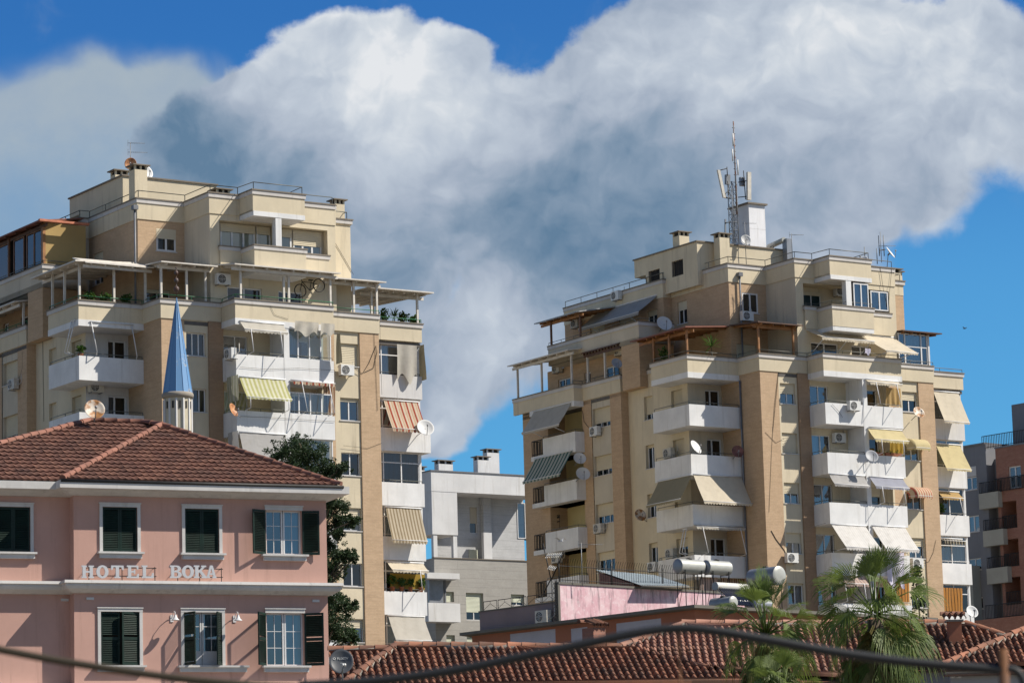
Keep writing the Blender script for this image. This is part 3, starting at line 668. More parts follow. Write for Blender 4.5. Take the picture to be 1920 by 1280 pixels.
# ------------------------------------------------------------------ roof tiles as real geometry
def tiled(name, mat, parent, E0, du, dv, dn, lims, vmax, tw, tl, prof, lift=.035, seed=1, hole=None):
    """rows of single tiles laid on the plane E0 + u*du + v*dv; lims(v) gives the u-range of the slope at v"""
    rnd = random.Random(seed); m = MB(flip=False); E0, du, dv, dn = map(Vector, (E0, du, dv, dn)); tones = []
    n = int(math.ceil(vmax/tl))
    for j in range(n):
        v0 = j*tl; v1 = min(vmax, v0+tl*1.12); vm = min(v0+tl*.5, vmax)
        a0, b0 = lims(v0); a1, b1 = lims(min(v1, vmax)); am, bm = lims(vm)
        k0, k1 = int(math.floor(min(a0, a1)/tw)), int(math.ceil(max(b0, b1)/tw))
        for k in range(k0, k1):
            if (k+1)*tw < am-.02 or k*tw > bm+.02: continue
            if hole and hole(k*tw+tw/2, vm): continue
            tone = rnd.random(); jit = rnd.uniform(-.006, .006); dvj = rnd.uniform(-.02, .02)
            r0 = []; r1 = []; r2 = []
            for a, h in prof:
                u = (k+a)*tw
                u0 = min(max(u, a0), b0); u1 = min(max(u, a1), b1)
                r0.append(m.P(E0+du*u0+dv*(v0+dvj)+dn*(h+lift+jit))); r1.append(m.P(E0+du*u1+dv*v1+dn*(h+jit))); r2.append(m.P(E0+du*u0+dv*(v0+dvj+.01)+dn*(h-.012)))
            m.csm = True
            for q in range(len(prof)-1):
                m.face([r0[q], r0[q+1], r1[q+1], r1[q]]); tones.append(tone)
            m.csm = False
            for q in range(len(prof)-1):
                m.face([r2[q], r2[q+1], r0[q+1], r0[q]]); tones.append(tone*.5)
    o = m.build(name, mat, parent)
    if len(o.data.polygons) == len(tones):
        at_ = o.data.attributes.new('tone', 'FLOAT', 'FACE'); at_.data.foreach_set('value', tones)
    return o
def ridge_caps(name, mat, parent, p0, p1, r=.11, ln=.38, seed=1):
    rnd = random.Random(seed); m = MB(flip=False); p0, p1 = Vector(p0), Vector(p1); d = p1-p0; L = d.length; d.normalize()
    s = d.cross(Vector((0, 0, 1))).normalized(); up = s.cross(d); n = max(1, int(L/ln)); tones = []
    for k in range(n):
        a = p0+d*(L*k/n-.04); b = p0+d*(L*(k+1)/n); tone = rnd.random(); j = rnd.uniform(-.01, .01)
        ra, rb = [], []
        for q in range(9):
            t = math.pi*(q/8*1.1-.05)
            ra.append(m.P(a+s*(math.cos(t)*r*1.12)+up*(math.sin(t)*r*1.12+j))); rb.append(m.P(b+s*(math.cos(t)*r*.92)+up*(math.sin(t)*r*.92+j)))
        m.csm = True
        for q in range(8): m.face([ra[q], ra[q+1], rb[q+1], rb[q]]); tones.append(tone)
        m.csm = False
        m.face(ra[:]); tones.append(.1)
    o = m.build(name, mat, parent)
    if len(o.data.polygons) == len(tones):
        at_ = o.data.attributes.new('tone', 'FLOAT', 'FACE'); at_.data.foreach_set('value', tones)
    return o
PROF_FLAT = [(a/6, .018*(1+math.cos(2*math.pi*(a/6)))+(.006 if a == 0 else 0)) for a in range(7)]
PROF_BARREL = [(0, .0), (.12, -.012), (.2, .0), (.21, .035), (.3, .068), (.42, .092), (.52, .097), (.62, .09), (.74, .066), (.83, .035), (.84, 0), (.92, -.01), (1, .0)]
M['tile_hotel'] = tilemat('brown_red_tiles', (.125, .058, .045), (.20, .098, .07), (.07, .045, .04))
M['tile_ridge'] = tilemat('salmon_ridge_tiles', (.23, .105, .075), (.30, .14, .10), (.15, .085, .065))
M['tile_old'] = tilemat('old_barrel_tiles', (.12, .06, .042), (.33, .145, .088), (.085, .068, .055))
M['tile_lit'] = tilemat('sunlit_barrel_tiles', (.27, .135, .095), (.42, .215, .155), (.17, .125, .10))  # paler copy of the barrel tiles, sunlight put into the colour
M['mortar'] = plaster('ridge_mortar', (.30, .27, .23), amt=.7)
M['pink'] = plaster('pink_render', (.55, .335, .275), stain=(.27, .16, .125), amt=.5, big=.35)
M['hotel_trim'] = plaster('white_moulding', (.60, .585, .565), stain=(.25, .24, .23), amt=.55, big=1.2)
M['shutter_gr'] = plain('dark_green_louvre', (.006, .020, .014), .5, var=.3, spec=.3)
M['letter'] = plain('letter_enamel', (.55, .56, .58), .4, var=.04)
M['lead'] = rusty('blue_painted_sheet', (.125, .265, .47), (.42, .50, .60), lo=.60, hi=.66, scale=1.8, rough=.45)
M['hdoor'] = plain('door_panel', (.60, .62, .66), .5)
# ------------------------------------------------------------------ the pink hotel
SH = Site(at(611, 934, 108), 67)
HT = empty('hotel', SH.w(0, 0), SH.rot); tag(HT, 'pink rendered hotel with white cornices, green shutters and a brown tiled hip roof', 'hotel')
zc0, ze = 14.95, 15.33
Pfr = Pl('f', 0); Pbk = Pl('f', -.5)
UP, LO = (13.12, 14.55), (9.55, 11.24)
op = [(-7.5, -6.36, *UP), (-4.79, -3.65, *UP), (-2.06, -.86, *UP), (-7.58, -6.32, *LO), (-4.86, -3.6, *LO), (-2.1, -.84, *LO), (-7.5, -6.36, 6.2, 7.9), (-4.79, -3.65, 6.2, 7.9), (-2.06, -.86, 6.2, 7.9)]
m = MB(); wall(m, Pfr, -8.43, 0, -.3, zc0, op, .2); m.quad((-8.43, -.5, -.3), (-8.43, 0, -.3), (-8.43, 0, zc0), (-8.43, -.5, zc0)); m.build('front_wall', M['pink'], HT)
opb = [(-10.8, -9.7, *UP), (-10.8, -9.7, 6.2, 7.9)]
m = MB(); wall(m, Pbk, -14.0, -8.43, -.3, zc0, opb, .2); m.build('side_wing_wall', M['pink'], HT)
m = MB(); m.quad((0, 0, -.3), (0, -9.5, -.3), (0, -9.5, zc0), (0, 0, zc0)); m.quad((-14, -9.5, -.3), (0, -9.5, -.3), (0, -9.5, zc0), (-14, -9.5, zc0)); m.quad((-14, -9.5, -.3), (-14, -.5, -.3), (-14, -.5, zc0), (-14, -9.5, zc0)); m.build('end_wall', M['pink'], HT)
hp = [(-14.0, -9.5), (-14.0, -.5), (-8.43, -.5), (-8.43, 0), (0, 0), (0, -9.5)]
m = MB(); m.strip(hp, [(-.05, 14.88), (.10, 14.90), (.40, 15.02), (.60, 15.06), (.60, 15.30), (-.05, 15.30)], closed=True); m.build('eaves_cornice', M['hotel_trim'], HT)
m = MB(); m.strip(hp, [(-.05, 11.80), (.10, 11.82), (.30, 11.93), (.36, 12.02), (.36, 12.08), (.42, 12.10), (.40, 12.19), (-.05, 12.22)], closed=True); m.build('string_cornice', M['hotel_trim'], HT)
m = MB(); m.strip(hp, [(-.05, 8.50), (.10, 8.52), (.30, 8.63), (.36, 8.72), (.42, 8.80), (.40, 8.89), (-.05, 8.92)], closed=True); m.build('string_cornice', M['hotel_trim'], HT)
m = MB(); m.box(-13.9, -.1, -9.4, -.6, 15.2, 15.28); m.box(-8.3, -.1, -.6, -.1, 15.2, 15.279); rf = m.build('roof', M['roofdeck'], HT)
def leaf(s0, s1, z0, z1, ang, hinge, parent, d=.02):
    """one louvred leaf, hinged at s0 or s1, ang degrees out of the closed position"""
    w = s1-s0; m = MB(); th = .04
    hs = s0 if hinge == 'l' else s1; sg = 1 if hinge == 'l' else -1; a = R_(ang); ca, sa = math.cos(a), math.sin(a)
    def P(u, v, e): return (hs+sg*(u*ca-e*sa), d+u*sa+e*ca, v)
    def bx(u0, u1, v0, v1, e0=0, e1=th): m.hexa([P(u0, v0, e0), P(u1, v0, e0), P(u1, v0, e1), P(u0, v0, e1)], [P(u0, v1, e0), P(u1, v1, e0), P(u1, v1, e1), P(u0, v1, e1)])
    h = z1-z0; st = .055; mid = z0+h*.5
    bx(0, st, z0, z1); bx(w-st, w, z0, z1); bx(st, w-st, z0, z0+.09); bx(st, w-st, z1-.07, z1)
    if h > 1.5: bx(st, w-st, mid-.05, mid+.05)
    n = int(h/.062)
    for k in range(n):
        v = z0+.1+(h-.19)*k/n
        if h > 1.5 and abs(v-mid) < .08: continue
        m.hexa([P(st, v, .002), P(w-st, v, .002), P(w-st, v-.012, th), P(st, v-.012, th)][::1], [P(st, v+.045, .002), P(w-st, v+.045, .002), P(w-st, v+.030, th), P(st, v+.030, th)]) if False else m.hexa([P(st, v+.05, .0), P(w-st, v+.05, .0), P(w-st, v, th), P(st, v, th)], [P(st, v+.062, .0), P(w-st, v+.062, .0), P(w-st, v+.012, th), P(st, v+.012, th)])
    return m.build('shutter', M['shutter_gr'], parent)
def hwin(s0, s1, z0, z1, P, mode, trim='full', door=False):
    m = MB(); t = .1
    if trim == 'full':
        P.box(m, s0-t, s0, z0, z1, 0, .05); P.box(m, s1, s1+t, z0, z1, 0, .05); P.box(m, s0-t, s1+t, z1, z1+t, 0, .055); P.box(m, s0-t-.02, s1+t+.02, z1+t, z1+t+.035, 0, .08)
    else: P.box(m, s0-.04, s1+.04, z1, z1+.12, 0, .05); P.box(m, s0-.06, s1+.06, z1+.12, z1+.16, 0, .08)
    w = m.build('window', M['hotel_trim'], HT)
    m = MB(); sx0, sx1 = (s0-.18, s1+.18) if not door else (s0-.22, s1+.85)
    P.box(m, sx0, sx1, z0-.06, z0, -.02, .2); P.box(m, sx0+.06, sx1-.06, z0-.20, z0-.06, -.02, .13); m.build('sill', M['hotel_trim'], w)
    if mode != 'closed':
        m = MB(); fw = .05; mid = (s0+s1)/2
        for a, b in ((s0, mid-.012), (mid+.012, s1)):
            P.box(m, a, a+fw, z0, z1, -.16, -.1); P.box(m, b-fw, b, z0, z1, -.16, -.1); P.box(m, a+fw, b-fw, z1-fw, z1, -.16, -.101); P.box(m, a+fw, b-fw, z0, z0+fw+(.42 if door else 0), -.16, -.101)
            lo = z0+fw+(.42 if door else 0)
            P.box(m, (a+b)/2-.01, (a+b)/2+.01, lo, z1-fw, -.135, -.12)
            for k in (1, 2): zz = lo+(z1-fw-lo)*k/3; P.box(m, a+fw, b-fw, zz-.01, zz+.01, -.136, -.119)
        fr = m.build('casement', M['frame'], w)
        m = MB(); m.quad(P.p(s0, z0, -.14), P.p(s1, z0, -.14), P.p(s1, z1, -.14), P.p(s0, z1, -.14)); m.build('pane', M['glass'], fr)
        m = MB(); P.box(m, s0-.3, s1+.3, z0-.2, z1+.2, -1.4, -1.3); m.build('room_backing', M['dark'], w)
        m = MB(); a, b = (s0+.65, s1) if mode == 'open' else (s0, s1)
        m.grid(lambda u, v: P.p(a+(b-a)*u, z0+(z1-z0)*v, -.3+.03*math.sin(u*(b-a)*30)), 30, 2); m.build('curtain', M['curtain_bl' if not door else 'curtain_wt'], w)
    else:
        m = MB(); P.box(m, s0, s1, z0, z1, -.3, -.25); m.build('room_backing', M['dark'], w)
    mid = (s0+s1)/2
    return w, mid
for s0, s1, a in ((-7.5, -6.36, 3), (-4.79, -3.65, 5)):
    w, mid = hwin(s0, s1, *UP, Pfr, 'closed'); leaf(s0+.01, mid, UP[0]+.01, UP[1]-.01, 0, 'l', w, -.06); leaf(mid+.01, s1-.01, UP[0]+.01, UP[1]-.01, 0, 'r', w, -.062)
w, mid = hwin(-2.06, -.86, *UP, Pfr, 'open', 'head'); leaf(-2.66, -2.06, UP[0], UP[1]+.0, 146, 'l', w, .03) if False else None
leaf(-2.08, -2.08+.58, UP[0], UP[1], 152, 'l', w, .03); leaf(-.84-.56, -.84, UP[0], UP[1], 168, 'r', w, .03)
w, mid = hwin(-7.58, -6.32, *LO, Pfr, 'closed'); leaf(-7.57, mid, LO[0]+.01, LO[1]-.01, 0, 'l', w, -.06); leaf(mid+.01, -6.33, LO[0]+.01, LO[1]-.01, 14, 'r', w, -.05)
w, mid = hwin(-4.86, -3.6, *LO, Pfr, 'open', 'full', True); leaf(-4.85, -4.25, LO[0]+.01, LO[1]-.01, 68, 'l', w, -.04); leaf(-4.2, -3.61, LO[0]+.01, LO[1]-.01, 58, 'r', w, -.04)
w, mid = hwin(-2.1, -.84, *LO, Pfr, 'open', 'head'); leaf(-2.12, -1.5, LO[0], LO[1], 130, 'l', w, .03); leaf(-1.44, -.82, LO[0], LO[1], 152, 'r', w, .03)
w, mid = hwin(-10.8, -9.7, *UP, Pbk, 'closed'); leaf(-10.79, mid, UP[0]+.01, UP[1]-.01, 0, 'l', w, -.56); leaf(mid+.01, -9.71, UP[0]+.01, UP[1]-.01, 0, 'r', w, -.562)
for s0, s1 in ((-7.5, -6.36), (-4.79, -3.65), (-2.06, -.86)): w, mid = hwin(s0, s1, 6.2, 7.9, Pfr, 'closed'); leaf(s0+.01, mid, 6.21, 7.89, 0, 'l', w, -.06); leaf(mid+.01, s1-.01, 6.21, 7.89, 0, 'r', w, -.062)
# roof slopes
tanp = .54; ct = 1/math.hypot(1, tanp); st_ = tanp*ct
def Lc(s, t, z): return Vector((s, -t, z))
dvF = Vector((0, ct, st_)); dnF = Vector((0, -st_, ct))
e0, e1 = -8.9, .30; tf = .52; half = (e1-e0)/2; vA = half/ct
def limF(v): g = v*ct; return (e0+g, e1-g)
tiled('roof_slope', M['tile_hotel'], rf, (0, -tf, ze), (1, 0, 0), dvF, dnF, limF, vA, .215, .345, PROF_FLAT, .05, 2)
apex = Lc((e0+e1)/2, tf-half, ze+half*tanp)
tb = .02; hz = 18.02; rt = tb-(hz-ze)/tanp
rR = Lc(-4.72, rt, hz); rL = Lc(-6.5, rt, hz); lc = Lc(-14.6, tb, ze); vB = (tb-rt)/ct
def limB(v):
    g = v*ct; f = g/(tb-rt)
    t = tb-g; right = e0+(tf-t) if t > tf-half else -4.35   # valley against the front hip, then the ridge end
    return (-14.6+(8.1)*f, min(right, -4.35))
tiled('roof_slope', M['tile_hotel'], rf, (0, -tb, ze), (1, 0, 0), dvF, dnF, limB, vB, .215, .345, PROF_FLAT, .05, 5)
# rear and end slopes that close the roof
m = MB(); m.poly([(e1, tf, ze), (e1, 2*rt-tb, ze), (-4.72, rt, hz), ((e0+e1)/2, tf-half, ze+half*tanp)]); m.poly([(-14.6, 2*rt-tb, ze), (e1, 2*rt-tb, ze), (-4.72, rt, hz), (-6.5, rt, hz)]); m.poly([(-14.6, tb, ze), (-14.6, 2*rt-tb, ze), (-6.5, rt, hz)])
m.build('rear_slope', M['tile_hotel'], rf)
k_ = Vector((0, 0, .03))
for a, b, s in ((Lc(e0, tf, ze), apex, 1), (Lc(e1, tf, ze), apex, 2), (apex, rR, 3), (rR, rL, 4), (lc, rL, 5)): ridge_caps('ridge_caps', M['tile_ridge'], rf, a+k_, b+k_, .105, .36, s)
m = MB(); m.tube([(e0-.1, tf+.08, ze-.05), (e1+.1, tf+.08, ze-.05)], .05, 8); m.build('gutter', M['iron'], rf)
m = MB(); m.box(e0+.06, e1-.06, tf-.4, tf-.02, ze-.1, ze+.0); m.box(-14.4, e0+.05, tb-.4, tb-.02, ze-.1, ze+.0); m.build('eaves_shade', M['dark'], rf)  # near-black strip standing for the shadow under the eaves
# small vents under the string cornice
for s in (-8.6, -7.92, -.42):
    m = MB(); tt = 0 if s > -8.43 else -.5; m.box(s-.12, s+.12, tt, tt+.05, 11.60, 11.68); m.build('vent', M['offwhite'], HT)
# ------------------------------------------------------------------ its letters
def ell(cx, cy, rx, ry, a0=0, a1=360, n=28): return [(cx+rx*math.cos(R_(a0+(a1-a0)*k/n)), cy+ry*math.sin(R_(a0+(a1-a0)*k/n))) for k in range(n if abs(a1-a0) == 360 else n+1)]
GL = {
 'H': [[(0,0),(.42,0),(.42,.12),(.34,.12),(.34,.43),(.66,.43),(.66,.12),(.58,.12),(.58,0),(1,0),(1,.12),(.92,.12),(.92,.88),(1,.88),(1,1),(.58,1),(.58,.88),(.66,.88),(.66,.57),(.34,.57),(.34,.88),(.42,.88),(.42,1),(0,1),(0,.88),(.08,.88),(.08,.12),(0,.12)]],
 'O': [ell(.5,.5,.5,.52), ell(.5,.5,.22,.36)],
 'T': [[(.26,0),(.74,0),(.74,.12),(.63,.12),(.63,.86),(.82,.86),(.9,.64),(1,.64),(1,1),(0,1),(0,.64),(.1,.64),(.18,.86),(.37,.86),(.37,.12),(.26,.12)]],
 'E': [[(0,0),(1,0),(1,.34),(.9,.34),(.82,.13),(.36,.13),(.36,.44),(.58,.44),(.62,.34),(.7,.34),(.7,.66),(.62,.66),(.58,.56),(.36,.56),(.36,.87),(.8,.87),(.86,.68),(.96,.68),(.96,1),(0,1),(0,.88),(.1,.88),(.1,.12),(0,.12)]],
 'L': [[(0,0),(1,0),(1,.4),(.9,.4),(.8,.14),(.36,.14),(.36,.88),(.48,.88),(.48,1),(0,1),(0,.88),(.1,.88),(.1,.12),(0,.12)]],
 'B': [[(0,0),(.6,0)]+ell(.62,.27,.38,.27,-80,70,10)+ell(.58,.76,.36,.24,-70,88,10)+[(0,1),(0,.88),(.1,.88),(.1,.12),(0,.12)], [(.36,.12),(.56,.12)]+ell(.56,.29,.14,.16,-70,80,8)+[(.36,.46)], [(.36,.58)]+ell(.54,.74,.13,.14,-75,85,8)+[(.36,.88)]],
 'K': [[(0,0),(.42,0),(.42,.12),(.34,.12),(.34,.38),(.42,.46),(.66,.12),(.58,.12),(.58,0),(1,0),(1,.12),(.94,.12),(.58,.58),(.84,.88),(.94,.88),(.94,1),(.56,1),(.56,.88),(.64,.88),(.34,.54),(.34,.88),(.42,.88),(.42,1),(0,1),(0,.88),(.1,.88),(.1,.12),(0,.12)]],
 'A': [[(0,0),(.36,0),(.36,.12),(.27,.12),(.31,.26),(.64,.26),(.69,.12),(.6,.12),(.6,0),(1,0),(1,.12),(.94,.12),(.64,1),(.38,1),(.07,.12),(0,.12)], [(.36,.38),(.6,.38),(.48,.76)]],
}
def curve_mesh(name, splines, mat, parent, origin, xs, ys, ext):
    c = bpy.data.curves.new(name, 'CURVE'); c.dimensions = '2D'; c.fill_mode = 'BOTH'; c.extrude = ext
    for pts in splines:
        s = c.splines.new('POLY'); s.points.add(len(pts)-1)
        for p, q in zip(s.points, pts): p.co = (q[0]*xs, q[1]*ys, 0, 1)
        s.use_cyclic_u = True
    o = bpy.data.objects.new(name, c); COL.objects.link(o)
    dg = bpy.context.evaluated_depsgraph_get(); me = bpy.data.meshes.new_from_object(o.evaluated_get(dg)); bpy.data.objects.remove(o)
    me.name = name; me.materials.clear(); me.materials.append(mat)
    for p in me.polygons: p.material_index = 0
    r = bpy.data.objects.new(name, me); COL.objects.link(r); r.parent = parent; r.location = origin; r.rotation_euler = (math.pi/2, 0, 0); return r
def sign(word, spans, label, s_lo, s_hi):
    base = SH.w(s_lo, .3, 12.20); sg = empty('sign', base, SH.rot); tag(sg, label, 'sign', 'raised letters on the hotel cornice')
    off = (s_lo, .3, 12.20)
    m = MB(off)
    for z in (12.34, 12.60): m.tube([(s_lo+.15, .26, z), (s_hi-.02, .26, z)], .014, 4)
    for k in range(3):
        s = s_lo+.18+(s_hi-s_lo-.25)*k/2; m.tube([(s, .26, 12.2), (s, .26, 12.64)], .014, 4); m.tube([(s, .26, 12.6), (s, .0, 12.6)], .012, 4)
    m.build('support_frame', M['iron'], sg)
    for ch, (x0, x1) in zip(word, spans):
        a, b = SH.f(.32, 130+x0/6.4, 1072)[0], SH.f(.32, 130+x1/6.4, 1072)[0]
        z0, z1 = SH.f(.32, 130+(x0+x1)/12.8, 1083.0)[1], SH.f(.32, 130+(x0+x1)/12.8, 1059.5)[1]
        curve_mesh('letter', GL[ch], M['letter'], sg, (a-off[0], -(.32-off[1]), z0-off[2]), b-a, z1-z0, .03)
sign('HOTEL', ((145, 292), (322, 468), (500, 650), (688, 832), (866, 1010)), 'white serif letters HOTEL on a steel frame above the cornice', -8.2, -5.8)
sign('BOKA', ((1205, 1345), (1348, 1492), (1492, 1650), (1642, 1762)), 'white serif letters BOKA on a steel frame above the cornice', -5.3, -3.6)
# wall lamps
def wall_lamp(s, label):
    z = 11.05; o = empty('wall_lamp', SH.w(s, 0, z), SH.rot); tag(o, label, 'wall lamp', 'swan-neck lamps beside the balcony door'); off = (s, 0, z)
    m = MB(off); m.box(s-.05, s+.05, 0, .025, z-.12, z+.1); m.build('wall_plate', M['frame'], o)
    m = MB(off); m.tube([(s, .02, z), (s, .1, z+.12), (s, .22, z+.2), (s, .34, z+.17), (s, .38, z+.08)], .013, 6); m.build('arm', M['frame'], o)
    m = MB(off); m.lathe([(.03, z+.08), (.045, z+.02), (.075, z-.04), (.13, z-.09), (.135, z-.1)], 16, (s, .38), capb=False); m.build('lamp_shade', M['frame'], o)
wall_lamp(-5.25, 'white swan-neck wall lamp by the closed lower shutters of the hotel')
wall_lamp(-3.17, 'white swan-neck wall lamp between the balcony door and the corner window')
# ------------------------------------------------------------------ minaret
mb = at(333, 737, 150); MI = empty('minaret', (mb.x, mb.y, 0)); tag(MI, 'slim cream minaret with a blue faceted cone and ball finial behind the hotel roof', 'minaret')
zt = mb.z
m = MB(flip=False); m.lathe([(.63, -.3), (.62, zt-.25)], 12, smooth=False); sh = m.build('shaft', plaster('minaret_stone', (.52, .47, .36), amt=.6, big=1), MI)
m = MB(flip=False)
for k in range(12):
    a = 2*math.pi*k/12; m.tube([(.625*math.cos(a), .625*math.sin(a), zt-4), (.625*math.cos(a), .625*math.sin(a), zt-.3)], .05, 4)
m.build('flute', M['offwhite'], sh)
for k in range(12):
    a = 2*math.pi*(k+.5)/12; m = MB(flip=False); c, s = math.cos(a), math.sin(a)
    m.hexa([(c*.58-s*.04, s*.58+c*.04, zt-.75), (c*.58+s*.04, s*.58-c*.04, zt-.75), (c*.625+s*.04, s*.625-c*.04, zt-.75), (c*.625-s*.04, s*.625+c*.04, zt-.75)], [(c*.58-s*.04, s*.58+c*.04, zt-.42), (c*.58+s*.04, s*.58-c*.04, zt-.42), (c*.625+s*.04, s*.625-c*.04, zt-.42), (c*.625-s*.04, s*.625+c*.04, zt-.42)]); m.build('slit_window', M['dark'], sh)
m = MB(flip=False); m.lathe([(.66, zt-.25), (.72, zt-.2), (.73, zt-.08), (.68, zt)], 24); m.build('rim', M['mortar'], MI)
top = at(333, 558, 150).z; ft = at(333, 500, 150).z
m = MB(flip=False); m.lathe([(.665, zt), (.66, zt+.02), (.33, zt+(top-zt)*.52), (.05, top-.25), (.02, top)], 12, smooth=False); cn = m.build('cone', M['lead'], MI)
m = MB(flip=False)
for k in range(12):
    a = 2*math.pi*k/12; c, s = math.cos(a), math.sin(a); m.tube([(c*.665, s*.665, zt+.02), (c*.335, s*.335, zt+(top-zt)*.52), (c*.055, s*.055, top-.25)], .012, 4)
m.build('seam', M['lead'], cn)
m = MB(flip=False); H_ = ft-top
pr = [(.02, top-.05)]
for zc, r in ((.28, .125), (.56, .1), (.8, .095)):
    for q in range(9): t = math.pi*q/8; pr.append((max(.018, r*math.sin(t)), top+H_*zc-r*1.15*math.cos(t)))
pr += [(.018, ft-.1), (.05, ft-.06), (.01, ft)]
m.lathe(pr, 14); m.build('finial', rusty('finial_copper', (.09, .065, .06), (.12, .06, .04)), MI)
# ------------------------------------------------------------------ things hung on, standing on and leaning against the buildings
MT, HTW = 'mast tower', 'hotel-side tower'
def anchor(S, P, x, y, d=0): u, v = P.px(S, x, y, d); return u, v
def ac_unit(S, P, x, y, label, old=False, w=.82, h=.57, dep=.30, d=.12):
    u, v = anchor(S, P, x, y, d+dep); b = P.p(u, v-h/2, 0); o = empty('air_conditioner', S.w(*b), S.rot); tag(o, label, 'air conditioner', 'air conditioner units on the buildings')
    m = MB(b); P.box(m, u-w/2, u+w/2, v-h/2, v+h/2, d, d+dep); m.build('casing', M['ac_old' if old else 'ac'], o)
    m = MB(b); fu = u-w*.14; r = h*.41
    n = 20
    ring = [P.p(fu+r*math.cos(2*math.pi*k/n), v+r*math.sin(2*math.pi*k/n), d+dep+.006) for k in range(n)]; m.poly(ring); g = m.build('fan_grille', M['fan'], o)
    m = MB(b)
    for rr in (r, r*.66, r*.33):
        m.tube([P.p(fu+rr*math.cos(2*math.pi*k/n), v+rr*math.sin(2*math.pi*k/n), d+dep+.012) for k in range(n+1)], .008, 4, cap=False)
    m.tube([P.p(fu-r, v, d+dep+.012), P.p(fu+r, v, d+dep+.012)], .008, 4); m.tube([P.p(fu, v-r, d+dep+.012), P.p(fu, v+r, d+dep+.012)], .008, 4); m.build('wire_guard', M['ac'], g)
    m = MB(b)
    for q in (-.3, .3): P.box(m, u+q-.02, u+q+.02, v-h/2-.04, v-h/2, 0, d+dep)
    m.build('bracket', M['grey_metal'], o)
    m = MB(b); m.tube([P.p(u+w/2, v-.1, d+.15), P.p(u+w/2+.1, v-.12, d+.1), P.p(u+w/2+.16, v+.05, .04), P.p(u+w/2+.14, v+.5, .03)], .022, 5); m.build('pipe', M['ac_old'], o)
    return o
def dish_at(p, r, label, mat='dish_wt', az=18, el=28, mount=None, text=None, group='satellite dishes', squash=1.08, arm=True):
    """offset reflector with rim, feed arm and receiver; mount: world point its bracket reaches to"""
    p = Vector(p); a, e = R_(az), R_(el); dirv = Vector((math.sin(a)*math.cos(e), -math.cos(a)*math.cos(e), math.sin(e)))
    q = dirv.to_track_quat('Z', 'Y'); o = empty('satellite_dish', p); o.rotation_mode = 'QUATERNION'; o.rotation_quaternion = q; tag(o, label, 'satellite dish', group)
    m = MB(flip=False); n = 28; prof = [(.001, 0)]+[(r*k/6, r*.26*(k/6)**2) for k in range(1, 7)]
    old = m.csm; m.csm = True; rings = [[m.P((rr*math.cos(2*math.pi*j/n), rr*squash*math.sin(2*math.pi*j/n), z)) for j in range(n)] for rr, z in prof]
    for k in range(len(rings)-1):
        for j in range(n): m.face([rings[k][j], rings[k][(j+1) % n], rings[k+1][(j+1) % n], rings[k+1][j]])
    rim = [m.P((r*1.03*math.cos(2*math.pi*j/n), r*1.03*squash*math.sin(2*math.pi*j/n), r*.24)) for j in range(n)]
    for j in range(n): m.face([rings[-1][j], rings[-1][(j+1) % n], rim[(j+1) % n], rim[j]])
    m.csm = False; m.build('reflector', M[mat], o)
    if text:
        m = MB(flip=False); m.tube([(0, -r*squash, r*.25), (r*.1, -r*.8, r*.5), (r*.2, -r*.55, r*.72)], .022, 5); m.build('feed_arm', M['grey_metal'], o)
        for e in (.13, .29): m = MB(flip=False); m.tube([(r*e, -r*.62, r*.72), (r*e, -r*.42, r*.66)], .032, 8); m.build('receiver', M['ac'], o)
        m = MB(flip=False); m.tube([(-r*.60+r*.09*math.cos(k*.3), r*.30+r*.09*math.sin(k*.3), r*.14) for k in range(22)], .009, 5, cap=False); m.build('emblem', M['ac'], o)
    elif arm:
        m = MB(flip=False); m.tube([(0, -r*squash, r*.25), (0, -r*.75, r*.62), (0, -r*.30, r*1.02)], .014+r*.01, 5); m.build('feed_arm', M['grey_metal'], o)
        m = MB(flip=False); m.tube([(0, -r*.36, r*.98), (0, -r*.16, r*1.06)], .045, 8); m.tube([(0, -.3*r, r*.96), (0, -.22*r, r*.9)], .03, 8); m.build('receiver', M['lnb'], o)
    m = MB(flip=False); m.tube([(0, 0, 0), (0, -.02, -.16)], .05, 8)
    if mount is not None:
        lp = q.inverted() @ (Vector(mount)-p); m.tube([(0, -.02, -.14), (lp.x*.3, lp.y*.3, lp.z*.3-.08), tuple(lp)], .022, 6)
    m.build('mount', M['grey_metal'], o)
    if text:
        c = bpy.data.curves.new('lettering', 'FONT'); c.body = text; c.size = r*.30; c.extrude = .003; c.align_x = 'CENTER'
        t = bpy.data.objects.new('lettering', c); COL.objects.link(t); dg = bpy.context.evaluated_depsgraph_get(); me = bpy.data.meshes.new_from_object(t.evaluated_get(dg)); bpy.data.objects.remove(t)
        me.materials.clear(); me.materials.append(M['ac'])
        for pp in me.polygons: pp.material_index = 0
        t = bpy.data.objects.new('lettering', me); COL.objects.link(t); t.parent = o; t.location = (r*.12, r*.22, r*.05)
        me.transform(Matrix.Identity(4))
        for v in me.vertices: X, Y = v.co.x+r*.12, v.co.y+r*.22; v.co.z += r*.26*((X*X+Y*Y)/(r*r))-r*.05+.012
    return o
def dish(S, P, x, y, rpx, label, d=.45, mat='dish_wt', az=18, el=28, **kw):
    u, v = anchor(S, P, x, y, d); b = P.p(u, v, d); w = S.w(*b); r = rpx*w.length/F
    ra = R_(az); mt = S.w(*P.p(u, v-.35, 0))
    return dish_at(w, r, label, mat, az, el, mt, **kw)
def arms(m, P, us, za, d, zb, r=.026):
    for u in us:
        if d <= .9 and zb-za > .35: m.tube([P.p(u, zb, d+.015), P.p(u+.06, za-.06, .72), P.p(u+.03, za-.16, .03)], r*.85, 5)   # folded elbow arm
        else: m.tube([P.p(u, za, .04), P.p(u, zb, d+.015)], r, 5)
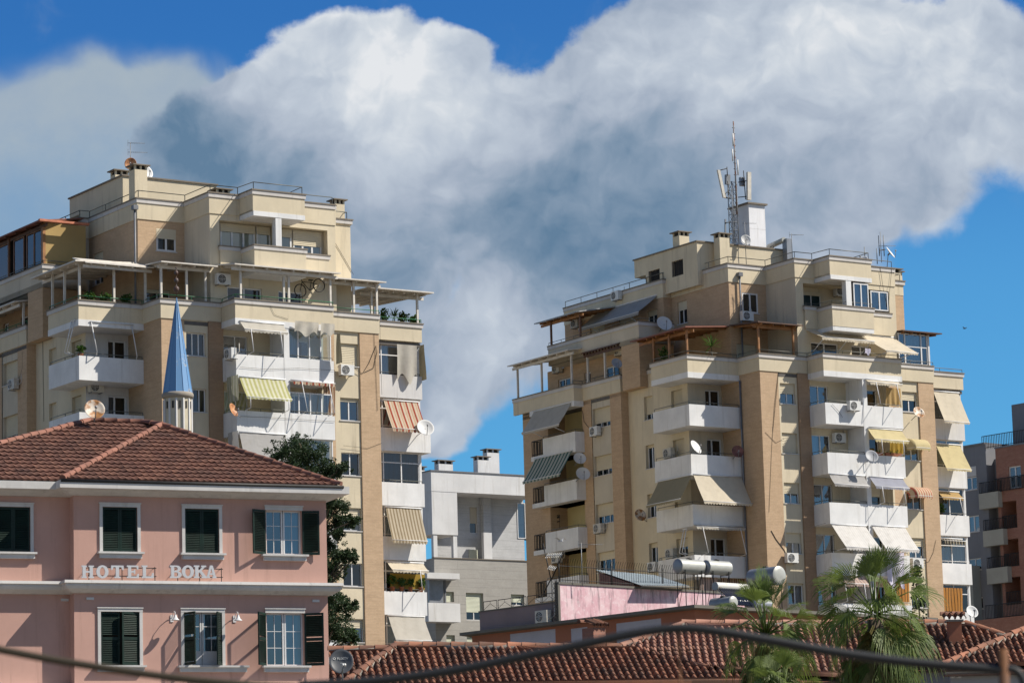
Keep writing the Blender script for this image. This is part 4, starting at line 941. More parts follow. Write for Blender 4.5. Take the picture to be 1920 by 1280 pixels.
def awning(S, P, a, b, bot, out, mat, label, val=.2, arm_z=None, arm_u=(.18, .82), sag=.04, group='awnings on the balconies', d0=.03, narm=2):
    """fabric from a wall roller at the line a-b (photo points on plane P) down to a front bar standing `out` proud"""
    u0, z0 = P.px(S, *a, d0); u1, z1 = P.px(S, *b, d0); zt_ = (z0+z1)/2; zb = P.px(S, *bot, out)[1]
    if u0 > u1: u0, u1 = u1, u0
    base = P.p((u0+u1)/2, zt_, 0); o = empty('awning', S.w(*base), S.rot); tag(o, label, 'awning', group); w = u1-u0
    rnd = random.Random(hash(label) % 9999 if False else int(abs(u0*37+zt_*11))); ph = rnd.random()*6
    def fn(u, v):
        x = u0+w*u; s = sag*math.sin(math.pi*v)+.02*math.sin(u*w*4+ph)*v+.014*math.sin(u*w*9+ph*2+v*3)+.03*math.sin(u*math.pi)*v
        return P.p(x, zt_+(zb-zt_)*v-s*.6, d0+(out-d0)*v-s*.4)
    m = MB(base); m.grid(fn, max(4, int(w*5)), 8); c = m.build('fabric', M[mat], o)
    if val:
        sc = max(3, int(w/.2))
        def fv(u, v):
            k = abs(math.sin(u*math.pi*sc)); return P.p(u0+w*u, zb-(val*(.62+.38*k))*v, out+.01+.015*math.sin(u*w*7+ph)*v)
        m = MB(base); m.grid(fv, sc*5, 2); m.build('valance', M[mat], c)
    m = MB(base); m.tube([P.p(u0-.03, zb, out), P.p(u1+.03, zb, out)], .022, 6); m.build('front_bar', M['frame'], o)
    m = MB(base); m.tube([P.p(u0-.05, zt_+.02, d0+.02), P.p(u1+.05, zt_+.02, d0+.02)], .04, 8); m.build('roller', M['frame'], o)
    if arm_z is not None:
        for f_ in arm_u:
            m = MB(base); arms(m, P, (u0+w*f_,), arm_z, out, zb); m.build('arm', M['frame'], o)
    return o
def bare_frame(S, P, tops, bots, label, d=.35):
    u, z = P.px(S, *tops[0], .05); base = P.p(u, z, 0); o = empty('folded_awning', S.w(*base), S.rot); tag(o, label, 'awning', 'awnings on the balconies')
    for a, b in zip(tops, bots):
        u0, z0 = P.px(S, *a, .05); u1, z1 = P.px(S, *b, d); m = MB(base); m.tube([P.p(u0, z0, .05), P.p(u1, z1, d)], .028, 5); m.tube([P.p(u1, z1, d), P.p(u1+.12, z1-.12, .03)], .024, 5); m.build('arm', M['frame'], o)
    us = [P.px(S, *a, .05) for a in tops]; m = MB(base); m.tube([P.p(us[0][0]-.1, us[0][1], .06), P.p(us[-1][0]+.1, us[-1][1], .06)], .03, 6); m.build('roller', M['frame'], o)
def drape(S, P, a, b, d, mat, label, name='curtain', cat='curtain', group='curtains and cloths on the balconies', folds=18, amp=.05, lean=0, ragged=.0, taper=0):
    """hanging cloth with folds; a = upper, b = lower opposite photo corner on plane P"""
    u0, z1 = P.px(S, *a, d); u1, z0 = P.px(S, *b, d)
    if u0 > u1: u0, u1 = u1, u0
    base = P.p((u0+u1)/2, z1, 0); m = MB(base); w = u1-u0; h = z1-z0; ph = u0*3
    def fn(u, v):
        uu = u0+w*(u+(.5-u)*taper*v)+lean*v; rg = ragged*math.sin(u*9+ph)*v
        return P.p(uu, z1-(h+rg)*v, d+amp*(.4+.6*v)*math.sin(u*w*folds+ph+v*.8)+.02*math.sin(v*5+u*7))
    m.grid(fn, max(10, int(w*folds*1.4)), 10); o = m.build(name, M[mat], None, S.w(*base), S.rot); tag(o, label, cat, group); return o
def bonnet(S, P, a, b, out, h, mat, label):
    u0, z = P.px(S, *a); u1, _ = P.px(S, *b); base = P.p((u0+u1)/2, z, 0); o = empty('awning', S.w(*base), S.rot); tag(o, label, 'awning', 'awnings on the balconies')
    w = u1-u0; m = MB(base)
    def fn(u, v):
        e = min(1, math.sin(math.pi*min(max(u, .0), 1))*2.2); t = v*math.pi/2
        return P.p(u0+w*u, z-h+h*math.cos(t)*(.35+.65*e), .03+out*math.sin(t)*(.3+.7*e))
    m.grid(fn, 20, 10); c = m.build('fabric', M[mat], o)
    m = MB(base); sc = max(3, int(w/.16))
    m.grid(lambda u, v: P.p(u0+w*u, z-h-(.16*(.6+.4*abs(math.sin(u*math.pi*sc))))*v, .03+out*(.3+.7*min(1, math.sin(math.pi*u)*2.2))+.004), sc*5, 2); m.build('valance', M[mat], c)
    m = MB(base); m.tube([P.p(u0+w*k/16, z-h+.0, .03+out*(.3+.7*min(1, math.sin(math.pi*k/16)*2.2))) for k in range(17)], .018, 5); m.build('frame', M['frame'], o)
    return o
def pergola(S, T, c, posts, roof='pergola_wt', post='pergola_wt', thick=.07, rafters=5, top=None, pz=None, beam=True):
    """c: four plan corners with z (inner a, inner b, outer b, outer a); posts stand on the parapet"""
    m = MB(); m.hexa([(x, y, z) for x, y, z in c], [(x, y, z+thick) for x, y, z in c]); r = m.build('pergola_roof', M[top or 'sheet'], T)
    ia, ib, ob, oa = map(Vector, c)
    for k in range(rafters):
        f = (k+.5)/rafters; a = ia.lerp(ib, f); b = a.lerp(oa.lerp(ob, f), .94); m = MB(); d = (ib-ia); d.z = 0; d.normalize(); d *= .035
        dn = Vector((0, 0, -.12)); m.hexa([a-d+dn, a+d+dn, b+d+dn, b-d+dn], [a-d, a+d, b+d, b-d]); m.build('rafter', M[roof], r)
    if beam:
        m = MB(); f = .82; a = ia.lerp(oa, f); b = ib.lerp(ob, f); nrm = (oa-ia); nrm.z = 0; nrm.normalize(); nrm *= .04; dz = Vector((0, 0, -.12)); d2 = Vector((0, 0, -.28))
        m.hexa([a-nrm+d2, b-nrm+d2, b+nrm+d2, a+nrm+d2], [a-nrm+dz, b-nrm+dz, b+nrm+dz, a+nrm+dz]); m.build('pergola_beam', M[roof], T)
    for x, y, z in posts:
        m = MB(); m.box(x-.055, x+.055, y-.055, y+.055, (pz or ZT)-.0, z); m.build('pergola_post', M[post], T)
def leaves(m, c, r, n, size, rnd, flat=.6, up=.3, shape=None):
    """leaf-sized faces through a volume"""
    c = Vector(c)
    for _ in range(n):
        d = Vector((rnd.gauss(0, 1), rnd.gauss(0, 1), rnd.gauss(0, 1))).normalized()*(r*rnd.random()**.45)
        p = c+Vector((d.x, d.y, d.z*flat)); a = Vector((rnd.gauss(0, 1), rnd.gauss(0, 1), rnd.gauss(up, .7))).normalized(); b = a.cross(Vector((rnd.gauss(0, 1), rnd.gauss(0, 1), rnd.gauss(0, 1)))).normalized()
        s = size*rnd.uniform(.6, 1.3); w = s*.42
        m.poly([p-b*w*.2, p+a*s*.5-b*w, p+a*s, p+a*s*.5+b*w])
def pot_plant(loc, label, h=.7, kind='bush', bloom=False, pot=True, seed=1, group='potted plants on balconies and terraces', r=.3):
    rnd = random.Random(seed); o = empty('potted_plant', loc); tag(o, label, 'potted plant', group)
    m = MB(flip=False); m.lathe([(.11, 0), (.15, .24), (.165, .24), (.165, .28), (.14, .28)], 12); m.build('pot', M['terracotta'], o)
    m = MB(flip=False)
    if kind == 'bush':
        for k in range(9): a = rnd.random()*6.3; m.tube([(0, 0, .26), (math.cos(a)*r*.4, math.sin(a)*r*.4, .3+h*.5), (math.cos(a)*r*.7, math.sin(a)*r*.7, .3+h*rnd.uniform(.7, 1))], .008, 4)
        leaves(m, (0, 0, .32+h*.5), r, 150, .15, rnd, flat=h/(2*r))
        m.build('foliage', M['leaf'], o)
        if bloom: m = MB(flip=False); leaves(m, (0, 0, .35+h*.55), r, 40, .09, rnd, flat=h/(2*r)); m.build('bloom', M['leaf_red'], o)
    else:   # spiky rosette on a stem
        m.tube([(0, 0, .25), (.02, 0, .25+h*.45)], .03, 6); m.build('stem', M['bark'], o)
        m = MB(flip=False)
        for k in range(46):
            a = rnd.random()*6.3; e = rnd.uniform(-.3, 1.3); L = h*rnd.uniform(.5, .75); d = Vector((math.cos(a)*math.cos(e), math.sin(a)*math.cos(e), math.sin(e))); s = Vector((-math.sin(a), math.cos(a), 0))*.02
            p = Vector((.02, 0, .25+h*.5)); q = p+d*L*.6; t = p+d*L+Vector((0, 0, -.12*L)); m.poly([p-s, q-s*1.3, t, q+s*1.3, p+s])
        m.build('foliage', M['leaf'], o)
    return o
def yagi(loc, label, h=2.0, booms=((1.0, 80, .9),), group='television aerials'):
    o = empty('television_aerial', loc); tag(o, label, 'aerial', group)
    m = MB(flip=False); m.tube([(0, 0, 0), (0, 0, h*1.02)], .022, 6); m.build('pole', M['grey_metal'], o)
    for z, az, L in booms:
        a = R_(az); d = Vector((math.sin(a), math.cos(a), .0)); s = Vector((d.y, -d.x, 0)); p = Vector((0, 0, h*z)); m = MB(flip=False)
        m.tube([p-d*.15, p+d*L], .012, 5)
        for k in range(9):
            q = p+d*(L*(k+.6)/9); l = .16-.006*k; m.tube([q-s*l, q+s*l], .007, 4)
        m.tube([p-d*.13+Vector((0, 0, -.18)), p-d*.13+Vector((0, 0, .18))], .01, 4); m.build('yagi', M['grey_metal'], o)
    return o
# ---- planes of the towers
F0, FB, FW, FW2, FW3, FD, FP = Pl('f', .02), Pl('f', -1.72), Pl('f', -1.6), Pl('f', -1.25), Pl('f', -2.72), Pl('f', -3.66), Pl('f', -4.52)
LD, LDW, LA, LC, LT, LP = Pl('l', -7.42), Pl('l', -6.15), Pl('l', -7.39), Pl('l', -6.66), Pl('l', -5.55), Pl('l', -4.1)
LB = Pl('l', -.1)
# ---- air conditioners
for P, x, y, lb, old in (
 (LP, 1152, 554, 'air conditioner high on the penthouse side wall, above the grey awning of the mast tower', 0), (LP, 1076, 606, 'air conditioner under the timber canopy of the mast tower penthouse terrace', 1),
 (FP, 1403, 592, 'air conditioner below the penthouse window beside the tall downpipe of the mast tower', 0), (LT, 1158, 657, 'air conditioner on the terrace wall under the dark slatted pergola, mast tower', 1),
 (LT, 1041, 690, 'air conditioner on the brick wall under the white pergola, mast tower', 1), (LC, 1112, 808, 'air conditioner at the topmost shuttered side window of the mast tower', 0),
 (LC, 1119, 990, 'air conditioner below the third shuttered side window of the mast tower', 1), (F0, 1604, 760, 'air conditioner hung outside the white front balcony parapet with a long shadow', 0),
 (FB, 1576, 820, 'air conditioner high on the back wall inside the second front balcony, mast tower', 0), (Pl('f', -2.58), 1578, 546, 'air conditioner inside the penthouse loggia beside the white column, mast tower', 0),
 (LDW, 1250, 849, 'air conditioner on the corner balcony with the white dish, mast tower', 1), (LDW, 1221, 1062, 'air conditioner under the lowest narrow side window, above the iron fence', 0),
 (LDW, 1254, 1037, 'air conditioner on the corner balcony just above the white water tanks', 1), (FW, 1487, 1045, 'air conditioner on the brick pier beside a dangling cable, mast tower', 0),
 (Pl('l', -6.7), 1040, 1046, 'large air conditioner behind the lattice aerial at the foot of the loggia balconies', 1), (FW2, 1722, 1055, 'air conditioner beside the hanging lilac sheet, above the conifer', 0)):
    ac_unit(SR, P, x, y, lb, old)
for P, x, y, lb, old in (
 (LB, 427, 663, 'air conditioner on the side of the first white balcony, right of the blue spire'.replace('right of', 'near'), 0), (FW2, 652, 693, 'air conditioner under the closed roller shutter, hotel-side tower', 0),
 (FW, 420, 523, 'air conditioner on the terrace beside the white column, hotel-side tower', 0), (LC, 20, 720, 'pair-fed air conditioner below a shuttered window at the edge of the hotel-side tower', 1),
 (Pl('f', -5.49), 182, 725, 'air conditioner under the corner balcony slab of the hotel-side tower', 1), (LT, 54, 560, 'air conditioner behind a white pergola post, hotel-side tower', 1)):
    ac_unit(SL, P, x, y, lb, old)
# ---- satellite dishes
FPT = Pl('f', -9.4); FAe = Pl('f', -15.83)
dish(SR, FPT, 1245, 608, 14.5, 'large grey-white dish at the end of the penthouse terrace, mast tower', .5)
dish(SR, LA, 1156, 682, 10, 'small pale dish on the parapet under the dark slatted pergola', .3, 'dish_gr')
dish(SR, FAe, 1087, 860, 11.5, 'upper of two pale dishes beside the green striped awning', .6, 'dish_wt', 10)
dish(SR, FAe, 1093, 889, 13, 'lower and larger of two pale dishes beside the green striped awning', .8, 'dish_wt', 10)
dish(SR, FD, 1303, 839, 13, 'bright white dish on the corner balcony of the mast tower', .5, 'dish_wt', 52)
dish(SR, FD, 1383, 847, 11, 'red-brown dish at the downpipe beside the corner balcony', .5, 'dish_red', 8, 18)
dish(SR, LDW, 1200, 966, 11, 'rusty banded dish on the cream side wall of the mast tower', .5, 'dish_rust', 20, 20)
dish(SR, F0, 1634, 856, 12, 'grey dish with a long arm on the front balcony, mast tower', .8, 'dish_gr', 14)
dish(SR, FW2, 1722, 774, 11, 'half-rusted dish beside the tan brick pier, mast tower', .7, 'dish_rust', 24)
dish(SL, LB, 436, 769, 12, 'orange dish at the corner of the second white balcony, hotel-side tower', .5, 'dish_or', 62, 20)
dish(SL, FW3, 797, 803, 16, 'white dish beside the red striped awning, hotel-side tower', 1.1, 'dish_wt', 18)
p = SH.w(-6.55, -3.9, 0); q = at(177, 769, p.y+.4); dish_at(q, 19*q.y/F, 'big rust-stained dish on the ridge of the brown hotel roof', 'dish_rust', 16, 24, (q.x, q.y, 17.9))
q = at(640, 1241, 92.5); dish_at(q, 22*q.y/F, 'dark grey dish with white lettering beside the hotel wall', 'dish_dk', 4, 18, (q.x+.05, q.y+.2, q.z-.9), text='FLIXTV')
q = at(1822, 1147, 108); dish_at(q, 11.5*q.y/F, 'cream dish behind the tile-capped chimney', 'dish_wt', 20, 26, (q.x, q.y+.1, q.z-1.2))
# roof dishes
def roof_pt(S, t, x, y): s, z = S.f(t, x, y); return S.w(s, t, z)
w = roof_pt(SL, -8.5, 245, 308); dish_at(w, 11.3*w.y/F, 'rust-orange dish on the aerial pole of the hotel-side tower roof', 'dish_or', 2, 12, (w.x, w.y+.25, w.z-.5))
w = roof_pt(SL, -8, 274, 324); dish_at(w, 13*w.y/F, 'grey-white dish behind the roof flue of the hotel-side tower', 'dish_wt', 40, 18, (w.x-.1, w.y+.2, w.z-1.2))
w = roof_pt(SR, -6.6, 1398, 451); dish_at(w, 10*w.y/F, 'white dish on a pole before the white chimney, mast tower roof', 'dish_wt', 10, 16, (w.x, w.y+.15, w.z-1.6))
w = roof_pt(SR, -3.4, 1668, 475); dish_at(w, 12*w.y/F, 'tilted white dish at the roof corner of the mast tower', 'dish_wt', 70, 34, (w.x-.2, w.y, w.z-.9))
w = roof_pt(SR, -3.6, 1617, 489); dish_at(w, 11*w.y/F, 'pale dish half hidden behind the roof railing, mast tower', 'dish_wt', -30, 50, (w.x, w.y+.2, w.z-.6))
# ---- flues and aerials on the roofs
chimney(SL, TL, *SL.f(-8.2, 224, 330)[:1], -8.2, 41.3, .75, .8, .6); s_ = SL.f(-5.2, 259, 350)[0]; chimney(SL, TL, s_, -5.2, 38.8, 2.9, .75, .7)
s_ = SL.f(-3.4, 413, 345)[0]; chimney(SL, TL, s_, -3.4, 38.8, 1.6, .8, .7); s_ = SL.f(-3.6, 632, 375)[0]; chimney(SL, TL, s_, -3.6, 38.8, 1.75, .6, .6)
s_ = SR.f(-9.5, 1277, 455)[0]; chimney(SR, TR, s_, -9.5, 41.4, 1.2, .75, .7); s_ = SR.f(-6.4, 1353, 455)[0]; chimney(SR, TR, s_, -6.4, 38.8, 3.2, .75, .6)
s_ = SR.f(-4.2, 1668, 495)[0]; chimney(SR, TR, s_, -4.2, 38.8, 1.55, 1.2, .6); s_ = SR.f(-4.6, 1678, 500)[0]; chimney(SR, TR, s_, -4.6, 38.8, 1.5, .6, .6)
w = roof_pt(SL, -8.6, 245, 340); yagi(w, 'aerial with two booms on the hotel-side tower roof', 2.15, ((1.0, 78, .8), (.76, 78, .95)))
w = roof_pt(SR, -6.5, 1398, 470); yagi(w, 'short aerial in front of the white chimney', 1.75, ((.98, 80, .75),))
w = roof_pt(SR, -2.2, 1486, 486); yagi(w, 'thin aerial standing at the roof railing of the mast tower', 1.55, ((.97, 80, .75),))
w = roof_pt(SR, -3.8, 1653, 492); yagi(w, 'cluster aerial with upright rods at the roof corner, mast tower', 1.9, ((.55, 80, .95), (.4, 150, .4)))
for k, (x, y0, y1) in enumerate(((1649, 480, 442), (1658, 480, 441), (1622, 492, 463), (1645, 495, 466))):
    w = roof_pt(SR, -3.9, x, y0); z1 = SR.f(-3.9, x, y1)[1]; m = MB(flip=False); m.tube([(0, 0, 0), (0, 0, z1-w.z)], .03, 6); o = m.build('rod_aerial', M['grey_metal'], None, w)
    tag(o, ['slim grey rod aerial beside the cluster aerial, mast tower roof', 'taller rod aerial within the roof corner cluster, mast tower', 'dark post rising through the roof railing, mast tower', 'short dark rod before the corner flue, mast tower'][k], 'aerial', 'rod aerials on the mast tower roof')
# white chimney of the mast tower
s0, s1 = SR.f(-9, 1405, 420)[0], SR.f(-9, 1435, 420)[0]; zc = SR.f(-9, 1410, 383)[1]
WC = empty('roof_chimney', SR.w(s0, -9, 41.55), SR.rot); tag(WC, 'tall white square chimney with a dark cap on the mast tower roof', 'chimney'); off = (s0, -9, 41.55)
m = MB(off); m.box(s0, s1, -10.9, -9, 41.5, zc); m.build('stack', plaster('white_chimney_paint', (.78, .78, .80), amt=.25), WC)
m = MB(off); m.box(s0-.14, s1+.14, -11.04, -8.86, zc, zc+.1); m.build('chimney_cap', M['cap'], WC)
m = MB(off); m.box(s0+.0, s1+.003, -9.0, -8.996, 43.2, 43.22); m.build('joint', M['offwhite'], WC)
# duct beside it
d0 = Vector((*SR.f(-8.6, 1441, 462)[:1], -8.6, 0)); zz = SR.f(-8.6, 1441, 460)[1]; zz2 = SR.f(-6.4, 1474, 450)[1]; sB = SR.f(-6.4, 1474, 450)[0]; sA = SR.f(-8.6, 1441, 460)[0]
DU = empty('ventilation_duct', SR.w(sA, -8.6, 41.5), SR.rot); tag(DU, 'elbowed sheet metal duct beside the white chimney', 'duct'); off = (sA, -8.6, 41.5)
m = MB(off); m.tube([(sA, -8.6, zz-.1), (sB, -6.6, zz2+.05)], .17, 10); m.build('pipe', M['tank'], DU)
m = MB(off); m.box(sB-.0, sB+.42, -6.8, -6.35, 38.9, zz2+.1); m.build('shaft', M['tank_gr'], DU)
m = MB(off); m.tube([(sB-.6, -7.0, 41.5), (sB-.5, -7.0, zz2-.2)], .025, 5); m.tube([(sB-.9, -7.2, 41.5), (sB-.5, -7.0, zz2-.2)], .025, 5); m.build('strut', M['iron'], DU)
# lattice mast
sM = SR.f(-9.6, 1376, 430)[0]; z0m = 41.55; z1m = SR.f(-9.6, 1372, 342)[1]; tM = -9.6
LMs = empty('lattice_mast', SR.w(sM, tM, z0m), SR.rot); tag(LMs, 'steel lattice telecom mast with panel antennas on the tower roof', 'antenna mast'); off = (sM, tM, z0m)
hw = .2; cs = [(sM-hw, tM-hw), (sM+hw, tM-hw), (sM+hw, tM+hw), (sM-hw, tM+hw)]
m = MB(off)
for a, b in cs: m.tube([(a, b, z0m), (a, b, z1m)], .03, 5)
n = 9
for k in range(n):
    za, zb_ = z0m+(z1m-z0m)*k/n, z0m+(z1m-z0m)*(k+1)/n
    for q in range(4):
        A, B = cs[q], cs[(q+1) % 4]
        if k % 2: A, B = B, A
        m.tube([(*A, za), (*B, zb_)], .016, 4)
    for q in range(4): m.tube([(*cs[q], zb_), (*cs[(q+1) % 4], zb_)], .014, 4)
m.build('lattice', M['grey_metal'], LMs)
sP, zP0, zP1 = SR.f(-9.2, 1381, 380)[0], SR.f(-9.2, 1382, 385)[1], SR.f(-9.2, 1379, 228)[1]
m = MB(off); m.tube([(sP, -9.2, zP0-.6), (sP, -9.2, zP0+(zP1-zP0)*.45), (sP-.0, -9.2, zP1)], .06, 8, r2=.035); pl = m.build('pole', rusty('mast_pole', (.2, .2, .2), (.25, .09, .05)), LMs)
m = MB(off)
for k in range(9): z = zP0+(zP1-zP0)*(.36+.07*k); m.tube([(sP-.12, -9.2, z), (sP+.1, -9.2, z)], .02, 4)
m.build('clamp', M['iron'], pl)
for dx, f0, f1 in ((-.2, .52, .66), (-.12, .7, .85), (.17, .36, .54)):
    m = MB(off); m.tube([(sP+dx, -9.15, zP0+(zP1-zP0)*f0), (sP+dx, -9.15, zP0+(zP1-zP0)*f1)], .045, 6); m.build('whip_antenna', M['ac'], LMs)
def seg(x0, y0, x1, y1, w, d, t, nm, mat):
    a, za = SR.f(t, x0, y0); b, zb_ = SR.f(t, x1, y1); m = MB(off); A, B = Vector((a, t, za)), Vector((b, t, zb_)); ex = Vector((w/2, 0, 0)); ey = Vector((0, d/2, 0))
    m.hexa([B-ex-ey, B+ex-ey, B+ex+ey, B-ex+ey], [A-ex-ey, A+ex-ey, A+ex+ey, A-ex+ey]); return m.build(nm, M[mat], LMs)
seg(1347, 319, 1358, 371, .2, .12, -9.1, 'panel_antenna', 'ac_old'); seg(1404, 323, 1404, 375, .28, .16, -9.0, 'panel_antenna', 'ac_old'); seg(1360, 411, 1360, 450, .09, .07, -9.3, 'panel_antenna', 'grey_metal')
seg(1364, 328, 1364, 346, .3, .2, -9.4, 'radio_unit', 'grey_metal'); seg(1391, 333, 1392, 349, .34, .2, -9.4, 'radio_unit', 'tank_gr')
for (x0, y0, x1, y1) in ((1358, 371, 1370, 372), (1348, 320, 1363, 316), (1363, 313, 1364, 330), (1384, 342, 1404, 338), (1384, 370, 1404, 368), (1360, 418, 1370, 416), (1360, 443, 1370, 442), (1394, 320, 1398, 374)):
    a, za = SR.f(-9.25, x0, y0); b, zb_ = SR.f(-9.25, x1, y1); m = MB(off); m.tube([(a, -9.25, za), (b, -9.25, zb_)], .03, 5); m.build('bracket', M['iron'], LMs)
m = MB(off); c0, zc0_ = SR.f(-9.2, 1365, 366)
m.tube([(c0+.2*math.cos(k*.6), -9.2, zc0_+.2*math.sin(k*.6)) for k in range(22)], .025, 5); m.tube([(c0, -9.2, zc0_+.9), (c0+.1, -9.2, zc0_+.4), (c0+.05, -9.2, zc0_)], .03, 5); m.build('cable_coil', M['iron'], LMs)
# downpipes on the mast tower
for S, T, t, s_pts, zs in ((SR, TR, -4.4, None, None),):
    a, z1 = SR.f(-4.4, 1386, 518); m = MB(); m.tube([(a, -4.36, z1), (a, -4.36, ZT+.2), (a, -3.3, ZT-.1), (a-.05, -3.3, ZT-1.4)], .06, 8); m.box(a-.14, a+.14, -4.5, -4.2, z1-.02, z1+.22); m.build('downpipe', M['pipe'], TR)
m = MB(); m.tube([(-3.72, -3.5, ZT-1.4), (-3.72, -3.5, 8)], .055, 8); m.build('downpipe', M['pipe'], TR)
a, z1 = SL.f(-4.4, 252, 393); m = MB(); m.tube([(a, -4.36, z1), (a, -4.36, ZT-1)], .06, 8); m.box(a-.14, a+.14, -4.5, -4.2, z1-.02, z1+.22); m.build('downpipe', M['pipe'], TL)
# ---- awnings, mast tower
def px(S, P, x, y, d=0): return P.px(S, x, y, d)
pz = lambda k: Zk(k)+.12
awning(SR, LP, (1120, 590), (1232, 549), (1170, 592), 1.5, 'cl_grey', 'grey retractable awning over the penthouse terrace, mast tower', .22, 36.9)
awning(SR, FW, (1512, 616), (1610, 629), (1540, 631), 1.5, 'cl_cream', 'cream awning rolled half in above the terrace, beside its twin', .2, pz(-1), (.05, .5, .95))
awning(SR, FW, (1616, 629), (1675, 632), (1650, 656), 2.3, 'cl_cream', 'sloping cream awning at full reach above the front terrace, mast tower', .14, pz(-1), (.12, .88))
awning(SR, F0, (1623, 711), (1683, 716), (1650, 717), .45, 'cl_cream', 'short cream awning with scalloped edge on the topmost white balcony', .18, pz(0))
awning(SR, F0, (1627, 802), (1690, 808), (1660, 824), .7, 'cl_yellow', 'yellow awning half down over the red flower boxes', .18, pz(1))
awning(SR, F0, (1555, 888), (1620, 893), (1590, 908), .5, 'cl_grey', 'grey awning half down, above a dark balcony with a red pot', .16, None)
awning(SR, F0, (1630, 893), (1693, 898), (1660, 912), .6, 'cl_blue', 'blue-grey awning half down next to the grey one', .16, pz(2))
awning(SR, F0, (1559, 983), (1623, 986), (1600, 1025), 1.35, 'cl_white', 'white awning fully down, next to the balcony column', .2, pz(3), (.12, .75))
awning(SR, F0, (1635, 985), (1697, 989), (1670, 1028), 1.25, 'cl_white', 'white awning fully down above the hanging lilac sheet', .2, pz(3), (.1, .8))
awning(SR, F0, (1562, 1077), (1618, 1080), (1590, 1093), .6, 'cl_pink', 'faded striped awning behind the tall palm', .18, pz(4))
bonnet(SR, Pl('f', -1.2), (1694, 822), (1734, 824), .8, .62, 'cl_yellow', 'yellow bonnet awning over a pier-side window')
bonnet(SR, Pl('f', -1.2), (1698, 912), (1738, 914), .8, .62, 'cl_redf', 'red and cream bonnet awning over a pier-side window')
awning(SR, FW3, (1750, 735), (1797, 735), (1775, 789), .95, 'cl_cream', 'cream awning fully down, uppermost in the end bay of the mast tower', .14, pz(0), (.8,))
awning(SR, FW3, (1754, 832), (1800, 834), (1780, 878), 1.0, 'cl_yellow', 'yellow awning fully down in the end bay of the mast tower', .14, pz(1), (.75,))
awning(SR, FW3, (1758, 920), (1797, 923), (1775, 932), .5, 'cl_tan', 'tan awning half down above balcony greenery, end bay of the mast tower', .16, pz(2), (.8,))
awning(SR, FW3, (1764, 1008), (1803, 1012), (1785, 1013), .4, 'cl_dark', 'dark striped valance over a glazed balcony, end bay of the mast tower', .26, None)
awning(SR, LA, (1001, 772), (1071, 754), (1025, 800), 1.0, 'cl_beige', 'grey-beige awning down on the rear loggia, uppermost of its column', .16, pz(0), (.22, .8))
awning(SR, LA, (1003, 861), (1073, 844), (1030, 892), 1.0, 'cl_green', 'green striped awning beside two pale dishes', .18, None)
awning(SR, LD, (1234, 901), (1297, 892), (1262, 937), .95, 'cl_dkbeige', 'olive-beige awning down on the shaded side of the corner balcony', .18, None)
awning(SR, FD, (1300, 891), (1390, 893), (1345, 940), 1.0, 'cl_cream', 'cream awning down at the front of the corner balcony, cut by shadow', .18, None)
awning(SR, FD, (1301, 982), (1392, 989), (1345, 988), .3, 'cl_beige', 'rolled awning with hanging scalloped edge above the water tanks', .16, pz(3), (.12, .9))
# ---- awnings, hotel-side tower
awning(SL, F0, (450, 601), (531, 610), (490, 619), .55, 'cl_beige', 'pale awning half down, uppermost on the hotel-side tower', .16, pz(0), (.14, .82))
awning(SL, F0, (449, 707), (534, 712), (490, 745), .8, 'cl_greeny', 'weathered green and yellow striped awning, hotel-side tower', .12, pz(1), (.08, .92))
awning(SL, F0, (546, 713), (624, 718), (585, 716), .25, 'cl_red', 'red striped valance over a glazed balcony, hotel-side tower', .2, pz(1), (.2, .85))
awning(SL, F0, (449, 810), (535, 815), (490, 870), .7, 'cl_grey', 'plain grey awning hanging down just above the brown hotel roof', .1, None, (.1,))
awning(SL, FW3, (719, 750), (783, 754), (752, 803), .95, 'cl_red', 'red and cream striped awning fully down beside a white dish', .2, pz(1), (.78,))
awning(SL, FW3, (723, 951), (788, 953), (757, 1012), .7, 'cl_brown', 'brown and beige striped awning fully down, hotel-side tower', .2, pz(3), (.78,))
awning(SL, FW3, (726, 1053), (793, 1056), (760, 1068), .6, 'cl_cream', 'cream awning half down over a row of potted plants', .16, pz(4), (.76,))
awning(SL, FW3, (728, 1154), (795, 1156), (762, 1199), .8, 'cl_beige', 'plain beige awning fully down, just above the old tiled roof', .12, pz(5), (.72,))
bare_frame(SL, FD, ((171, 603), (247, 609)), ((182, 659), (257, 667)), 'bare white awning arms at the front of the corner balcony, hotel-side tower')
bare_frame(SL, LD, ((135, 602), (140, 600)), ((121, 661), (126, 660)), 'bare white awning arm on the shaded side of the corner balcony, hotel-side tower')
bare_frame(SR, LD, ((1282, 992), (1287, 991)), ((1274, 1036), (1279, 1035)), 'bare white awning arm beside the corner balcony above the white tanks')
# ---- cloths and curtains
drape(SR, Pl('f', -.6), (1661, 726), (1690, 762), 0, 'cl_tan', 'tan curtain drawn at the end of the topmost white balcony', taper=-.1)
drape(SR, Pl('f', -.5), (1668, 828), (1694, 853), 0, 'cl_mustard', 'mustard curtain drawn under the half-down yellow awning')
drape(SR, Pl('l', -.3), (1536, 1079), (1563, 1135), 0, 'cl_pink', 'faded striped curtain tied at the balcony corner behind the palm', taper=.4)
drape(SR, Pl('f', -.45), (1680, 1083), (1706, 1128), 0, 'cl_orange', 'orange slatted blind on a balcony behind the palm', folds=8, amp=.02)
drape(SR, FW3, (1768, 1101), (1806, 1146), .03, 'cl_orange', 'long orange slatted blind at the foot of the end bay', folds=6, amp=.02)
drape(SR, FD, (1312, 1080), (1346, 1116), -.3, 'cl_pink', 'striped curtain below the water tanks, half drawn')
drape(SR, FD, (1352, 1082), (1396, 1114), -.3, 'cl_brownc', 'brown striped curtain behind the tank stand')
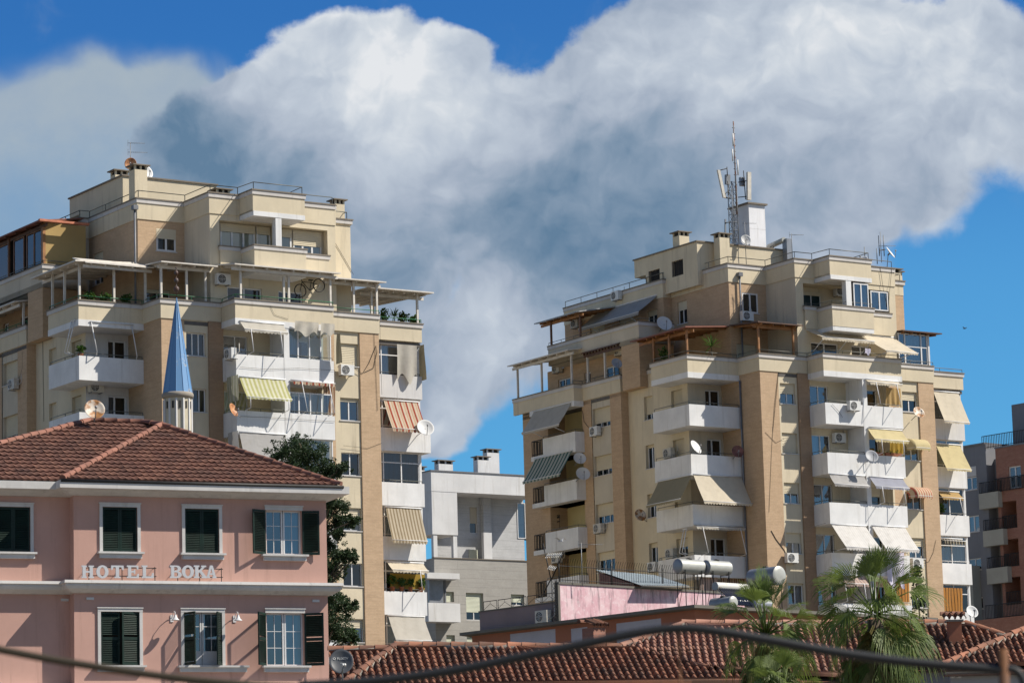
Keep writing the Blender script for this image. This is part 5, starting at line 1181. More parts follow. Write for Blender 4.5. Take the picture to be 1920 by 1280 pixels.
drape(SR, F0, (1661, 1034), (1698, 1096), .16, 'laundry', 'lilac-white sheet hung out to dry over a balcony parapet', 'hanging_sheet', 'laundry', 'laundry on the balconies', 9, .08, 0, .25, .1)
drape(SR, F0, (1622, 653), (1632, 664), .1, 'laundry', 'small white towel on the terrace rail under the sloping awning', 'hanging_towel', 'laundry', 'laundry on the balconies', 12, .05, 0, .1)
drape(SL, F0, (553, 601), (598, 628), .22, 'cl_beige', 'ragged grey-beige cloth tied up above blue glazing, wider piece', folds=9, ragged=.15)
drape(SL, F0, (601, 605), (628, 628), .26, 'cl_beige', 'ragged grey-beige cloth tied up above blue glazing, narrow piece', folds=10, ragged=.1)
drape(SL, Pl('l', 5.9), (632, 626), (640, 680), 0, 'cl_dkbeige', 'dark cloth hanging at the end of the glazed balcony, hotel-side tower', taper=-.6)
drape(SL, Pl('l', -.15), (425, 708), (447, 750), .12, 'cl_greeny_s', 'grey-green striped side curtain on the second white balcony', folds=6)
drape(SL, Pl('f', -.25), (606, 722), (630, 778), 0, 'cl_brownc', 'brown striped curtain at the end of a glazed balcony, hotel-side tower', folds=10)
drape(SL, Pl('l', -.15), (427, 812), (447, 850), .12, 'cl_grey', 'grey side curtain just above the brown hotel roof', folds=5)
drape(SL, FW3, (744, 645), (783, 712), .2, 'cl_beige', 'long beige cloth hanging over the uppermost end-bay window', folds=7, amp=.07, ragged=.3)
drape(SL, Pl('l', 13.1), (786, 648), (797, 712), 0, 'cl_dkbeige', 'dark beige cloth hanging round the corner of the hotel-side tower', folds=6, taper=-.8)
drape(SL, FW3, (731, 1074), (797, 1106), -.12, 'cl_mustard', 'mustard cloth drawn behind a row of potted plants', folds=5)
# ---- terrace roofs (parts of the towers)
def zf(S, t, x, y): return S.f(t, x, y)[1]
def zl(S, s, x, y): return S.l(s, x, y)[1]
# hotel-side tower: white timber
zo = zf(SL, -3.2, 200, 496); zi = zo+.5
pergola(SL, TL, [(-3.55, -9.5, zi), (-3.5, -4.6, zi), (-7.9, -3.0, zo), (-7.9, -8.6, zo)], [(-7.3, -7.1, zo+.05), (-7.3, -3.8, zo+.05), (-7.3, -5.6, zo+.05)], rafters=6, top='pergola_wt')
pergola(SL, TL, [(-7.3, -4.6, zi-.05), (-3.3, -4.6, zi-.05), (-3.3, -3.05, zo-.02), (-7.3, -3.05, zo-.02)], [(-5.3, -3.78, zo+.1)], rafters=5, top='pergola_wt')
zo = zf(SL, -1.1, 350, 496); zi = zo+.4
pergola(SL, TL, [(-3.4, -4.5, zi), (-.75, -4.5, zi), (-.55, -1.0, zo), (-3.9, -1.0, zo)], [(-3.6, -1.65, zo), (-2.1, -1.65, zo), (-.98, -1.65, zo), (-3.6, -3.5, zo+.2)], rafters=4, top='pergola_wt')
zo = zf(SL, .45, 540, 505); zi = zo+.3
pergola(SL, TL, [(-.35, -1.55, zi), (6.1, -1.55, zi), (6.1, .5, zo), (-.35, .5, zo)], [(.3, -.1, zo), (2.9, -.1, zo), (3.2, -.1, zo), (5.75, -.1, zo)], rafters=8, top='pergola_wt')
zo = zf(SL, -.9, 680, 527); zi = zo+.5
pergola(SL, TL, [(6.2, -4.5, zi), (9.7, -4.5, zi), (9.7, -.8, zo), (6.2, -.8, zo)], [(7.9, -1.3, zo+.05), (9.35, -1.3, zo+.05)], rafters=5, top='pergola_wt')
zo = zf(SL, -2.3, 760, 546); zi = zo+.35
pergola(SL, TL, [(9.5, -8.5, zi), (13.5, -8.5, zi), (13.6, -2.2, zo), (9.5, -2.2, zo)], [(9.9, -2.8, zo+.1), (12.85, -2.8, zo+.1), (12.85, -7.6, zo+.25)], rafters=6, top='pergola_wt')
zo = zl(SL, -7.6, 40, 558); zi = zo+.3
pergola(SL, TL, [(-5.6, -21, zi), (-5.6, -11.8, zi), (-7.4, -11.8, zo), (-7.4, -21, zo)], [(-6.75, -12.0, zo+.05), (-6.75, -15.7, zo+.05)], rafters=8, top='pergola_wt')
zo = zl(SL, -7.0, 40, 432)
pergola(SL, TL, [(-4.1, -19.8, zo+.55), (-4.1, -9.9, zo+.55), (-7.2, -9.0, zo), (-7.2, -19.8, zo)], [(-6.7, -18.6, zo), (-6.7, -14.0, zo)], roof='wood_dk', post='frame_br', pz=ZP, top='redroof', rafters=8)
m = MB(); m.box(-7.15, -4.2, -9.2, -8.98, zo+.02, zo+.14); m.build('roof_lip', M['roof_lip'], TL)
# closed timber veranda of the hotel-side penthouse
for a, b, g in ((-11.9, -9.9, 1), (-13.6, -12.2, 1), (-17.6, -14.2, 0)):
    window(TL, Pl('l', -6.62), a, b, ZP, zo-.15, 0, 2 if b-a > 1.5 else 1, 0, None, 'frame_br' if g else 'frame_br', 'glass_dk', 'veranda_glazing', bar=.1, sill=False)
m = MB(); m.box(-6.6, -4.1, -9.75, -9.65, ZP, zo+.1); m.build('veranda_end_wall', plaster('ochre_veranda_board', (.44, .31, .13), amt=.2), TL)
m = MB(); m.box(-6.68, -6.52, -9.8, -9.62, ZP, zo+.05); m.build('corner_post', M['wood'], TL)
# mast tower: dark and brown roofs, a glazed room, white end roof
zo = zl(SR, -7.9, 1250, 622); zi = zo+.55
pergola(SR, TR, [(-3.55, -9.3, zi), (-3.5, -4.6, zi), (-7.8, -3.2, zo), (-7.8, -9.0, zo)], [(-7.3, -7.2, zo), (-7.3, -3.8, zo+.02), (-7.3, -5.6, zo)], roof='wood', post='wood', top='redroof', rafters=6)
zo = zf(SR, -1.2, 1450, 607); zi = zo+.35
pergola(SR, TR, [(-3.6, -4.5, zi), (-.75, -4.5, zi), (-.6, -1.1, zo), (-4.0, -1.1, zo)], [(-3.6, -1.65, zo), (-1.0, -1.65, zo)], roof='wood', post='wood', top='wood_dk', rafters=4)
zo = zf(SR, -1.6, 1715, 626); zi = zo+.35
pergola(SR, TR, [(7.0, -5.2, zi), (10.1, -5.2, zi), (10.1, -1.0, zo), (7.0, -1.0, zo)], [], roof='wood', top='wood_dk', rafters=5, beam=False)
window(TR, Pl('f', -1.5), 7.0, 9.3, ZT+.02, zo-.02, 0, 3, 0, ('curtain_wt', .2, .75), 'frame', 'glass', 'sunroom_glazing', cols_w=[.22, .78], trans=.58, bar=.08, sill=False)
m = MB(); m.box(9.3, 9.42, -5, -1.45, ZT-.9, zo-.01); m.build('sunroom_wall', M['offwhite'], TR)
zo = zl(SR, -7.7, 1040, 665); zi = zo+.35
pergola(SR, TR, [(-5.6, -22.6, zi), (-5.6, -15.6, zi), (-7.9, -15.6, zo), (-7.9, -22.6, zo)], [(-7.25, -22.4, zo), (-7.25, -19.6, zo), (-7.25, -16.2, zo)], rafters=7, top='pergola_wt')
zo = zl(SR, -7.0, 1140, 650); zi = zo+.3
pergola(SR, TR, [(-5.6, -15.5, zi), (-5.6, -11.5, zi), (-7.0, -11.5, zo), (-7.0, -15.5, zo)], [(-6.7, -15.2, zo), (-6.7, -13.3, zo)], roof='wood_dk', post='pergola_wt', top='wood_dk', rafters=12)
zo = zl(SR, -7.2, 1050, 594); zi = zo+.55
pergola(SR, TR, [(-4.15, -20.4, zi), (-4.15, -15.6, zi), (-7.2, -15.6, zo), (-7.2, -20.4, zo)], [(-6.7, -19.2, zo), (-6.7, -15.9, zo)], roof='wood', post='frame_br', pz=ZP, top='sheet', rafters=6)
# ---- greenery
def pot_on(S, P, x, y, label, d=0, **kw):
    u, v = P.px(S, x, y, d); return pot_plant(S.w(*P.p(u, v, d)), label, **kw)
fz = lambda S, s, t, z: S.w(s, t, z)
s_ = SR.f(-4.0, 1331, 640)[0]; pot_plant(SR.w(s_, -3.9, ZT-.35), 'spiky yellow-green plant standing on the corner terrace, mast tower', 1.5, 'spiky', seed=3)
pot_plant(SR.w(-7.0, -6.6, ZT-.2), 'dark leafy shrub under the brown terrace roof, mast tower', .8, seed=4)
for k, x in enumerate((722, 741, 757)): s_ = SL.f(-3.1, x, 590)[0]; pot_plant(SL.w(s_, -3.2, ZT-.35), ['green bush by the first white post of the end terrace', 'spiky dark bush on the end terrace rail, hotel-side tower', 'red-flowering plant on the end terrace, hotel-side tower'][k], (.9, 1.0, .7)[k], ('bush', 'spiky', 'bush')[k], k == 2, seed=10+k)
s_ = SL.f(-3.1, 778, 595)[0]; pot_plant(SL.w(s_, -3.2, ZT-.35), 'yellow-green plant at the outer corner of the end terrace', .55, seed=15)
for k, x in enumerate((735, 752, 768, 788)): s_ = SL.f(-2.9, x, 1108)[0]; pot_plant(SL.w(s_, -2.85, Zk(4)-.02), ['bright green potted plant at the pier end of the balcony row', 'small potted plant, second in the balcony row', 'small potted plant, third in the balcony row', 'dark potted plant at the outer end of the balcony row'][k], (.6, .4, .4, .5)[k], seed=20+k, r=.24)
s_ = SL.f(-1.2, 660, 1195)[0]; pot_plant(SL.w(s_, -1.15, Zk(5)-.05), 'leafy window-sill plant above the old tiled roof', .5, seed=31, r=.3)
for k, x in enumerate((172, 200, 240)): s_ = SL.f(-3.75, x, 552)[0]; pot_plant(SL.w(s_, -3.95, ZT-.3), ['pale trailing plant on the shaded corner terrace', 'dark plant beside the middle post of the corner terrace', 'low plant by the rail of the corner terrace'][k], .5, seed=40+k)
s_ = SR.f(-2.8, 1766, 965)[0]; pot_plant(SR.w(s_, -2.9, Zk(2)-.25), 'bright green plant on the end-bay balcony of the mast tower', .7, seed=50)
s_ = SL.f(-.3, 153, 655)[0]; pot_plant(SL.w(-7.2, -3.9, Zk(0)-.15), 'red flower box plant on the corner balcony rail, hotel-side tower', .4, seed=51, r=.2)
for k, x in enumerate((1648, 1668, 1683)):
    s_ = SR.f(.0, x, 852)[0]; b = SR.w(s_, -.06, Zk(1)); o = empty('flower_box', b, SR.rot); tag(o, ['red flower box nearest the balcony column', 'middle red flower box on the balcony rail', 'outermost red flower box, under the mustard curtain'][k], 'flower box', 'flower boxes on the mast tower'); m = MB(); m.hexa([(-.28, -.07, 0), (.28, -.07, 0), (.28, .07, 0), (-.28, .07, 0)], [(-.31, -.1, .2), (.31, -.1, .2), (.31, .1, .2), (-.31, .1, .2)]); m.build('trough', M['terracotta'], o)
    m = MB(); rnd = random.Random(60+k); leaves(m, (0, 0, .24), .2, 30, .09, rnd); m.build('foliage', M['leaf'], o)
# ---- bicycle hung up on the terrace
sb, zb_ = SL.f(-1.2, 598, 535); BK = empty('bicycle', SL.w(sb, -1.2, zb_), SL.rot); tag(BK, 'dark bicycle hung under the white terrace roof, hotel-side tower', 'bicycle'); off = (sb, -1.2, zb_)
sA, zA = SL.f(-1.2, 563, 545)
def wheel(s, z, r):
    m = MB(off); m.tube([(s+r*math.cos(k*.2618), -1.2, z+r*math.sin(k*.2618)) for k in range(25)], .03, 6, cap=False); w = m.build('wheel', M['iron'], BK)
    m = MB(off)
    for k in range(10): a = k*.628; m.tube([(s, -1.2, z), (s+r*math.cos(a), -1.2, z+r*math.sin(a))], .005, 3)
    m.build('spoke', M['grey_metal'], w)
wheel(sb, zb_, .35); wheel(sA, zA, .35)
m = MB(off); mid = ((sA+sb)/2, -1.2, (zA+zb_)/2-.12); st = ((sA+sb)/2+.1, -1.2, zA+.5); hd = (sA+.12, -1.2, zA+.5)
for a, b in (((sb, -1.2, zb_), mid), (mid, st), (st, (sb, -1.2, zb_)), (mid, hd), (hd, st), (hd, (sA, -1.2, zA))): m.tube([a, b], .022, 5)
m.build('bicycle_frame', M['iron'], BK)
m = MB(off); m.box(st[0]-.14, st[0]+.1, -1.27, -1.13, st[2]+.1, st[2]+.16); m.tube([st, (st[0], -1.2, st[2]+.12)], .02, 5); m.build('saddle', M['iron'], BK)
m = MB(off); m.tube([hd, (hd[0]-.05, -1.2, hd[2]+.15)], .018, 5); m.tube([(hd[0]-.05, -1.45, hd[2]+.17), (hd[0]-.05, -.95, hd[2]+.17)], .018, 5); m.build('handlebar', M['iron'], BK)
# ---- loose wiring and pipes on the facades (parts of the towers)
def wires(S, T, lst):
    for P, pts, r in lst:
        q = [P.p(*P.px(S, x, y, .03), .03) for x, y in pts]; m = MB(); m.tube(q, r, 4); m.build('wire', M['iron'], T)
wires(SL, TL, [(Pl('f', -2.8), ((628, 455), (640, 475), (663, 515)), .012), (FW2, ((700, 588), (702, 640), (705, 700), (708, 770)), .01), (FW2, ((712, 590), (713, 650), (716, 740)), .01),
 (FW2, ((666, 692), (680, 700), (692, 680), (705, 648), (707, 660), (700, 690), (683, 698)), .014), (F0, ((450, 688), (500, 692), (560, 690), (628, 694)), .008), (F0, ((450, 780), (520, 783), (628, 790)), .008),
 (LDW, ((80, 540), (80, 640), (82, 790)), .012), (FW2, ((644, 835), (690, 840), (716, 830)), .008), (F0, ((500, 560), (515, 590), (540, 598)), .008), (LC, ((42, 660), (42, 690), (38, 705), (30, 716)), .02)])
wires(SR, TR, [(FW, ((1459, 700), (1452, 760), (1447, 840), (1442, 960)), .01), (FW, ((1446, 994), (1455, 1010), (1470, 1030), (1478, 1044)), .02), (F0, ((1560, 757), (1572, 770), (1580, 782)), .01), (FW2, ((1755, 1012), (1750, 1035), (1742, 1052), (1730, 1056)), .012),
 (Pl('f', -1.5), ((1650, 500), (1656, 540), (1664, 580)), .014), (Pl('f', -1.5), ((1672, 505), (1668, 545), (1666, 580)), .014), (Pl('f', -1.5), ((1505, 580), (1530, 598), (1545, 590)), .01), (FW, ((1462, 670), (1458, 720), (1448, 820)), .01),
 (F0, ((1520, 990), (1530, 985), (1548, 980)), .012), (FW, ((1435, 810), (1455, 830), (1470, 822)), .01), (Pl('l', -6.7), ((1092, 770), (1095, 790), (1105, 803)), .016)])
def laundry_rack(S, P, x, y, label):
    u, v = P.px(S, x, y); b = P.p(u, v, 0); o = empty('folding_chair', S.w(*b), S.rot); tag(o, label, 'chair', 'folded things on the balconies')
    m = MB(b)
    for e in (-.2, .2): m.tube([P.p(u+e, v-.5, 0), P.p(u+e, v+.4, 0)], .02, 4)
    m.tube([P.p(u-.2, v+.4, 0), P.p(u+.2, v+.4, 0)], .02, 4); m.build('chair_frame', M['iron'], o)
    m = MB(b); P.box(m, u-.2, u+.2, v-.05, v+.02, -.02, .02); P.box(m, u-.2, u+.2, v+.2, v+.34, -.015, .015); m.build('seat', M['iron'], o)
laundry_rack(SR, Pl('l', -6.2), 1036, 980, 'first of two black folding chairs on the yellow loggia balcony'); laundry_rack(SR, Pl('l', -6.2), 1046, 977, 'second black folding chair, nearer the loggia door')
# ------------------------------------------------------------------ pale modern block between the towers
M['panel'] = brickmat('grooved_grey_panel', (.36, .345, .32), (.38, .365, .335), (.17, .16, .15), 60, .62)
M['panel_wt'] = brickmat('grooved_white_panel', (.47, .475, .48), (.49, .495, .50), (.25, .25, .25), 60, .62)
M['white_blk'] = plaster('white_block_render', (.66, .66, .66), amt=.6)
SW = Site(at(843, 883, 236), 57); qx = lambda x, y: (480+x*.328, 800+y*.328)
WB = empty('modern_house', SW.w(0, 0), SW.rot); tag(WB, 'white and grey modern block with square flues, seen between the two towers', 'house')
sa, sb = -1.55, 7.6
lo_win = [SW.f(.3, *qx(*a))+SW.f(.3, *qx(*b)) for a, b in (((1085, 940), (1133, 1000)), ((1200, 946), (1303, 1105)), ((1457, 955), (1535, 1020)), ((1088, 1188), (1138, 1240)), ((1205, 1190), (1298, 1250)))]
lo_win = [(a, c, d, b) for a, b, c, d in lo_win]
m = MB(); wall(m, Pl('f', .3), -1.65, sb, -.3, 26.15, lo_win, .25); m.quad((-1.65, .3, -.3), (-1.65, -9, -.3), (-1.65, -9, 26.15), (-1.65, .3, 26.15)); m.build('lower_wall', M['panel'], WB)
M['sh_pale'] = plaster('pale_green_roller', (.60, .62, .50), amt=.1)
for i, h in enumerate(lo_win): window(WB, Pl('f', .3), *h, .2, 2, 1 if i in (0, 3, 4) else .7, glassm='glass_dk', sill=False, shutm='sh_pale')
m = MB(); m.box(-1.7, sb, .05, .36, 26.15, 26.21); m.box(-1.6, sb, -6, .04, 26.0, 26.08); m.build('terrace_coping', M['cap'], WB)
rw = [SW.f(-2.2, *qx(1220, 457))+SW.f(-2.2, *qx(1268, 608))]; rw = [(a, c, d, b) for a, b, c, d in rw]
m = MB(); wall(m, Pl('f', -2.2), -.2, sb, 26.08, 31.0, rw, .2); m.build('recessed_wall', M['panel_wt'], WB)
window(WB, Pl('f', -2.2), *rw[0], .15, 1, .62, glassm='glass_dk', sill=False, shutm='cream_dk')
a, b = SW.f(-2.0, *qx(1498, 425))[0], SW.f(-2.0, *qx(1535, 425))[0]
window(WB, Pl('f', -2.15), a, b+.8, 28.1, 30.7, 0, 2, 0, glassm='glass', sill=False)
m = MB(); m.box(sa-.02, sb, -9, 0.02, 30.92, 32.35); m.build('upper_parapet', M['white_blk'], WB)
m = MB(); m.box(sa-.08, sb, -9.05, .08, 32.35, 32.43); m.build('roof_edge', M['pipe'], WB)
m = MB(); m.box(sa, .57, -2.4, 0, 27.86, 30.919); m.build('projecting_room', M['white_blk'], WB)
m = MB(); m.quad((sa, -2.4, 26.1), (sa, -9, 26.1), (sa, -9, 30.92), (sa, -2.4, 30.92)); m.build('side_wall', M['white_blk'], WB)
for s in (-1.45, .2): m = MB(); m.box(s, s+.32, -.35, -.05, 26.2, 27.859); m.build('column', M['white_blk'], WB)
c0, c1 = SW.f(-1.2, *qx(1303, 690))[0], SW.f(-1.2, *qx(1350, 690))[0]; m = MB(); m.box(c0, c1, -1.5, -1.2, 26.1, 28.3); m.build('column', M['white_blk'], WB)
c0, c1 = SW.f(-1.8, *qx(1300, 500))[0], SW.f(-1.8, *qx(1345, 500))[0]; m = MB(); m.box(c0, c1, -2.19, -1.8, 26.1, 30.92); m.build('pilaster', M['panel_wt'], WB)
# balcony and canopy on the lower front
a, z1 = SW.f(1.5, *qx(985, 1003)); b, z0 = SW.f(1.5, *qx(1170, 1115)); m = MB(); m.box(a, b, .31, 1.5, z0, z0+.2); m.box(a, b, 1.38, 1.5, z0+.2, z1); m.box(a, a+.12, .31, 1.38, z0+.2, z1); m.box(b-.12, b, .31, 1.38, z0+.2, z1-.001); m.build('balcony', M['white_blk'], WB)
a, z1 = SW.f(1.4, *qx(978, 830)); b, z0 = SW.f(1.4, *qx(1165, 870)); m = MB(); m.box(a, b, .31, 1.4, z0, z1); m.build('canopy', M['white_blk'], WB)
a, _ = SW.f(.5, *qx(990, 950)); b, _ = SW.f(.5, *qx(1072, 950)); m = MB(); m.box(a, b, .31, .5, z0-3, z0); m.build('grey_bay', M['tank_gr'], WB)
m = MB(); m.box(b+.05, b+.17, .45, .57, z0-3, z0); m.build('downpipe', M['pipe'], WB)
a, b = SW.f(-2.0, *qx(1225, 700)), SW.f(-2.0, *qx(1272, 755)); m = MB(); m.box(a[0], b[0], -2.19, -2.1, 26.1, a[1]); m.build('terrace_door', M['sh_pale'], WB)
for x0, x1, yt, yb, t in ((862, 972, 220, 262, -3), (1035, 1133, 187, 245, -2.2), (1258, 1338, 165, 262, -2.2), (1312, 1397, 123, 268, -3.4)):
    a, z1 = SW.f(t, *qx(x0, yt)); b, _ = SW.f(t, *qx(x1, yt)); chimney(SW, WB, (a+b)/2, t-.3, 32.3, z1-32.3, b-a-.25, .6, 'white_blk')
# ------------------------------------------------------------------ grey and brick apartment block at the edge
M['dkgrey'] = plaster('slate_grey_render', (.205, .21, .23), stain=(.1, .1, .11), amt=.3)
M['brick_red'] = brickmat('red_brick', (.31, .145, .105), (.36, .185, .135), (.25, .16, .13), .26, .1)
SG = Site(at(1851, 831, 245), 50); gx = lambda x, y: (1560+x*.422, 740+y*.422)
GB = empty('apartment_building', SG.w(0, 0), SG.rot); tag(GB, 'slate-grey rendered apartment block partly behind the mast tower', 'apartment building')
PG = Pl('l', 0)
def rect(P, S, a, b, conv, d=0): u0, v1 = P.px(S, *conv(*a), d); u1, v0 = P.px(S, *conv(*b), d); return (min(u0, u1), max(u0, u1), min(v0, v1), max(v0, v1))
gz = PG.px(SG, *gx(620, 228))[1]; t0 = PG.px(SG, *gx(540, 400))[0]-6; t1 = PG.px(SG, *gx(690, 400))[0]
gw = [rect(PG, SG, a, b, gx) for a, b in (((568, 372), (645, 418)), ((580, 543), (656, 605)), ((578, 733), (664, 775)))]
dz = gw[0][3]-gw[1][3]; gw += [(gw[0][0], gw[0][1], gw[2][2]-dz*k, gw[2][3]-dz*k) for k in (1, 2)]
m = MB(); wall(m, PG, t0, t1, -.3, gz, gw, .15); m.build('front_wall', M['dkgrey'], GB)
for h in gw: window(GB, PG, *h, .08, 3, 0, ('curtain_bl', 0, 1) if h is gw[1] else None, glassm='glass', bar=.08)
h = gw[0]; m = MB(); PG.box(m, h[0], h[1], h[3]+.02, h[3]+.75, -.02, .03); m.build('shutter_box', M['offwhite'], GB)
m = MB(); m.box(-.1, 8, t0, t1, gz, gz+.12); m.build('coping', M['pipe'], GB)
m = MB(); m.quad((0, t1, -.3), (7, t1, -.3), (7, t1, gz), (0, t1, gz)); m.build('end_wall', M['dkgrey'], GB)
a = rect(PG, SG, (590, 768), (668, 960), gx); m = MB(); m.box(-.9, -.02, a[0], a[1], -.3, a[3]); m.build('low_wing', plaster('grey_green_render', (.30, .31, .28), amt=.4), GB)
BB = empty('apartment_building', SG.w(.05, t1), SG.rot); tag(BB, 'red brick apartment block with black railings and beige balconies', 'apartment building'); bo = (.05, t1, 0)
PB = Pl('l', .05)
bz = PB.px(SG, *gx(735, 238))[1]; b0 = PB.px(SG, *gx(733, 400))[0]; b1 = b0+14
fz_ = [PB.px(SG, *gx(760, y))[1] for y in (428, 597, 795)]; fd = fz_[0]-fz_[1]
lv = [fz_[0]-fd*k for k in range(0, 5)]
op_ = [(PB.px(SG, *gx(752, 500))[0], PB.px(SG, *gx(820, 500))[0], z, z+2.0, 1.6) for z in lv[1:]]
dr = rect(PB, SG, (783, 320), (843, 415), gx)
op0 = [(dr[0], dr[1], lv[0]+.1, dr[3])]
m = MB(bo); wall(m, PB, b0, b1, -.3, bz, op_+op0, .15); m.quad((.05, b0, -.3), (9, b0, -.3), (9, b0, bz), (.05, b0, bz)); m.quad((.05, b1, -.3), (9, b1, -.3), (9, b1, bz), (.05, b1, bz)); m.build('brick_wall', M['brick_red'], BB)
m = MB(bo); m.box(.0, 9, b0-.05, b1, bz, bz+.12); m.build('coping', M['pipe'], BB)
def bwin(h, ins): # window in BB coordinates
    w = window(BB, PB, *h, ins, 2, 0, None, glassm='glass', name='balcony_door', bar=.09, sill=False); w.location = (-bo[0], bo[1], 0)
bwin(op0[0][:4], .1)
for o_ in op_:
    m = MB(bo); PB.box(m, o_[0], o_[1], o_[2], o_[3], -1.65, -1.6); m.build('loggia_wall', M['brick_red'], BB)
    bwin((o_[0]+(o_[1]-o_[0])*.45, o_[1]-.1, o_[2]+.05, o_[3]-.1), 1.5)
    m = MB(bo); rail(m, [(.1, o_[0]), (.1, o_[1])], o_[2], .95, .03, .14, .06); m.build('railing', M['iron'], BB)
m = MB(bo); rail(m, [(-.1, b0-.1), (-.1, b1)], lv[0], .95, .03, .14, .06); m.build('railing', M['iron'], BB)
m = MB(bo); rail(m, [(.1, b0-1.3), (.1, b1)], bz+.12, .95, .03, .16, .1); m.build('railing', M['iron'], BB)
M['beige_b'] = plaster('beige_balcony', (.40, .385, .33), amt=.3)
for k, (xa, xb) in enumerate(((650, 750), (660, 765), (668, 775))):
    z = lv[k]; a = PB.px(SG, *gx(xa, 460), .5)[0]; b = PB.px(SG, *gx(xb-14, 460), .5)[0]
    m = MB(bo); m.box(-.4, .05, a, b, z-1.15, z); bl = m.build('balcony', M['beige_b'], BB)
    m = MB(bo); rail(m, [(.05, a+.06), (-.34, a+.06), (-.34, b-.06), (.05, b-.06)], z, .8, .028, .14, .06); m.build('railing', M['iron'], bl)
m = MB(bo); m.box(.9, 3, PG.px(SG, *gx(690, 400))[0], b0, -.3, bz-.6); m.build('dark_recess', M['dkgrey'], BB)
a, z1 = PB.px(SG, *gx(797, 45), -4); m = MB(bo); m.box(4.05, 8.9, a, b1-.1, bz, z1); m.build('set_back_floor', M['dkgrey'], BB)
a, z1 = PB.px(SG, *gx(625, 1003), 3); m = MB(bo); m.box(-2.95, .04, a, a+16, -.3, z1); m.build('terrace_wall', M['brick_red'], BB)
m = MB(bo); rail(m, [(-2.85, a+1.2), (-2.85, a+16)], z1, 1.0, .03, .14, .06); m.build('railing', M['iron'], BB)
# ------------------------------------------------------------------ orange flat-roofed building with its stained pink terrace wall
M['orange'] = plaster('faded_orange_render', (.36, .145, .085), stain=(.16, .08, .06), amt=.35)
M['slab'] = plaster('mossy_concrete', (.16, .15, .13), stain=(.05, .05, .045), amt=.8)
def stained():
    m, N, b = newmat('stained_pink_wash'); v, _ = objco(N); sv, _ = objco(N, (2.2, 2.2, .35)); st = N.noise(sv, 1.6, 6, .7); n = N.noise(v, 1.3, 6, .65); n2 = N.noise(v, 5, 5, .7)
    c = N.mix(N.ramp(n, .35, .7), (.60, .36, .40), (.70, .52, .54)); c = N.mix(N.math('MULTIPLY', N.ramp(n2, .5, .72), .8), c, (.74, .66, .66))
    c = N.mix(N.math('MULTIPLY', N.ramp(st, .5, .68), .75), c, (.17, .13, .14)); N.nt.links.new(c, b.inputs['Base Color']); b.inputs['Roughness'].default_value = .95; return m
M['pink_st'] = stained(); M['mauve'] = plaster('shaded_pink_render', (.26, .20, .20), amt=.6)  # second one: duller copy of the pink, the low wall's shade in its colour
SO = Site(at(1302, 1134, 150), 48); OB = empty('flat_roofed_house', SO.w(0, 0), SO.rot); tag(OB, 'faded orange flat-roofed house with a stained pink terrace wall on top', 'house')
PO = Pl('l', 0); zs = 14.86
ow = [rect(PO, SO, a, b, lambda x, y: (x, y)) for a, b in (((1155, 1168), (1241, 1206)), ((1070, 1178), (1102, 1206)), ((956, 1188), (1042, 1210)))]
ow = [(a, b, 12.9, max(d, 14.3)) for a, b, c, d in ow]
m = MB(); wall(m, PO, -15.2, 0, -.3, zs-.2, ow, .1); m.build('side_wall', M['orange'], OB)
m = MB(); wall(m, Pl('f', 0), 0, 16, -.3, zs-.2); m.build('front_wall', M['orange'], OB)
M['sh_lilac'] = plaster('pale_lilac_shutter', (.50, .48, .52), amt=.15)
for h in ow: window(OB, PO, *h, .04, 3, 1, shutm='sh_lilac', sill=False, bar=.08, room=False)
rl = [(-.02, -15.6), (-.02, .02), (16, .02)]
m = MB(); m.strip(rl, [(-.3, zs-.2), (.42, zs-.16), (.42, zs-.02), (-.3, zs)]); m.box(.2, 16, -15.6, -.2, zs-.22, zs-.02); m.build('roof_slab', M['slab'], OB)
k_ = -9.0
m = MB(); m.box(.12, 12.5, k_-.2, k_, zs, 16.62); m.build('terrace_wall', M['pink_st'], OB)
m = MB(); m.box(.02, 12.55, k_-.25, k_+.05, 16.62, 16.72); m.box(-.02, .115, k_-.22, k_+.03, zs, 16.619); m.build('wall_coping', M['slab'], OB)
m = MB(); m.box(0, .18, -14.6, k_-.26, zs, 15.76); m.build('low_wall', M['mauve'], OB)
m = MB(); m.box(-.04, .22, -14.65, k_-.26, 15.76, 15.82); m.build('wall_coping', M['slab'], OB)
m = MB(); m.box(.19, 12.5, -14.6, k_-.26, zs, zs+.3); m.build('upper_deck', M['roofdeck'], OB)
# panelled terrace railing
RA = empty('terrace_railing', SO.w(.1, -14.4, 15.82), SO.rot); tag(RA, 'low iron railing of crossed panels on the shaded pink terrace wall', 'railing'); off = (.1, -14.4, 15.82)
for k in range(5):
    a, b = -14.4+1.05*k, -14.4+1.05*k+.95; m = MB(off)
    m.tube([(.1, a, 15.82), (.1, a, 16.25), (.1, b, 16.25), (.1, b, 15.82)], .02, 4); m.tube([(.1, a, 15.86), (.1, (a+b)/2, 16.12), (.1, b, 15.86)], .012, 4); m.tube([(.1, (a+b)/2, 16.12), (.1, (a+b)/2, 16.25)], .012, 4); m.build('panel', M['iron'], RA)
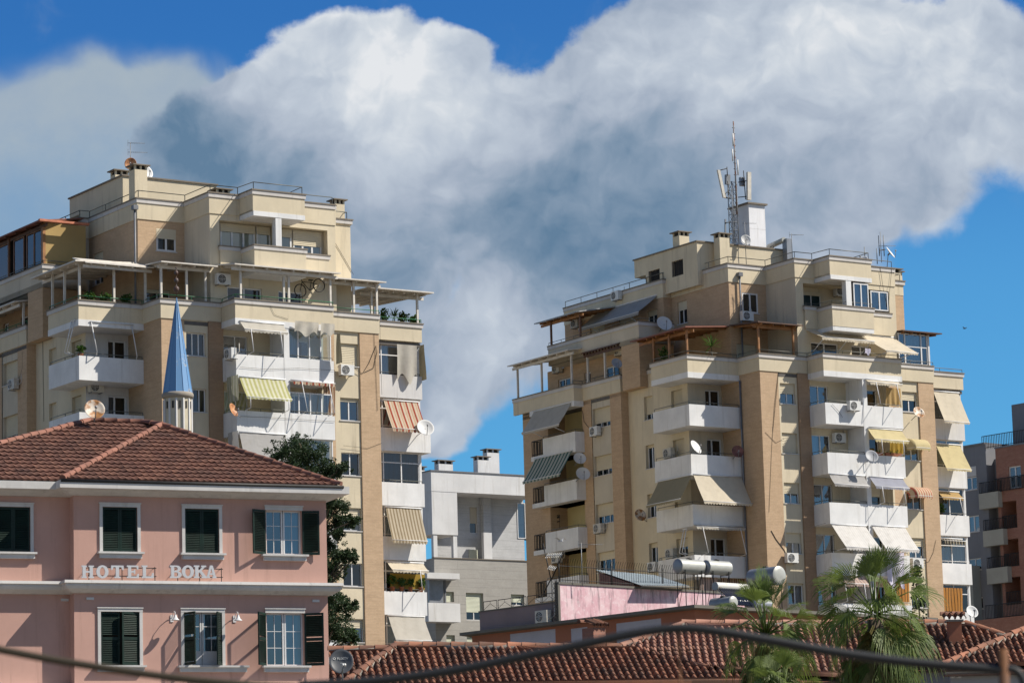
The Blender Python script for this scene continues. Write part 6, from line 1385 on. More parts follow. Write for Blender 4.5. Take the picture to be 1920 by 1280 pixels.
# tall bent-tip fence
FE = empty('iron_fence', SO.w(.2, k_-.1, 16.72), SO.rot); tag(FE, 'tall iron fence with bent tips along the stained pink wall', 'fence'); off = (.2, k_-.1, 16.72)
for a, b in ((.2, 3.6), (3.6, 7.0), (7.0, 9.4)):
    m = MB(off); m.tube([(a, k_-.1, 16.85), (b, k_-.1, 16.85)], .018, 4); m.tube([(a, k_-.1, 17.5), (b, k_-.1, 17.5)], .018, 4)
    n = int((b-a)/.15)
    for k in range(n): s = a+(b-a)*(k+.5)/n; m.tube([(s, k_-.1, 16.74), (s, k_-.1, 17.62), (s-.1, k_+.12, 17.85)], .011, 3)
    m.build('fence_panel', M['iron'], FE)
for s in (.2, 3.6, 7.0, 9.4): m = MB(off); m.tube([(s, k_-.1, 16.72), (s, k_-.1, 17.85)], .03, 5); m.build('post', M['iron'], FE)
# lean-to behind the fence
SHD = empty('lean_to', SO.w(6, -10.2, zs+.3), SO.rot); tag(SHD, 'lean-to with a pale corrugated roof behind the iron fence', 'shed'); off = (6, -10.2, zs+.3)
rc = [Vector((SO.f(t, x, y)[0], t, SO.f(t, x, y)[1])) for t, x, y in ((-12.2, 1118, 1068), (-12.2, 1228, 1078), (-8.5, 1292, 1098), (-8.5, 1203, 1097))]
m = MB(off); n = 60
m.grid(lambda u, v: tuple(rc[0].lerp(rc[1], u).lerp(rc[3].lerp(rc[2], u), v)+Vector((0, 0, .03*math.sin(u*n*2)))), 120, 4); m.build('roof', plain('pale_green_sheet', (.36, .41, .42), .5, .1, var=.15), SHD)
m = MB(off); q0, q1, q3 = rc[0], rc[1], rc[3]; zq = lambda p, f: p.z-.06; a_, b_ = rc[0].lerp(rc[3], .06), rc[0].lerp(rc[3], .82); ex = Vector((.1, 0, 0)); zz0 = Vector((0, 0, 1)); gl = lambda p: (p.x, p.y, zs+.3); m.hexa([gl(a_), gl(a_+ex), gl(b_+ex), gl(b_)], [tuple(a_-zz0*.08), tuple(a_+ex-zz0*.08), tuple(b_+ex-zz0*.08), tuple(b_-zz0*.08)]); m.box(rc[0].x+.2, rc[1].x-.2, -12.1, -11.9, zs+.3, min(rc[0].z, rc[1].z)-.1); m.build('wall', M['brick_red'], SHD)
m = MB(off); m.tube([tuple(rc[3]-Vector((0, 0, .05))), tuple(rc[2]-Vector((0, 0, .05)))], .06, 6); m.build('gutter', M['slab'], SHD)
# water tanks
def tank(s, t, z, r, L, axis, label, mat, leg=None, capm='tank_gr'):
    b = (s, t, leg if leg is not None else z-r); o = empty('water_tank', SO.w(*b), SO.rot); tag(o, label, 'water tank', 'roof water tanks')
    ax = Vector((1, 0, 0)) if axis == 's' else Vector((0, 1, 0)); c = Vector((s, t, z)); A, B = c-ax*L/2, c+ax*L/2
    m = MB(b); m.tube([A, A+ax*.03, B-ax*.12, B], r, 28, cap=False) if False else m.tube([A, B], r, 28, cap=False); m.build('shell', M[mat], o)
    for P_, sg in ((A, -1), (B, 1)):
        m = MB(b); up = Vector((0, 0, 1)); sd_ = ax.cross(up); n = 28; old = None
        rings = []
        for q in range(4):
            rr = r*(1-.0) if q == 0 else r*(1-(q/3)**2*.98); off_ = ax*(sg*.07*math.sin(q/3*1.57)); rings.append([m.P(P_+off_+sd_*(rr*math.cos(6.2832*j/n))+up*(rr*math.sin(6.2832*j/n))) for j in range(n)])
        m.csm = True
        for q in range(3):
            for j in range(n): m.face([rings[q][j], rings[q][(j+1) % n], rings[q+1][(j+1) % n], rings[q+1][j]])
        m.face(rings[3]); m.build('end_cap', M[capm], o)
    m = MB(b); m.lathe([(.14, z+r-.02), (.14, z+r+.05), (.05, z+r+.07)], 14, (s, t)); m.build('hatch', M['iron'], o)
    if leg is not None:
        for q in (-.36, .36):
            for e in (-.8, .8):
                p_ = c+ax*(L*q)+sd_*(r*e); m = MB(b); m.tube([(p_.x, p_.y, leg), (p_.x, p_.y, z-r*.55)], .03, 4); m.build('leg', M['iron'], o)
        m = MB(b)
        for q in (-.36, .36): p1 = c+ax*(L*q)+sd_*(r*.8); p2 = c+ax*(L*q)-sd_*(r*.8); m.tube([(p1.x, p1.y, z-r*.95), (p2.x, p2.y, z-r*.95)], .025, 4); m.tube([(p1.x, p1.y, leg+.1), (p2.x, p2.y, z-r*.95)], .018, 4)
        m.build('cradle', M['iron'], o)
    return o
tank(2.95, -3.2, 17.03, .335, 1.5, 's', 'white cylindrical tank on an iron stand, nearer the iron fence', 'tank', zs)
tank(4.55, -3.0, 17.03, .335, 1.45, 's', 'white cylindrical tank on an iron stand, beside the downpiped brick pier', 'tank', zs)
s_, z_ = SO.f(-2.6, 1436, 1081); tank(s_, -2.6, z_, .44, 1.75, 't', 'big grey tank raised on a stand above the fan palms', 'tank_gr', zs, 'tank')
s_, z_ = SO.f(-1.2, 1356, 1129); tank(s_, -1.2, zs+.3, .29, 1.3, 't', 'grey tank lying low on the roof under the solar heater', 'tank_gr', None, 'tank')
s_, z_ = SO.f(-1.0, 1425, 1127); tank(s_, -1.0, zs+.3, .28, 1.1, 's', 'dark grey tank lying low behind the smaller fan palm', 'tank_gr')
s_, z_ = SO.f(-2.0, 1371, 1100); SHt = empty('solar_heater', SO.w(s_, -2, zs), SO.rot); tag(SHt, 'solar water heater with a rust-stained white drum and dark glass tubes', 'solar heater'); off = (s_, -2, zs)
m = MB(off); m.tube([(s_-1.05, -2, z_), (s_+1.05, -2, z_)], .19, 20, cap=False); m.build('drum', M['tank_rust'], SHt)
for e in (-1.05, 1.05): m = MB(off); m.tube([(s_+e-.02, -2, z_), (s_+e+.02, -2, z_)], .192, 20); m.build('end_cap', M['tank_gr'], SHt)
for k in range(18): s2 = s_-.95+1.9*k/17; m = MB(off); m.tube([(s2, -1.85, z_-.12), (s2, -.9, zs+.22)], .032, 6); m.build('glass_tube', M['solar'], SHt)
m = MB(off)
for e in (-1, 1): m.tube([(s_+e, -2.1, zs), (s_+e, -2, z_-.1), (s_+e, -.8, zs+.1)], .025, 4); m.tube([(s_+e, -2.1, zs+.05), (s_+e, -.8, zs+.1)], .02, 4)
m.build('stand', M['grey_metal'], SHt)
# guyed aerial tower and air conditioner by the shaded pink wall
s_, z_ = SO.f(-8, 1033, 1158); 
tA_, zA_ = PO.px(SO, 1031, 1150, .6); AT = empty('aerial_mast', SO.w(-.25, tA_, zs-.1), SO.rot); tag(AT, 'thin lattice aerial mast with slanting struts beside the stained pink wall', 'aerial mast', 'aerials over the orange house'); off = (-.25, tA_, zs-.1)
zt_ = PO.px(SO, 1033, 1085, .25)[1]; m = MB(off); tri = [(-.25+.14*math.cos(a), tA_+.14*math.sin(a)) for a in (0, 2.09, 4.19)]
for a, b in tri: m.tube([(a, b, zs-.1), (a, b, zt_)], .018, 4)
for k in range(9):
    za, zb2 = zs-.1+(zt_-zs)*k/9, zs-.1+(zt_-zs)*(k+1)/9
    for q in range(3): m.tube([(*tri[q], za), (*tri[(q+1) % 3], zb2)], .011, 3)
m.build('lattice', M['iron'], AT)
def atpt(x, y): t, z = PO.px(SO, x, y, .25); return (-.25, t, z)
for a, b in (((1033, 1085), (1018, 1018)), ((1033, 1088), (1058, 1032)), ((1033, 1085), (1020, 1110))): m = MB(off); m.tube([atpt(*a), atpt(*b)], .03, 5); m.build('strut', M['iron'], AT)
p1, p2 = atpt(1024, 1041), atpt(1055, 1039); m = MB(off); m.tube([p1, p2], .02, 4)
for k in range(9): q = Vector(p1).lerp(Vector(p2), (k+.5)/9); m.tube([q-Vector((.12, 0, .12)), q+Vector((.12, 0, .12))], .014, 3)
m.build('yagi', M['ac'], AT)
p1, p2 = atpt(1028, 1062), atpt(1042, 1066); m = MB(off); m.tube([p1, p2], .02, 4)
for k in range(5): q = Vector(p1).lerp(Vector(p2), (k+.5)/5); m.tube([q-Vector((.1, 0, .1)), q+Vector((.1, 0, .1))], .014, 3)
m.build('yagi', M['ac'], AT)
ac_unit(SO, PO, 1014, 1155, 'air conditioner at the foot of the shaded pink terrace wall', 1)
w = roof_pt(SO, -8.6, 1092, 1098); yagi(w, 'white aerial just above the stained pink wall and fence', 2.0, ((.98, 75, 1.1),), 'aerials over the orange house')
# ------------------------------------------------------------------ low tiled houses in front
class Slope:
    """roof plane through a photo point at depth D; az = heading of the eaves, pitch = fall towards the viewer"""
    def __init__(s, p, D, deg, pitch): s.S = Site(at(*p, D), deg); s.z = at(*p, D).z; s.c, s.s_ = math.cos(R_(pitch)), math.sin(R_(pitch))
    def uv(s, x, y):
        lo, hi = -40, 40; r = Vector(ray(x, y)); o = Vector((*s.S.o, s.z)); n = s.S.w(0, s.s_)-s.S.w(0, 0); n.z = s.c
        k = (o-Vector((0, 0, CZ))).dot(n)/r.dot(n); q = Vector((0, 0, CZ))+r*k; a, t = s.S.st(q); return (a, -t/s.c)
    def p(s, u, v): w = s.S.w(u, -v*s.c); w.z = s.z+v*s.s_; return w
    def loc(s, u, v, h=0): return Vector((u, v*s.c, v*s.s_))
def house(name, label, sl, poly, mat, prof, seed, wall_mat, caps, wall_drop=2.6, tw=.205, tl=.33, ev=None, chim=None, hole=None, depth=6):
    base = sl.S.w(0, 0); o = empty('tiled_house', (base.x, base.y, 0), sl.S.rot); tag(o, label, 'house', 'low houses with barrel-tiled roofs')
    sl.z -= .13; P = [sl.uv(q[0], q[1]+8) for q in poly]; vmin = min(q[1] for q in P); vmax = max(q[1] for q in P)
    def lims(v):
        v = min(max(v, vmin+1e-4), vmax-1e-4); xs = []
        for (a, b), (c, d) in zip(P, P[1:]+P[:1]):
            if (b-v)*(d-v) <= 0 and abs(b-d) > 1e-9: xs.append(a+(c-a)*(v-b)/(d-b))
        return (min(xs), max(xs)) if xs else (0, 0)
    dv = Vector((0, sl.c, sl.s_)); dn = Vector((0, -sl.s_, sl.c)); E0 = Vector((0, 0, sl.z))+dv*vmin
    m = MB(flip=False); m.poly([Vector((0, 0, sl.z-.1))+Vector((u, 0, 0))+dv*v for u, v in P])
    uu = [q[0] for q in P]; u0, u1 = min(uu), max(uu); ye = vmin*sl.c; zr = sl.z+vmax*sl.s_
    rf = m.build('roof', M['wood_dk'], o)
    tiled('roof_slope', M[mat], rf, E0, (1, 0, 0), dv, dn, lambda v: lims(v+vmin), vmax-vmin, tw, tl, prof, .03, seed, (lambda u, v: hole(u, v+vmin)) if hole else None)
    m = MB(flip=False); yr = vmax*sl.c; r0, r1 = lims(vmax); m.poly([(r0, yr, zr-.06), (r1, yr, zr-.06), (r1, yr+depth*.6, zr-depth*.25), (r0, yr+depth*.6, zr-depth*.25)]); m.build('rear_slope', M[mat], rf)
    zw = sl.z+vmin*sl.s_-.12
    m = MB(flip=False); m.box(u0+.2, u1-.2, ye+.28, ye+.5, -.3, zw); m.build('wall', M[wall_mat], o)
    m = MB(flip=False); m.box(u0, u1, ye+.02, ye+.27, zw-.02, zw+.03); m.build('eaves', M['wood_dk'], rf)
    for i, (a, b) in enumerate(caps):
        A, B = sl.uv(a[0], a[1]+8), sl.uv(b[0], b[1]+8); q = lambda c: Vector((0, 0, sl.z+.05))+Vector((c[0], 0, 0))+dv*c[1]
        ridge_caps('ridge_caps', M[mat], rf, q(A), q(B), .105, .4, seed+i)
        m = MB(flip=False); m.tube([q(A)-Vector((0, 0, .06)), q(B)-Vector((0, 0, .06))], .13, 8); m.build('mortar_bed', M['mortar'], rf)
    return o, sl
def stack(o, sl, x0, x1, yt, yb, seed, mat='brick_red'):
    """tile-capped chimney rising from a slope"""
    b = sl.uv((x0+x1)/2, yb); u0 = sl.uv(x0, yb)[0]; u1 = sl.uv(x1, yb)[0]; y = b[1]*sl.c; z0 = sl.z+b[1]*sl.s_-.2
    D = sl.p(*b); z1 = D.y*ray((x0+x1)/2, yt)[2]/ray((x0+x1)/2, yt)[1]+CZ; w = u1-u0
    m = MB(flip=False); m.box(u0, u1, y, y+w, z0, z1-.22); c = m.build('chimney', M[mat], o)
    m = MB(flip=False); m.box(u0-.06, u1+.06, y-.06, y+w+.06, z1-.22, z1-.16); m.build('chimney_slab', M['mortar'], c)
    tiled('cap_tiles', M['tile_old'], c, Vector((u0-.16, y-.14, z1-.14)), (1, 0, 0), Vector((0, .94, .34)), Vector((0, -.34, .94)), lambda v: (0, w+.3), .42, (w+.3)/4, .3, PROF_BARREL, .03, seed)
    ridge_caps('ridge_caps', M['tile_old'], c, (u0-.16, y+.3, z1+.02), (u1+.16, y+.3, z1+.02), .09, .3, seed)
M['wall_grey'] = plaster('pale_grey_board', (.36, .36, .37), amt=.3)
sA = Slope((745, 1206), 96, 82.5, 24)
hA, _ = house('a', 'long old tiled roof with a hip, in front of the orange house', sA, [(742, 1206), (1330, 1207), (1500, 1272), (617, 1285), (640, 1278)], 'tile_old', PROF_BARREL, 11, 'wall_grey', [((742, 1204), (1166, 1207)), ((640, 1278), (744, 1203))])
sA2 = Slope((660, 1213), 98, 82.5, 24)
hA2, _ = house('a2', 'small tiled roof tucked between the hotel wall and the longer tiled roof', sA2, [(617, 1214), (741, 1211), (648, 1284), (617, 1284)], 'tile_old', PROF_BARREL, 12, 'wall_grey', [((617, 1212), (735, 1210))])
p1 = sA.p(*sA.uv(1166, 1207))+Vector((0, 0, .14))
sB = Slope((1166, 1206), p1.y-.12, 90, 24.5)
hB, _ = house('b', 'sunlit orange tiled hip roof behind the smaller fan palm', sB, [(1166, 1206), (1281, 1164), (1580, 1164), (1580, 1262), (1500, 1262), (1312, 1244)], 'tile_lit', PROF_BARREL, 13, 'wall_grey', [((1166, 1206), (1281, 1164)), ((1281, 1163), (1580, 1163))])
sC = Slope((1700, 1241), 101, 90, 26)
hC, _ = house('c', 'tiled roof carrying a square tile-capped chimney, beside the taller fan palm', sC, [(1560, 1160), (1810, 1164), (1884, 1186), (1768, 1241), (1560, 1243)], 'tile_old', PROF_BARREL, 14, 'wall_grey', [((1560, 1158), (1812, 1163)), ((1812, 1163), (1884, 1185))])
stack(hC, sC, 1780, 1805, 1151, 1209, 3, 'orange')
sD = Slope((1850, 1242), 97.5, 90, 26)
hD, _ = house('d', 'tiled roof rising out of the picture behind the rusty post', sD, [(1768, 1241), (1930, 1170), (2010, 1170), (2010, 1243)], 'tile_old', PROF_BARREL, 15, 'wall_grey', [((1768, 1240), (1930, 1170))])
sE = Slope((1114, 1212), 99.5, 82.5, 8); stack(hA, Slope((1114, 1212), 98.2, 82.5, 24), 1099, 1130, 1167, 1210, 9, 'mauve') if False else None
# free chimney behind the ridge of the long roof
p = at(1114, 1204, 101); CH = empty('house_chimney', (p.x, p.y, p.z-1), SO.rot); tag(CH, 'small mauve chimney with a cap of four barrel tiles', 'chimney')
hw_ = 15.5*101/F; zt_ = at(1114, 1177, 101).z-p.z+1
m = MB(flip=False); m.box(-hw_, hw_, -hw_, hw_, 0, zt_); m.build('stack', M['brick_red'], CH)
tiled('cap_tiles', M['tile_old'], CH, Vector((-hw_-.06, -hw_-.1, zt_+.02)), (1, 0, 0), Vector((0, .92, .39)), Vector((0, -.39, .92)), lambda v: (0, 2*hw_+.12), .5, (2*hw_+.12)/4, .5, PROF_BARREL, .03, 4)
ridge_caps('ridge_caps', M['tile_old'], CH, (-hw_-.06, .28, zt_+.2), (hw_+.06, .28, zt_+.2), .08, .28, 4)
# ------------------------------------------------------------------ ground
m = MB(flip=False); m.grid(lambda u, v: (-4000+8000*u, -2000+8000*v, 0), 8, 8, False); g = m.build('ground', plain('warm_bounce_ground', (.19, .165, .13), .95, var=.3, scale=.3)); tag(g, kind='structure')  # out of view; pale warm colour set to bounce light up at the walls
# ------------------------------------------------------------------ trees
def cypress_tree():
    """loose dark conifer: crooked trunk, drooping limbs carrying clumps of scale leaves with gaps between"""
    rnd = random.Random(21); D = 128; b = at(592, 1000, D); o = empty('conifer_tree', (b.x, b.y, 0)); tag(o, 'dark irregular conifer leaning out behind the corner of the pink hotel', 'tree'); ox, oy = b.x, b.y
    pt = lambda x, y, d=0: Vector((at(x, y, D+d).x-ox, d, at(x, y, D+d).z))
    m = MB(flip=False); tr = [(0, 0, 0)]+[tuple(pt(x, y)) for x, y in ((606, 1240), (602, 1120), (598, 1020), (590, 930), (575, 870), (560, 830))]
    m.tube(tr, .24, 9, r2=.05); tk = m.build('trunk', M['bark'], o)
    cl = []   # (x, y, radius px)
    for x, y, r in ((545, 838, 26), (570, 832, 24), (525, 850, 20), (590, 850, 26), (560, 862, 30), (600, 872, 26), (612, 893, 22), (575, 890, 30), (540, 868, 24), (625, 883, 18), (638, 880, 14), (610, 915, 20), (622, 940, 20), (632, 948, 16), (612, 958, 22), (640, 972, 20), (655, 978, 14), (618, 985, 22), (666, 975, 9), (630, 1000, 14), (625, 1040, 24), (640, 1046, 20), (655, 1040, 13), (612, 1060, 26), (628, 1072, 16), (610, 1020, 18), (664, 1046, 8), (618, 1120, 24), (632, 1130, 22), (648, 1140, 18), (662, 1136, 10), (612, 1150, 24), (630, 1165, 20), (645, 1190, 22), (625, 1190, 22), (660, 1195, 12), (608, 1095, 18), (595, 905, 22), (585, 1000, 24), (590, 1060, 24), (590, 1130, 26), (600, 1180, 24)):
        cl.append((x, y, r))
    m = MB(flip=False); mf = MB(flip=False)
    for x, y, r in cl:
        dd = rnd.uniform(-1.1, 1.1); c = pt(x, y, dd); rr = r*D/F
        ty = min(max(y+25, 835), 1230); a = min(tr[1:], key=lambda q: abs(q[2]-c.z+.6)); mid = (Vector(a)+c)/2+Vector((0, 0, .15)); m.tube([a, tuple(mid), tuple(c)], .05, 5, r2=.015)
        for _ in range(int(16+rr*46)):
            q = c+Vector((rnd.gauss(0, .5), rnd.gauss(0, .5), rnd.gauss(0, .38)))*rr*1.15; leaves(mf, q, rr*.34, 34, .075, rnd, .8, .2)
    m.build('limb', M['bark'], tk)
    mf.build('crown', M['leaf_dk'], o)
cypress_tree()
def small_conifer():
    rnd = random.Random(5); D = 128; b = at(1723, 1130, D); o = empty('conifer_tree', (b.x, b.y, 0)); tag(o, 'small pointed dark conifer between the taller palm and the tan pier', 'tree')
    zt_ = at(1723, 1062, D).z; zb_ = at(1723, 1150, D).z
    m = MB(flip=False); m.tube([(0, 0, 0), (0, 0, zt_-.1)], .12, 7, r2=.02); m.build('trunk', M['bark'], o)
    mf = MB(flip=False)
    for k in range(70):
        f = rnd.random(); z = zb_-1+(zt_-zb_+1)*f; r = (1-f)*.48+.04; a = rnd.random()*6.28; q = rnd.uniform(.5, 1.05)*r; leaves(mf, (q*math.cos(a), q*math.sin(a), z-.1*q), .14, 18, .1, rnd, .7, .3)
    mf.build('crown', M['leaf_dk'], o)
small_conifer()
def fan_blade(m, base, d, L, rnd, droop=.25, spread=150, nseg=34, fold=.25, roll=0):
    """a fan leaf: pleated blade of narrow segments that split and droop towards the tips"""
    d = Vector(d).normalized(); s = d.cross(Vector((0, 0, 1)))
    if s.length < .05: s = Vector((1, 0, 0))
    s.normalize(); n = s.cross(d).normalized(); base = Vector(base); s, n = s*math.cos(roll)+n*math.sin(roll), n*math.cos(roll)-s*math.sin(roll)
    for k in range(nseg):
        f = (k+.5)/nseg-.5; a = R_(spread)*f; dirv = (d*math.cos(a)+s*math.sin(a)).normalized(); l = L*(1-.25*abs(f)*2)*rnd.uniform(.9, 1.08); wd = l*R_(spread)/nseg*.44
        side = n.cross(dirv).normalized(); pl = n*(fold*.07*l*(1 if k % 2 else -1)); up_ = n*(abs(f)*.2*l); sp = rnd.uniform(.42, .55)
        p0 = base; p1 = base+dirv*l*.28+pl*.5+up_*.4; p2 = base+dirv*l*sp+up_*.8+pl*.6; g = droop*l; dn_ = Vector((rnd.uniform(-.12, .12), rnd.uniform(-.12, .12), -1))
        p3 = base+dirv*l*.78+up_+dn_*g*.30; p4 = base+dirv*l*.96+up_+dn_*g*rnd.uniform(.8, 1.3)
        m.poly([p0, p1-side*wd*.35, p2-side*wd*.6, p2+side*wd*.6, p1+side*wd*.35]); m.poly([p2-side*wd*.6, p3-side*wd*.42, p3+side*wd*.42, p2+side*wd*.6]); m.poly([p3-side*wd*.42, p4, p3+side*wd*.42])
def palm(x, y, D, R, label, seed, n_up, skirt):
    rnd = random.Random(seed); c = at(x, y, D); o = empty('palm_tree', (c.x, c.y, 0)); tag(o, label, 'palm tree', 'fan palms before the tiled roofs'); top = Vector((0, 0, c.z))
    m = MB(flip=False); n = 14; m.tube([(0, 0, 0), (.05, 0, c.z*.5), (0, 0, c.z-.15)], .22, 12, r2=.2); m.build('trunk', M['bark'], o)
    m = MB(flip=False)
    for k in range(60): a = rnd.random()*6.28; z = c.z-.3-rnd.random()*1.6; leaves(m, (.22*math.cos(a), .22*math.sin(a), z), .06, 3, .35, rnd, 1, -1)
    m.build('fibre_sheath', M['palm_dry'], o)
    for k in range(n_up):
        f = k/n_up; az = k*2.39996+rnd.uniform(-.2, .2); el = R_(86-128*f+rnd.uniform(-10, 10)); st = R*rnd.uniform(.42, .62)*(1.1-.15*min(1, f*1.3)); d = Vector((math.cos(az)*math.cos(el), math.sin(az)*math.cos(el), math.sin(el)))
        p1 = top+d*st*.55+Vector((0, 0, .06*st)); p2 = top+d*st; bd = Vector((d.x, d.y, d.z-.25-.7*f)).normalized()
        m = MB(flip=False); m.tube([tuple(top+d*.08), tuple(p1), tuple(p2)], .024, 5, r2=.014); fr = m.build('frond', M['palm'], o)
        m = MB(flip=False); fan_blade(m, p2, bd, R*rnd.uniform(.50, .62), rnd, .08+.6*f, rnd.uniform(95, 120)+35*min(1, f*2), roll=rnd.uniform(-1.2, 1.2)*(.4+.6*min(1, f*2))); m.build('fan', M['palm'], fr)
    for k in range(skirt):
        az = k*2.39996+1; el = R_(-38-rnd.random()*40); st = R*rnd.uniform(.35, .55); d = Vector((math.cos(az)*math.cos(el), math.sin(az)*math.cos(el), math.sin(el))); p0 = top+Vector((0, 0, -.15-.5*rnd.random())); p2 = p0+d*st
        mt = M['palm_dry'] if rnd.random() < .3 else M['palm']
        m = MB(flip=False); m.tube([tuple(p0), tuple((p0+p2)/2+Vector((0, 0, .08))), tuple(p2)], .02, 5, r2=.012); fr = m.build('frond', mt, o)
        m = MB(flip=False); fan_blade(m, p2, (d.x*.5, d.y*.5, -.9), R*rnd.uniform(.5, .7), rnd, .75, 120); m.build('fan', mt, fr)
palm(1640, 1150, 86, 1.85, 'taller fan palm with a shaggy drooping skirt, before the lilac sheet', 4, 27, 26)
palm(1436, 1190, 88, 1.65, 'smaller fan palm with upright leaves before the orange tiled roof', 9, 30, 26)
palm(1470, 1300, 84, 1.2, 'low palm crown just showing at the foot of the smaller fan palm', 12, 18, 6)
# ------------------------------------------------------------------ cables and posts close to the camera
def cable(name, pts, D, r, mat, label):
    P = [at(x, y, D) for x, y in pts]; c = P[len(P)//2]; out = []
    for i in range(len(P)-1):
        p0, p1, p2, p3 = P[max(i-1, 0)], P[i], P[i+1], P[min(i+2, len(P)-1)]
        for k in range(6): t = k/6; out.append(.5*((2*p1)+(p2-p0)*t+(2*p0-5*p1+4*p2-p3)*t*t+(3*p1-p0-3*p2+p3)*t**3))
    out.append(P[-1]); m = MB(flip=False); m.tube([tuple(q-c) for q in out], r, 8); o = m.build(name, M[mat], None, c); tag(o, label, 'cable', 'cables crossing in front of the roofs')
M['cable_bk'] = plain('black_cable_sheath', (.012, .013, .014), .6); M['cable_br'] = plain('olive_cable_sheath', (.055, .04, .02), .6); M['rust_post'] = rusty('rusty_iron', (.10, .05, .03), (.20, .075, .02), lo=.35, hi=.6, scale=6, rough=.8)
cable('overhead_cable', [(560, 1284), (700, 1276), (850, 1256), (1000, 1226), (1120, 1201), (1200, 1185), (1272, 1177), (1340, 1182), (1450, 1201), (1580, 1224), (1720, 1242), (1880, 1255)], 11, .0155, 'cable_bk', 'black cable rising to a thin rod and sagging towards the rusty post')
cable('overhead_cable', [(-80, 1200), (0, 1217), (100, 1236), (213, 1254), (330, 1270), (430, 1280), (560, 1288)], 10.5, .0125, 'cable_br', 'olive-brown cable sagging across the hotel wall')
cable('bent_cable', [(1890, 1252), (1905, 1256), (1915, 1268), (1922, 1290)], 10.8, .012, 'cable_bk', 'black cable end curling down behind the rusty post')
def post(x, y, D, r, label, name='post'):
    p = at(x, y, D); m = MB(flip=False); m.tube([(0, 0, 0), (.0, 0, p.z)], r, 8); o = m.build(name, M['rust_post'], None, (p.x, p.y, 0)); tag(o, label, 'post', 'rusty rods holding the cables')
post(1880, 1216, 11, .017, 'thick rusty iron post at the edge, carrying the black cable')
post(1272, 1172, 11, .004, 'very thin rusty rod under the peak of the black cable', 'rod')
# ------------------------------------------------------------------ birds
def bird(x, y, D, s, label, mat):
    p = at(x, y, D); m = MB(flip=False)
    m.hexa([(-.05, -.2, -.03), (.05, -.2, -.03), (.05, .2, -.03), (-.05, .2, -.03)], [(-.03, -.22, .05), (.03, -.22, .05), (.02, .24, .04), (-.02, .24, .04)])
    m.poly([(-.04, -.1, .04), (-.3, -.05, .22), (-.55, .06, .12), (-.3, .12, .18), (-.04, .1, .04)]); m.poly([(.04, -.1, .04), (.3, -.05, .22), (.55, .06, .12), (.3, .12, .18), (.04, .1, .04)]); m.poly([(-.02, .2, .02), (-.08, .36, .02), (.08, .36, .02), (.02, .2, .02)])
    o = m.build('bird', mat, None, p, .7); o.scale = (s, s, s); tag(o, label, 'bird')
M['bird_dk'] = plain('dark_feather', (.05, .05, .055), .8); M['bird_wt'] = plain('pale_feather', (.6, .6, .6), .8)
bird(1051, 1014, 170, .8, 'white bird gliding before a white loggia balcony', M['bird_wt'])
bird(1809, 616, 200, .45, 'tiny dark bird in the blue sky beside the mast tower', M['bird_dk'])
# ------------------------------------------------------------------ sky: Nishita air with cumulus in world directions
W = bpy.data.worlds.new('World'); SC.world = W; W.use_nodes = True
WN = NT(W.node_tree); LK = W.node_tree.links
STR = .1; EXPO = .32; KG = 2**-EXPO/STR
sky = WN.n('ShaderNodeTexSky', sky_type='NISHITA', sun_disc=False, sun_elevation=R_(45.5), sun_rotation=R_(96), air_density=1.0, dust_density=.3, ozone_density=2.0)
tc = WN.n('ShaderNodeTexCoord'); dv = tc.outputs['Generated']
sx = WN.n('ShaderNodeSeparateXYZ'); LK.new(dv, sx.inputs[0])
yy = WN.math('MAXIMUM', sx.outputs[1], .08)
U = WN.math('MULTIPLY', WN.math('DIVIDE', sx.outputs[0], yy), F/1000); V = WN.math('MULTIPLY', WN.math('DIVIDE', sx.outputs[2], yy), F/1000)
cb = WN.n('ShaderNodeCombineXYZ'); LK.new(U, cb.inputs[0]); LK.new(V, cb.inputs[1]); P0 = cb.outputs[0]
def dpt(x, y):
    r = ray(x, y); return (r[0]/r[1]*F/1000, r[2]/r[1]*F/1000, 0)
def warp(p, sc, amp, seed):
    n = WN.n('ShaderNodeTexNoise', i_Scale=sc, i_Detail=3.0, i_Roughness=.55); LK.new(WN.vmath('ADD', p, (seed, seed*.7, seed*.3)), n.inputs['Vector'])
    c = WN.vmath('SUBTRACT', n.outputs[1], (.5, .5, .5)); s = WN.n('ShaderNodeVectorMath', operation='SCALE'); LK.new(c, s.inputs[0]); s.inputs['Scale'].default_value = amp
    return WN.vmath('ADD', p, s.outputs[0])
P1 = warp(warp(P0, 3.2, .16, 3.1), 11, .05, 8.3)
def blobs(p, lst, smooth=.12):
    acc = None
    for x, y, r in lst:
        d = WN.vmath('DISTANCE', p, dpt(x, y)); f = WN.math('SUBTRACT', 1.0, WN.math('DIVIDE', d, r/1000))
        acc = f if acc is None else WN.math('SMOOTH_MAX', acc, f, smooth)
    return acc
def glow(p, lst):
    acc = None
    for x, y, r, w in lst:
        d = WN.vmath('DISTANCE', p, dpt(x, y)); f = WN.math('MULTIPLY', WN.ramp(d, r/1000, 0.0), w)
        acc = f if acc is None else WN.math('ADD', acc, f)
    return acc
CUM = [(640, 190, 185), (530, 250, 170), (760, 170, 165), (850, 130, 95), (450, 210, 100), (390, 270, 120), (310, 300, 95), (900, 320, 230), (700, 400, 260), (1010, 330, 200), (1160, 270, 220), (1190, 130, 140), (1340, 110, 210), (1100, 180, 100),
       (1500, 110, 230), (1660, 170, 220), (1810, 160, 200), (1930, 190, 170), (1300, 380, 250), (1490, 390, 190), (1600, 400, 95), (1710, 330, 130), (1010, 510, 190), (970, 585, 150), (890, 640, 115), (825, 735, 85), (830, 790, 60), (1150, 520, 200), (680, 560, 190), (410, 430, 180), (1420, 20, 180)]
fld = blobs(P1, CUM)
fb = WN.noise(P0, 9, 7, .6); fb2 = WN.noise(P0, 24, 5, .6)
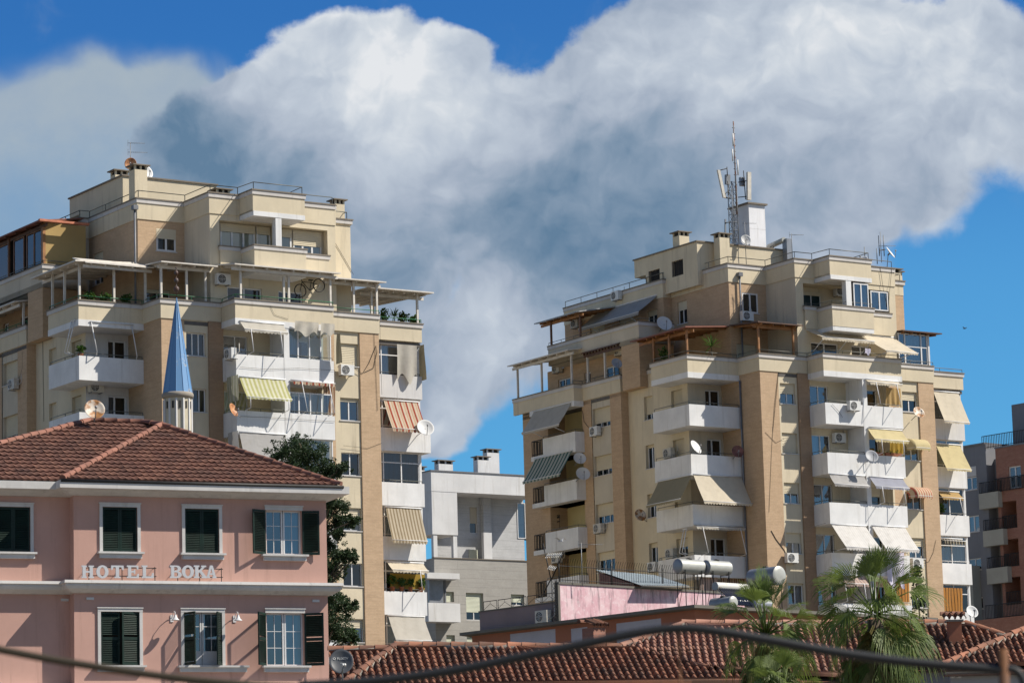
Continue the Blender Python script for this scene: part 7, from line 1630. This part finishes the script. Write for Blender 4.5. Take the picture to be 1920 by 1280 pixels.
det = WN.math('ADD', WN.math('MULTIPLY', WN.math('SUBTRACT', fb, .5), .42), WN.math('MULTIPLY', WN.math('SUBTRACT', fb2, .5), .12))
edge_f = WN.math('ADD', fld, det)
alpha = WN.mix(WN.ramp(V, dpt(960, 420)[1], dpt(960, 180)[1]), WN.ramp(edge_f, -.10, .26), WN.ramp(edge_f, -.03, .13))
# billow relief: brightness from the slope of the cloud field towards the light
def relief(sc, off, k):
    a = WN.n('ShaderNodeTexNoise', i_Scale=sc, i_Detail=5.0, i_Roughness=.5); LK.new(P1, a.inputs['Vector'])
    b = WN.n('ShaderNodeTexNoise', i_Scale=sc, i_Detail=5.0, i_Roughness=.5); LK.new(WN.vmath('ADD', P1, off), b.inputs['Vector'])
    return WN.math('MULTIPLY', WN.math('SUBTRACT', a.outputs[0], b.outputs[0]), k)
rel = WN.math('ADD', relief(4.5, (-.02, .05, 0), .80), relief(11, (-.011, .024, 0), .50))
lum = glow(P1, [(620, 90, 260, .34), (790, 110, 240, .30), (800, 270, 220, .16), (1190, 140, 190, .18), (1450, 100, 300, .26), (1680, 90, 280, .28), (1850, 120, 230, .22), (1900, 300, 220, .14), (900, 590, 150, .16), (960, 200, 160, .12), (1620, 410, 140, .10), (870, 740, 130, .12), (960, 590, 190, .12),
                (1130, 440, 320, -.38), (960, 470, 260, -.16), (1320, 440, 220, -.18), (330, 280, 190, -.46), (430, 330, 220, -.26), (560, 320, 170, -.08), (1520, 300, 200, -.08), (700, 480, 240, -.22), (1250, 300, 170, -.06), (720, 330, 140, .08)])
L = WN.math('ADD', WN.math('ADD', .53, lum), rel)
L = WN.math('ADD', L, WN.math('MULTIPLY', WN.ramp(fld, .35, .0), .08))
cr_ = WN.n('ShaderNodeValToRGB'); LK.new(L, cr_.inputs[0]); els = cr_.color_ramp.elements
def sc_(c): return tuple(x for x in lin(*c))+(1,)
els[0].position = .05; els[0].color = sc_((98, 128, 156)); els[1].position = 1.0; els[1].color = sc_((228, 231, 235))
for pos, c in ((.3, (134, 154, 176)), (.55, (168, 180, 197)), (.75, (190, 200, 213)), (.9, (210, 217, 225))):
    e = els.new(pos); e.color = sc_(c)
# thin grey veil low at the side of the cumulus
veil_f = glow(P1, [(0, 330, 420, 1.0), (230, 270, 260, .9), (370, 220, 190, 1.0), (100, 520, 320, .9), (-300, 300, 420, .9)])
edge = WN.ramp(WN.vmath('DISTANCE', P1, dpt(200, 3000)), 2.885, 2.80)
veil = WN.math('MULTIPLY', WN.math('MULTIPLY', WN.ramp(veil_f, .1, .7), edge), WN.math('ADD', .72, WN.math('MULTIPLY', fb, .3)), clamp=True)
vcol = WN.mix(WN.ramp(WN.math('ADD', V, WN.math('MULTIPLY', fb, .12)), dpt(100, 420)[1]+.05, dpt(100, 190)[1]+.05), lin(138, 166, 192), lin(170, 183, 192))
# blue air, deepened as by a polarising filter
tint = WN.mix(WN.ramp(V, dpt(960, 600)[1], dpt(960, 0)[1]), (.27, .70, 1.0), (.15, .46, .84))
air = WN.mix(1.0, sky.outputs[0], tint, 'MULTIPLY')
def gain(c, k):
    s = WN.n('ShaderNodeVectorMath', operation='SCALE'); LK.new(c, s.inputs[0]); s.inputs['Scale'].default_value = k; return s.outputs[0]
wisp = WN.math('MULTIPLY', WN.ramp(WN.noise(warp(P0, 2.5, .3, 5.5), 3.0, 6, .6), .52, .8), .35)
air2 = WN.mix(wisp, air, gain(vcol, KG))
front = WN.mix(veil, air2, gain(vcol, KG))
front = WN.mix(alpha, front, gain(cr_.outputs[0], KG))
# the rest of the sky dome: scattered cumulus
n3 = WN.n('ShaderNodeTexNoise', i_Scale=3.0, i_Detail=7.0, i_Roughness=.58); LK.new(dv, n3.inputs['Vector'])
c3 = WN.math('MULTIPLY', WN.ramp(n3.outputs[0], .52, .66), WN.ramp(sx.outputs[2], .0, .12))
rest = WN.mix(c3, WN.mix(1.0, sky.outputs[0], (.62, .92, 1.2), 'MULTIPLY'), gain(WN.mix(WN.ramp(n3.outputs[0], .5, .75), lin(212, 212, 212), lin(236, 236, 234)), KG))
full = WN.mix(WN.ramp(sx.outputs[1], .45, .75), gain(rest, .6), front)
bg = W.node_tree.nodes['Background']; bg.inputs[1].default_value = STR
LK.new(full, bg.inputs[0])
W.cycles.sampling_method = 'MANUAL'; W.cycles.sample_map_resolution = 512
SC.view_settings.view_transform = 'Standard'; SC.view_settings.look = 'None'; SC.view_settings.exposure = EXPO; SC.view_settings.gamma = 1
# ------------------------------------------------------------------ camera object
cd = bpy.data.cameras.new('camera'); cam = bpy.data.objects.new('camera', cd); COL.objects.link(cam)
Rv = Vector((1, 0, 0)); Fv = Vector((0, cp, sp)); Uv = Vector((0, -sp, cp))
X_ = Rv*cr-Uv*sr; Y_ = Rv*sr+Uv*cr
mm = Matrix((X_, Y_, -Fv)).transposed().to_4x4(); mm.translation = Vector((0, 0, CZ)); cam.matrix_world = mm
cd.sensor_width = 36; cd.lens = F/1920*36; cd.clip_start = .5; cd.clip_end = 20000
cd.dof.use_dof = True; cd.dof.focus_distance = 185; cd.dof.aperture_fstop = 6.3
SC.camera = cam
# ------------------------------------------------------------------ sun and sky
SUN_AZ, SUN_EL = R_(84), R_(45.5)
sd = Vector((math.sin(SUN_AZ)*math.cos(SUN_EL), -math.cos(SUN_AZ)*math.cos(SUN_EL), math.sin(SUN_EL)))
ld = bpy.data.lights.new('sun', 'SUN'); ld.energy = 5.0; ld.angle = R_(.5); ld.color = (1, .93, .82)
lo = bpy.data.objects.new('sun', ld); COL.objects.link(lo); lo.rotation_euler = sd.to_track_quat('Z', 'Y').to_euler()
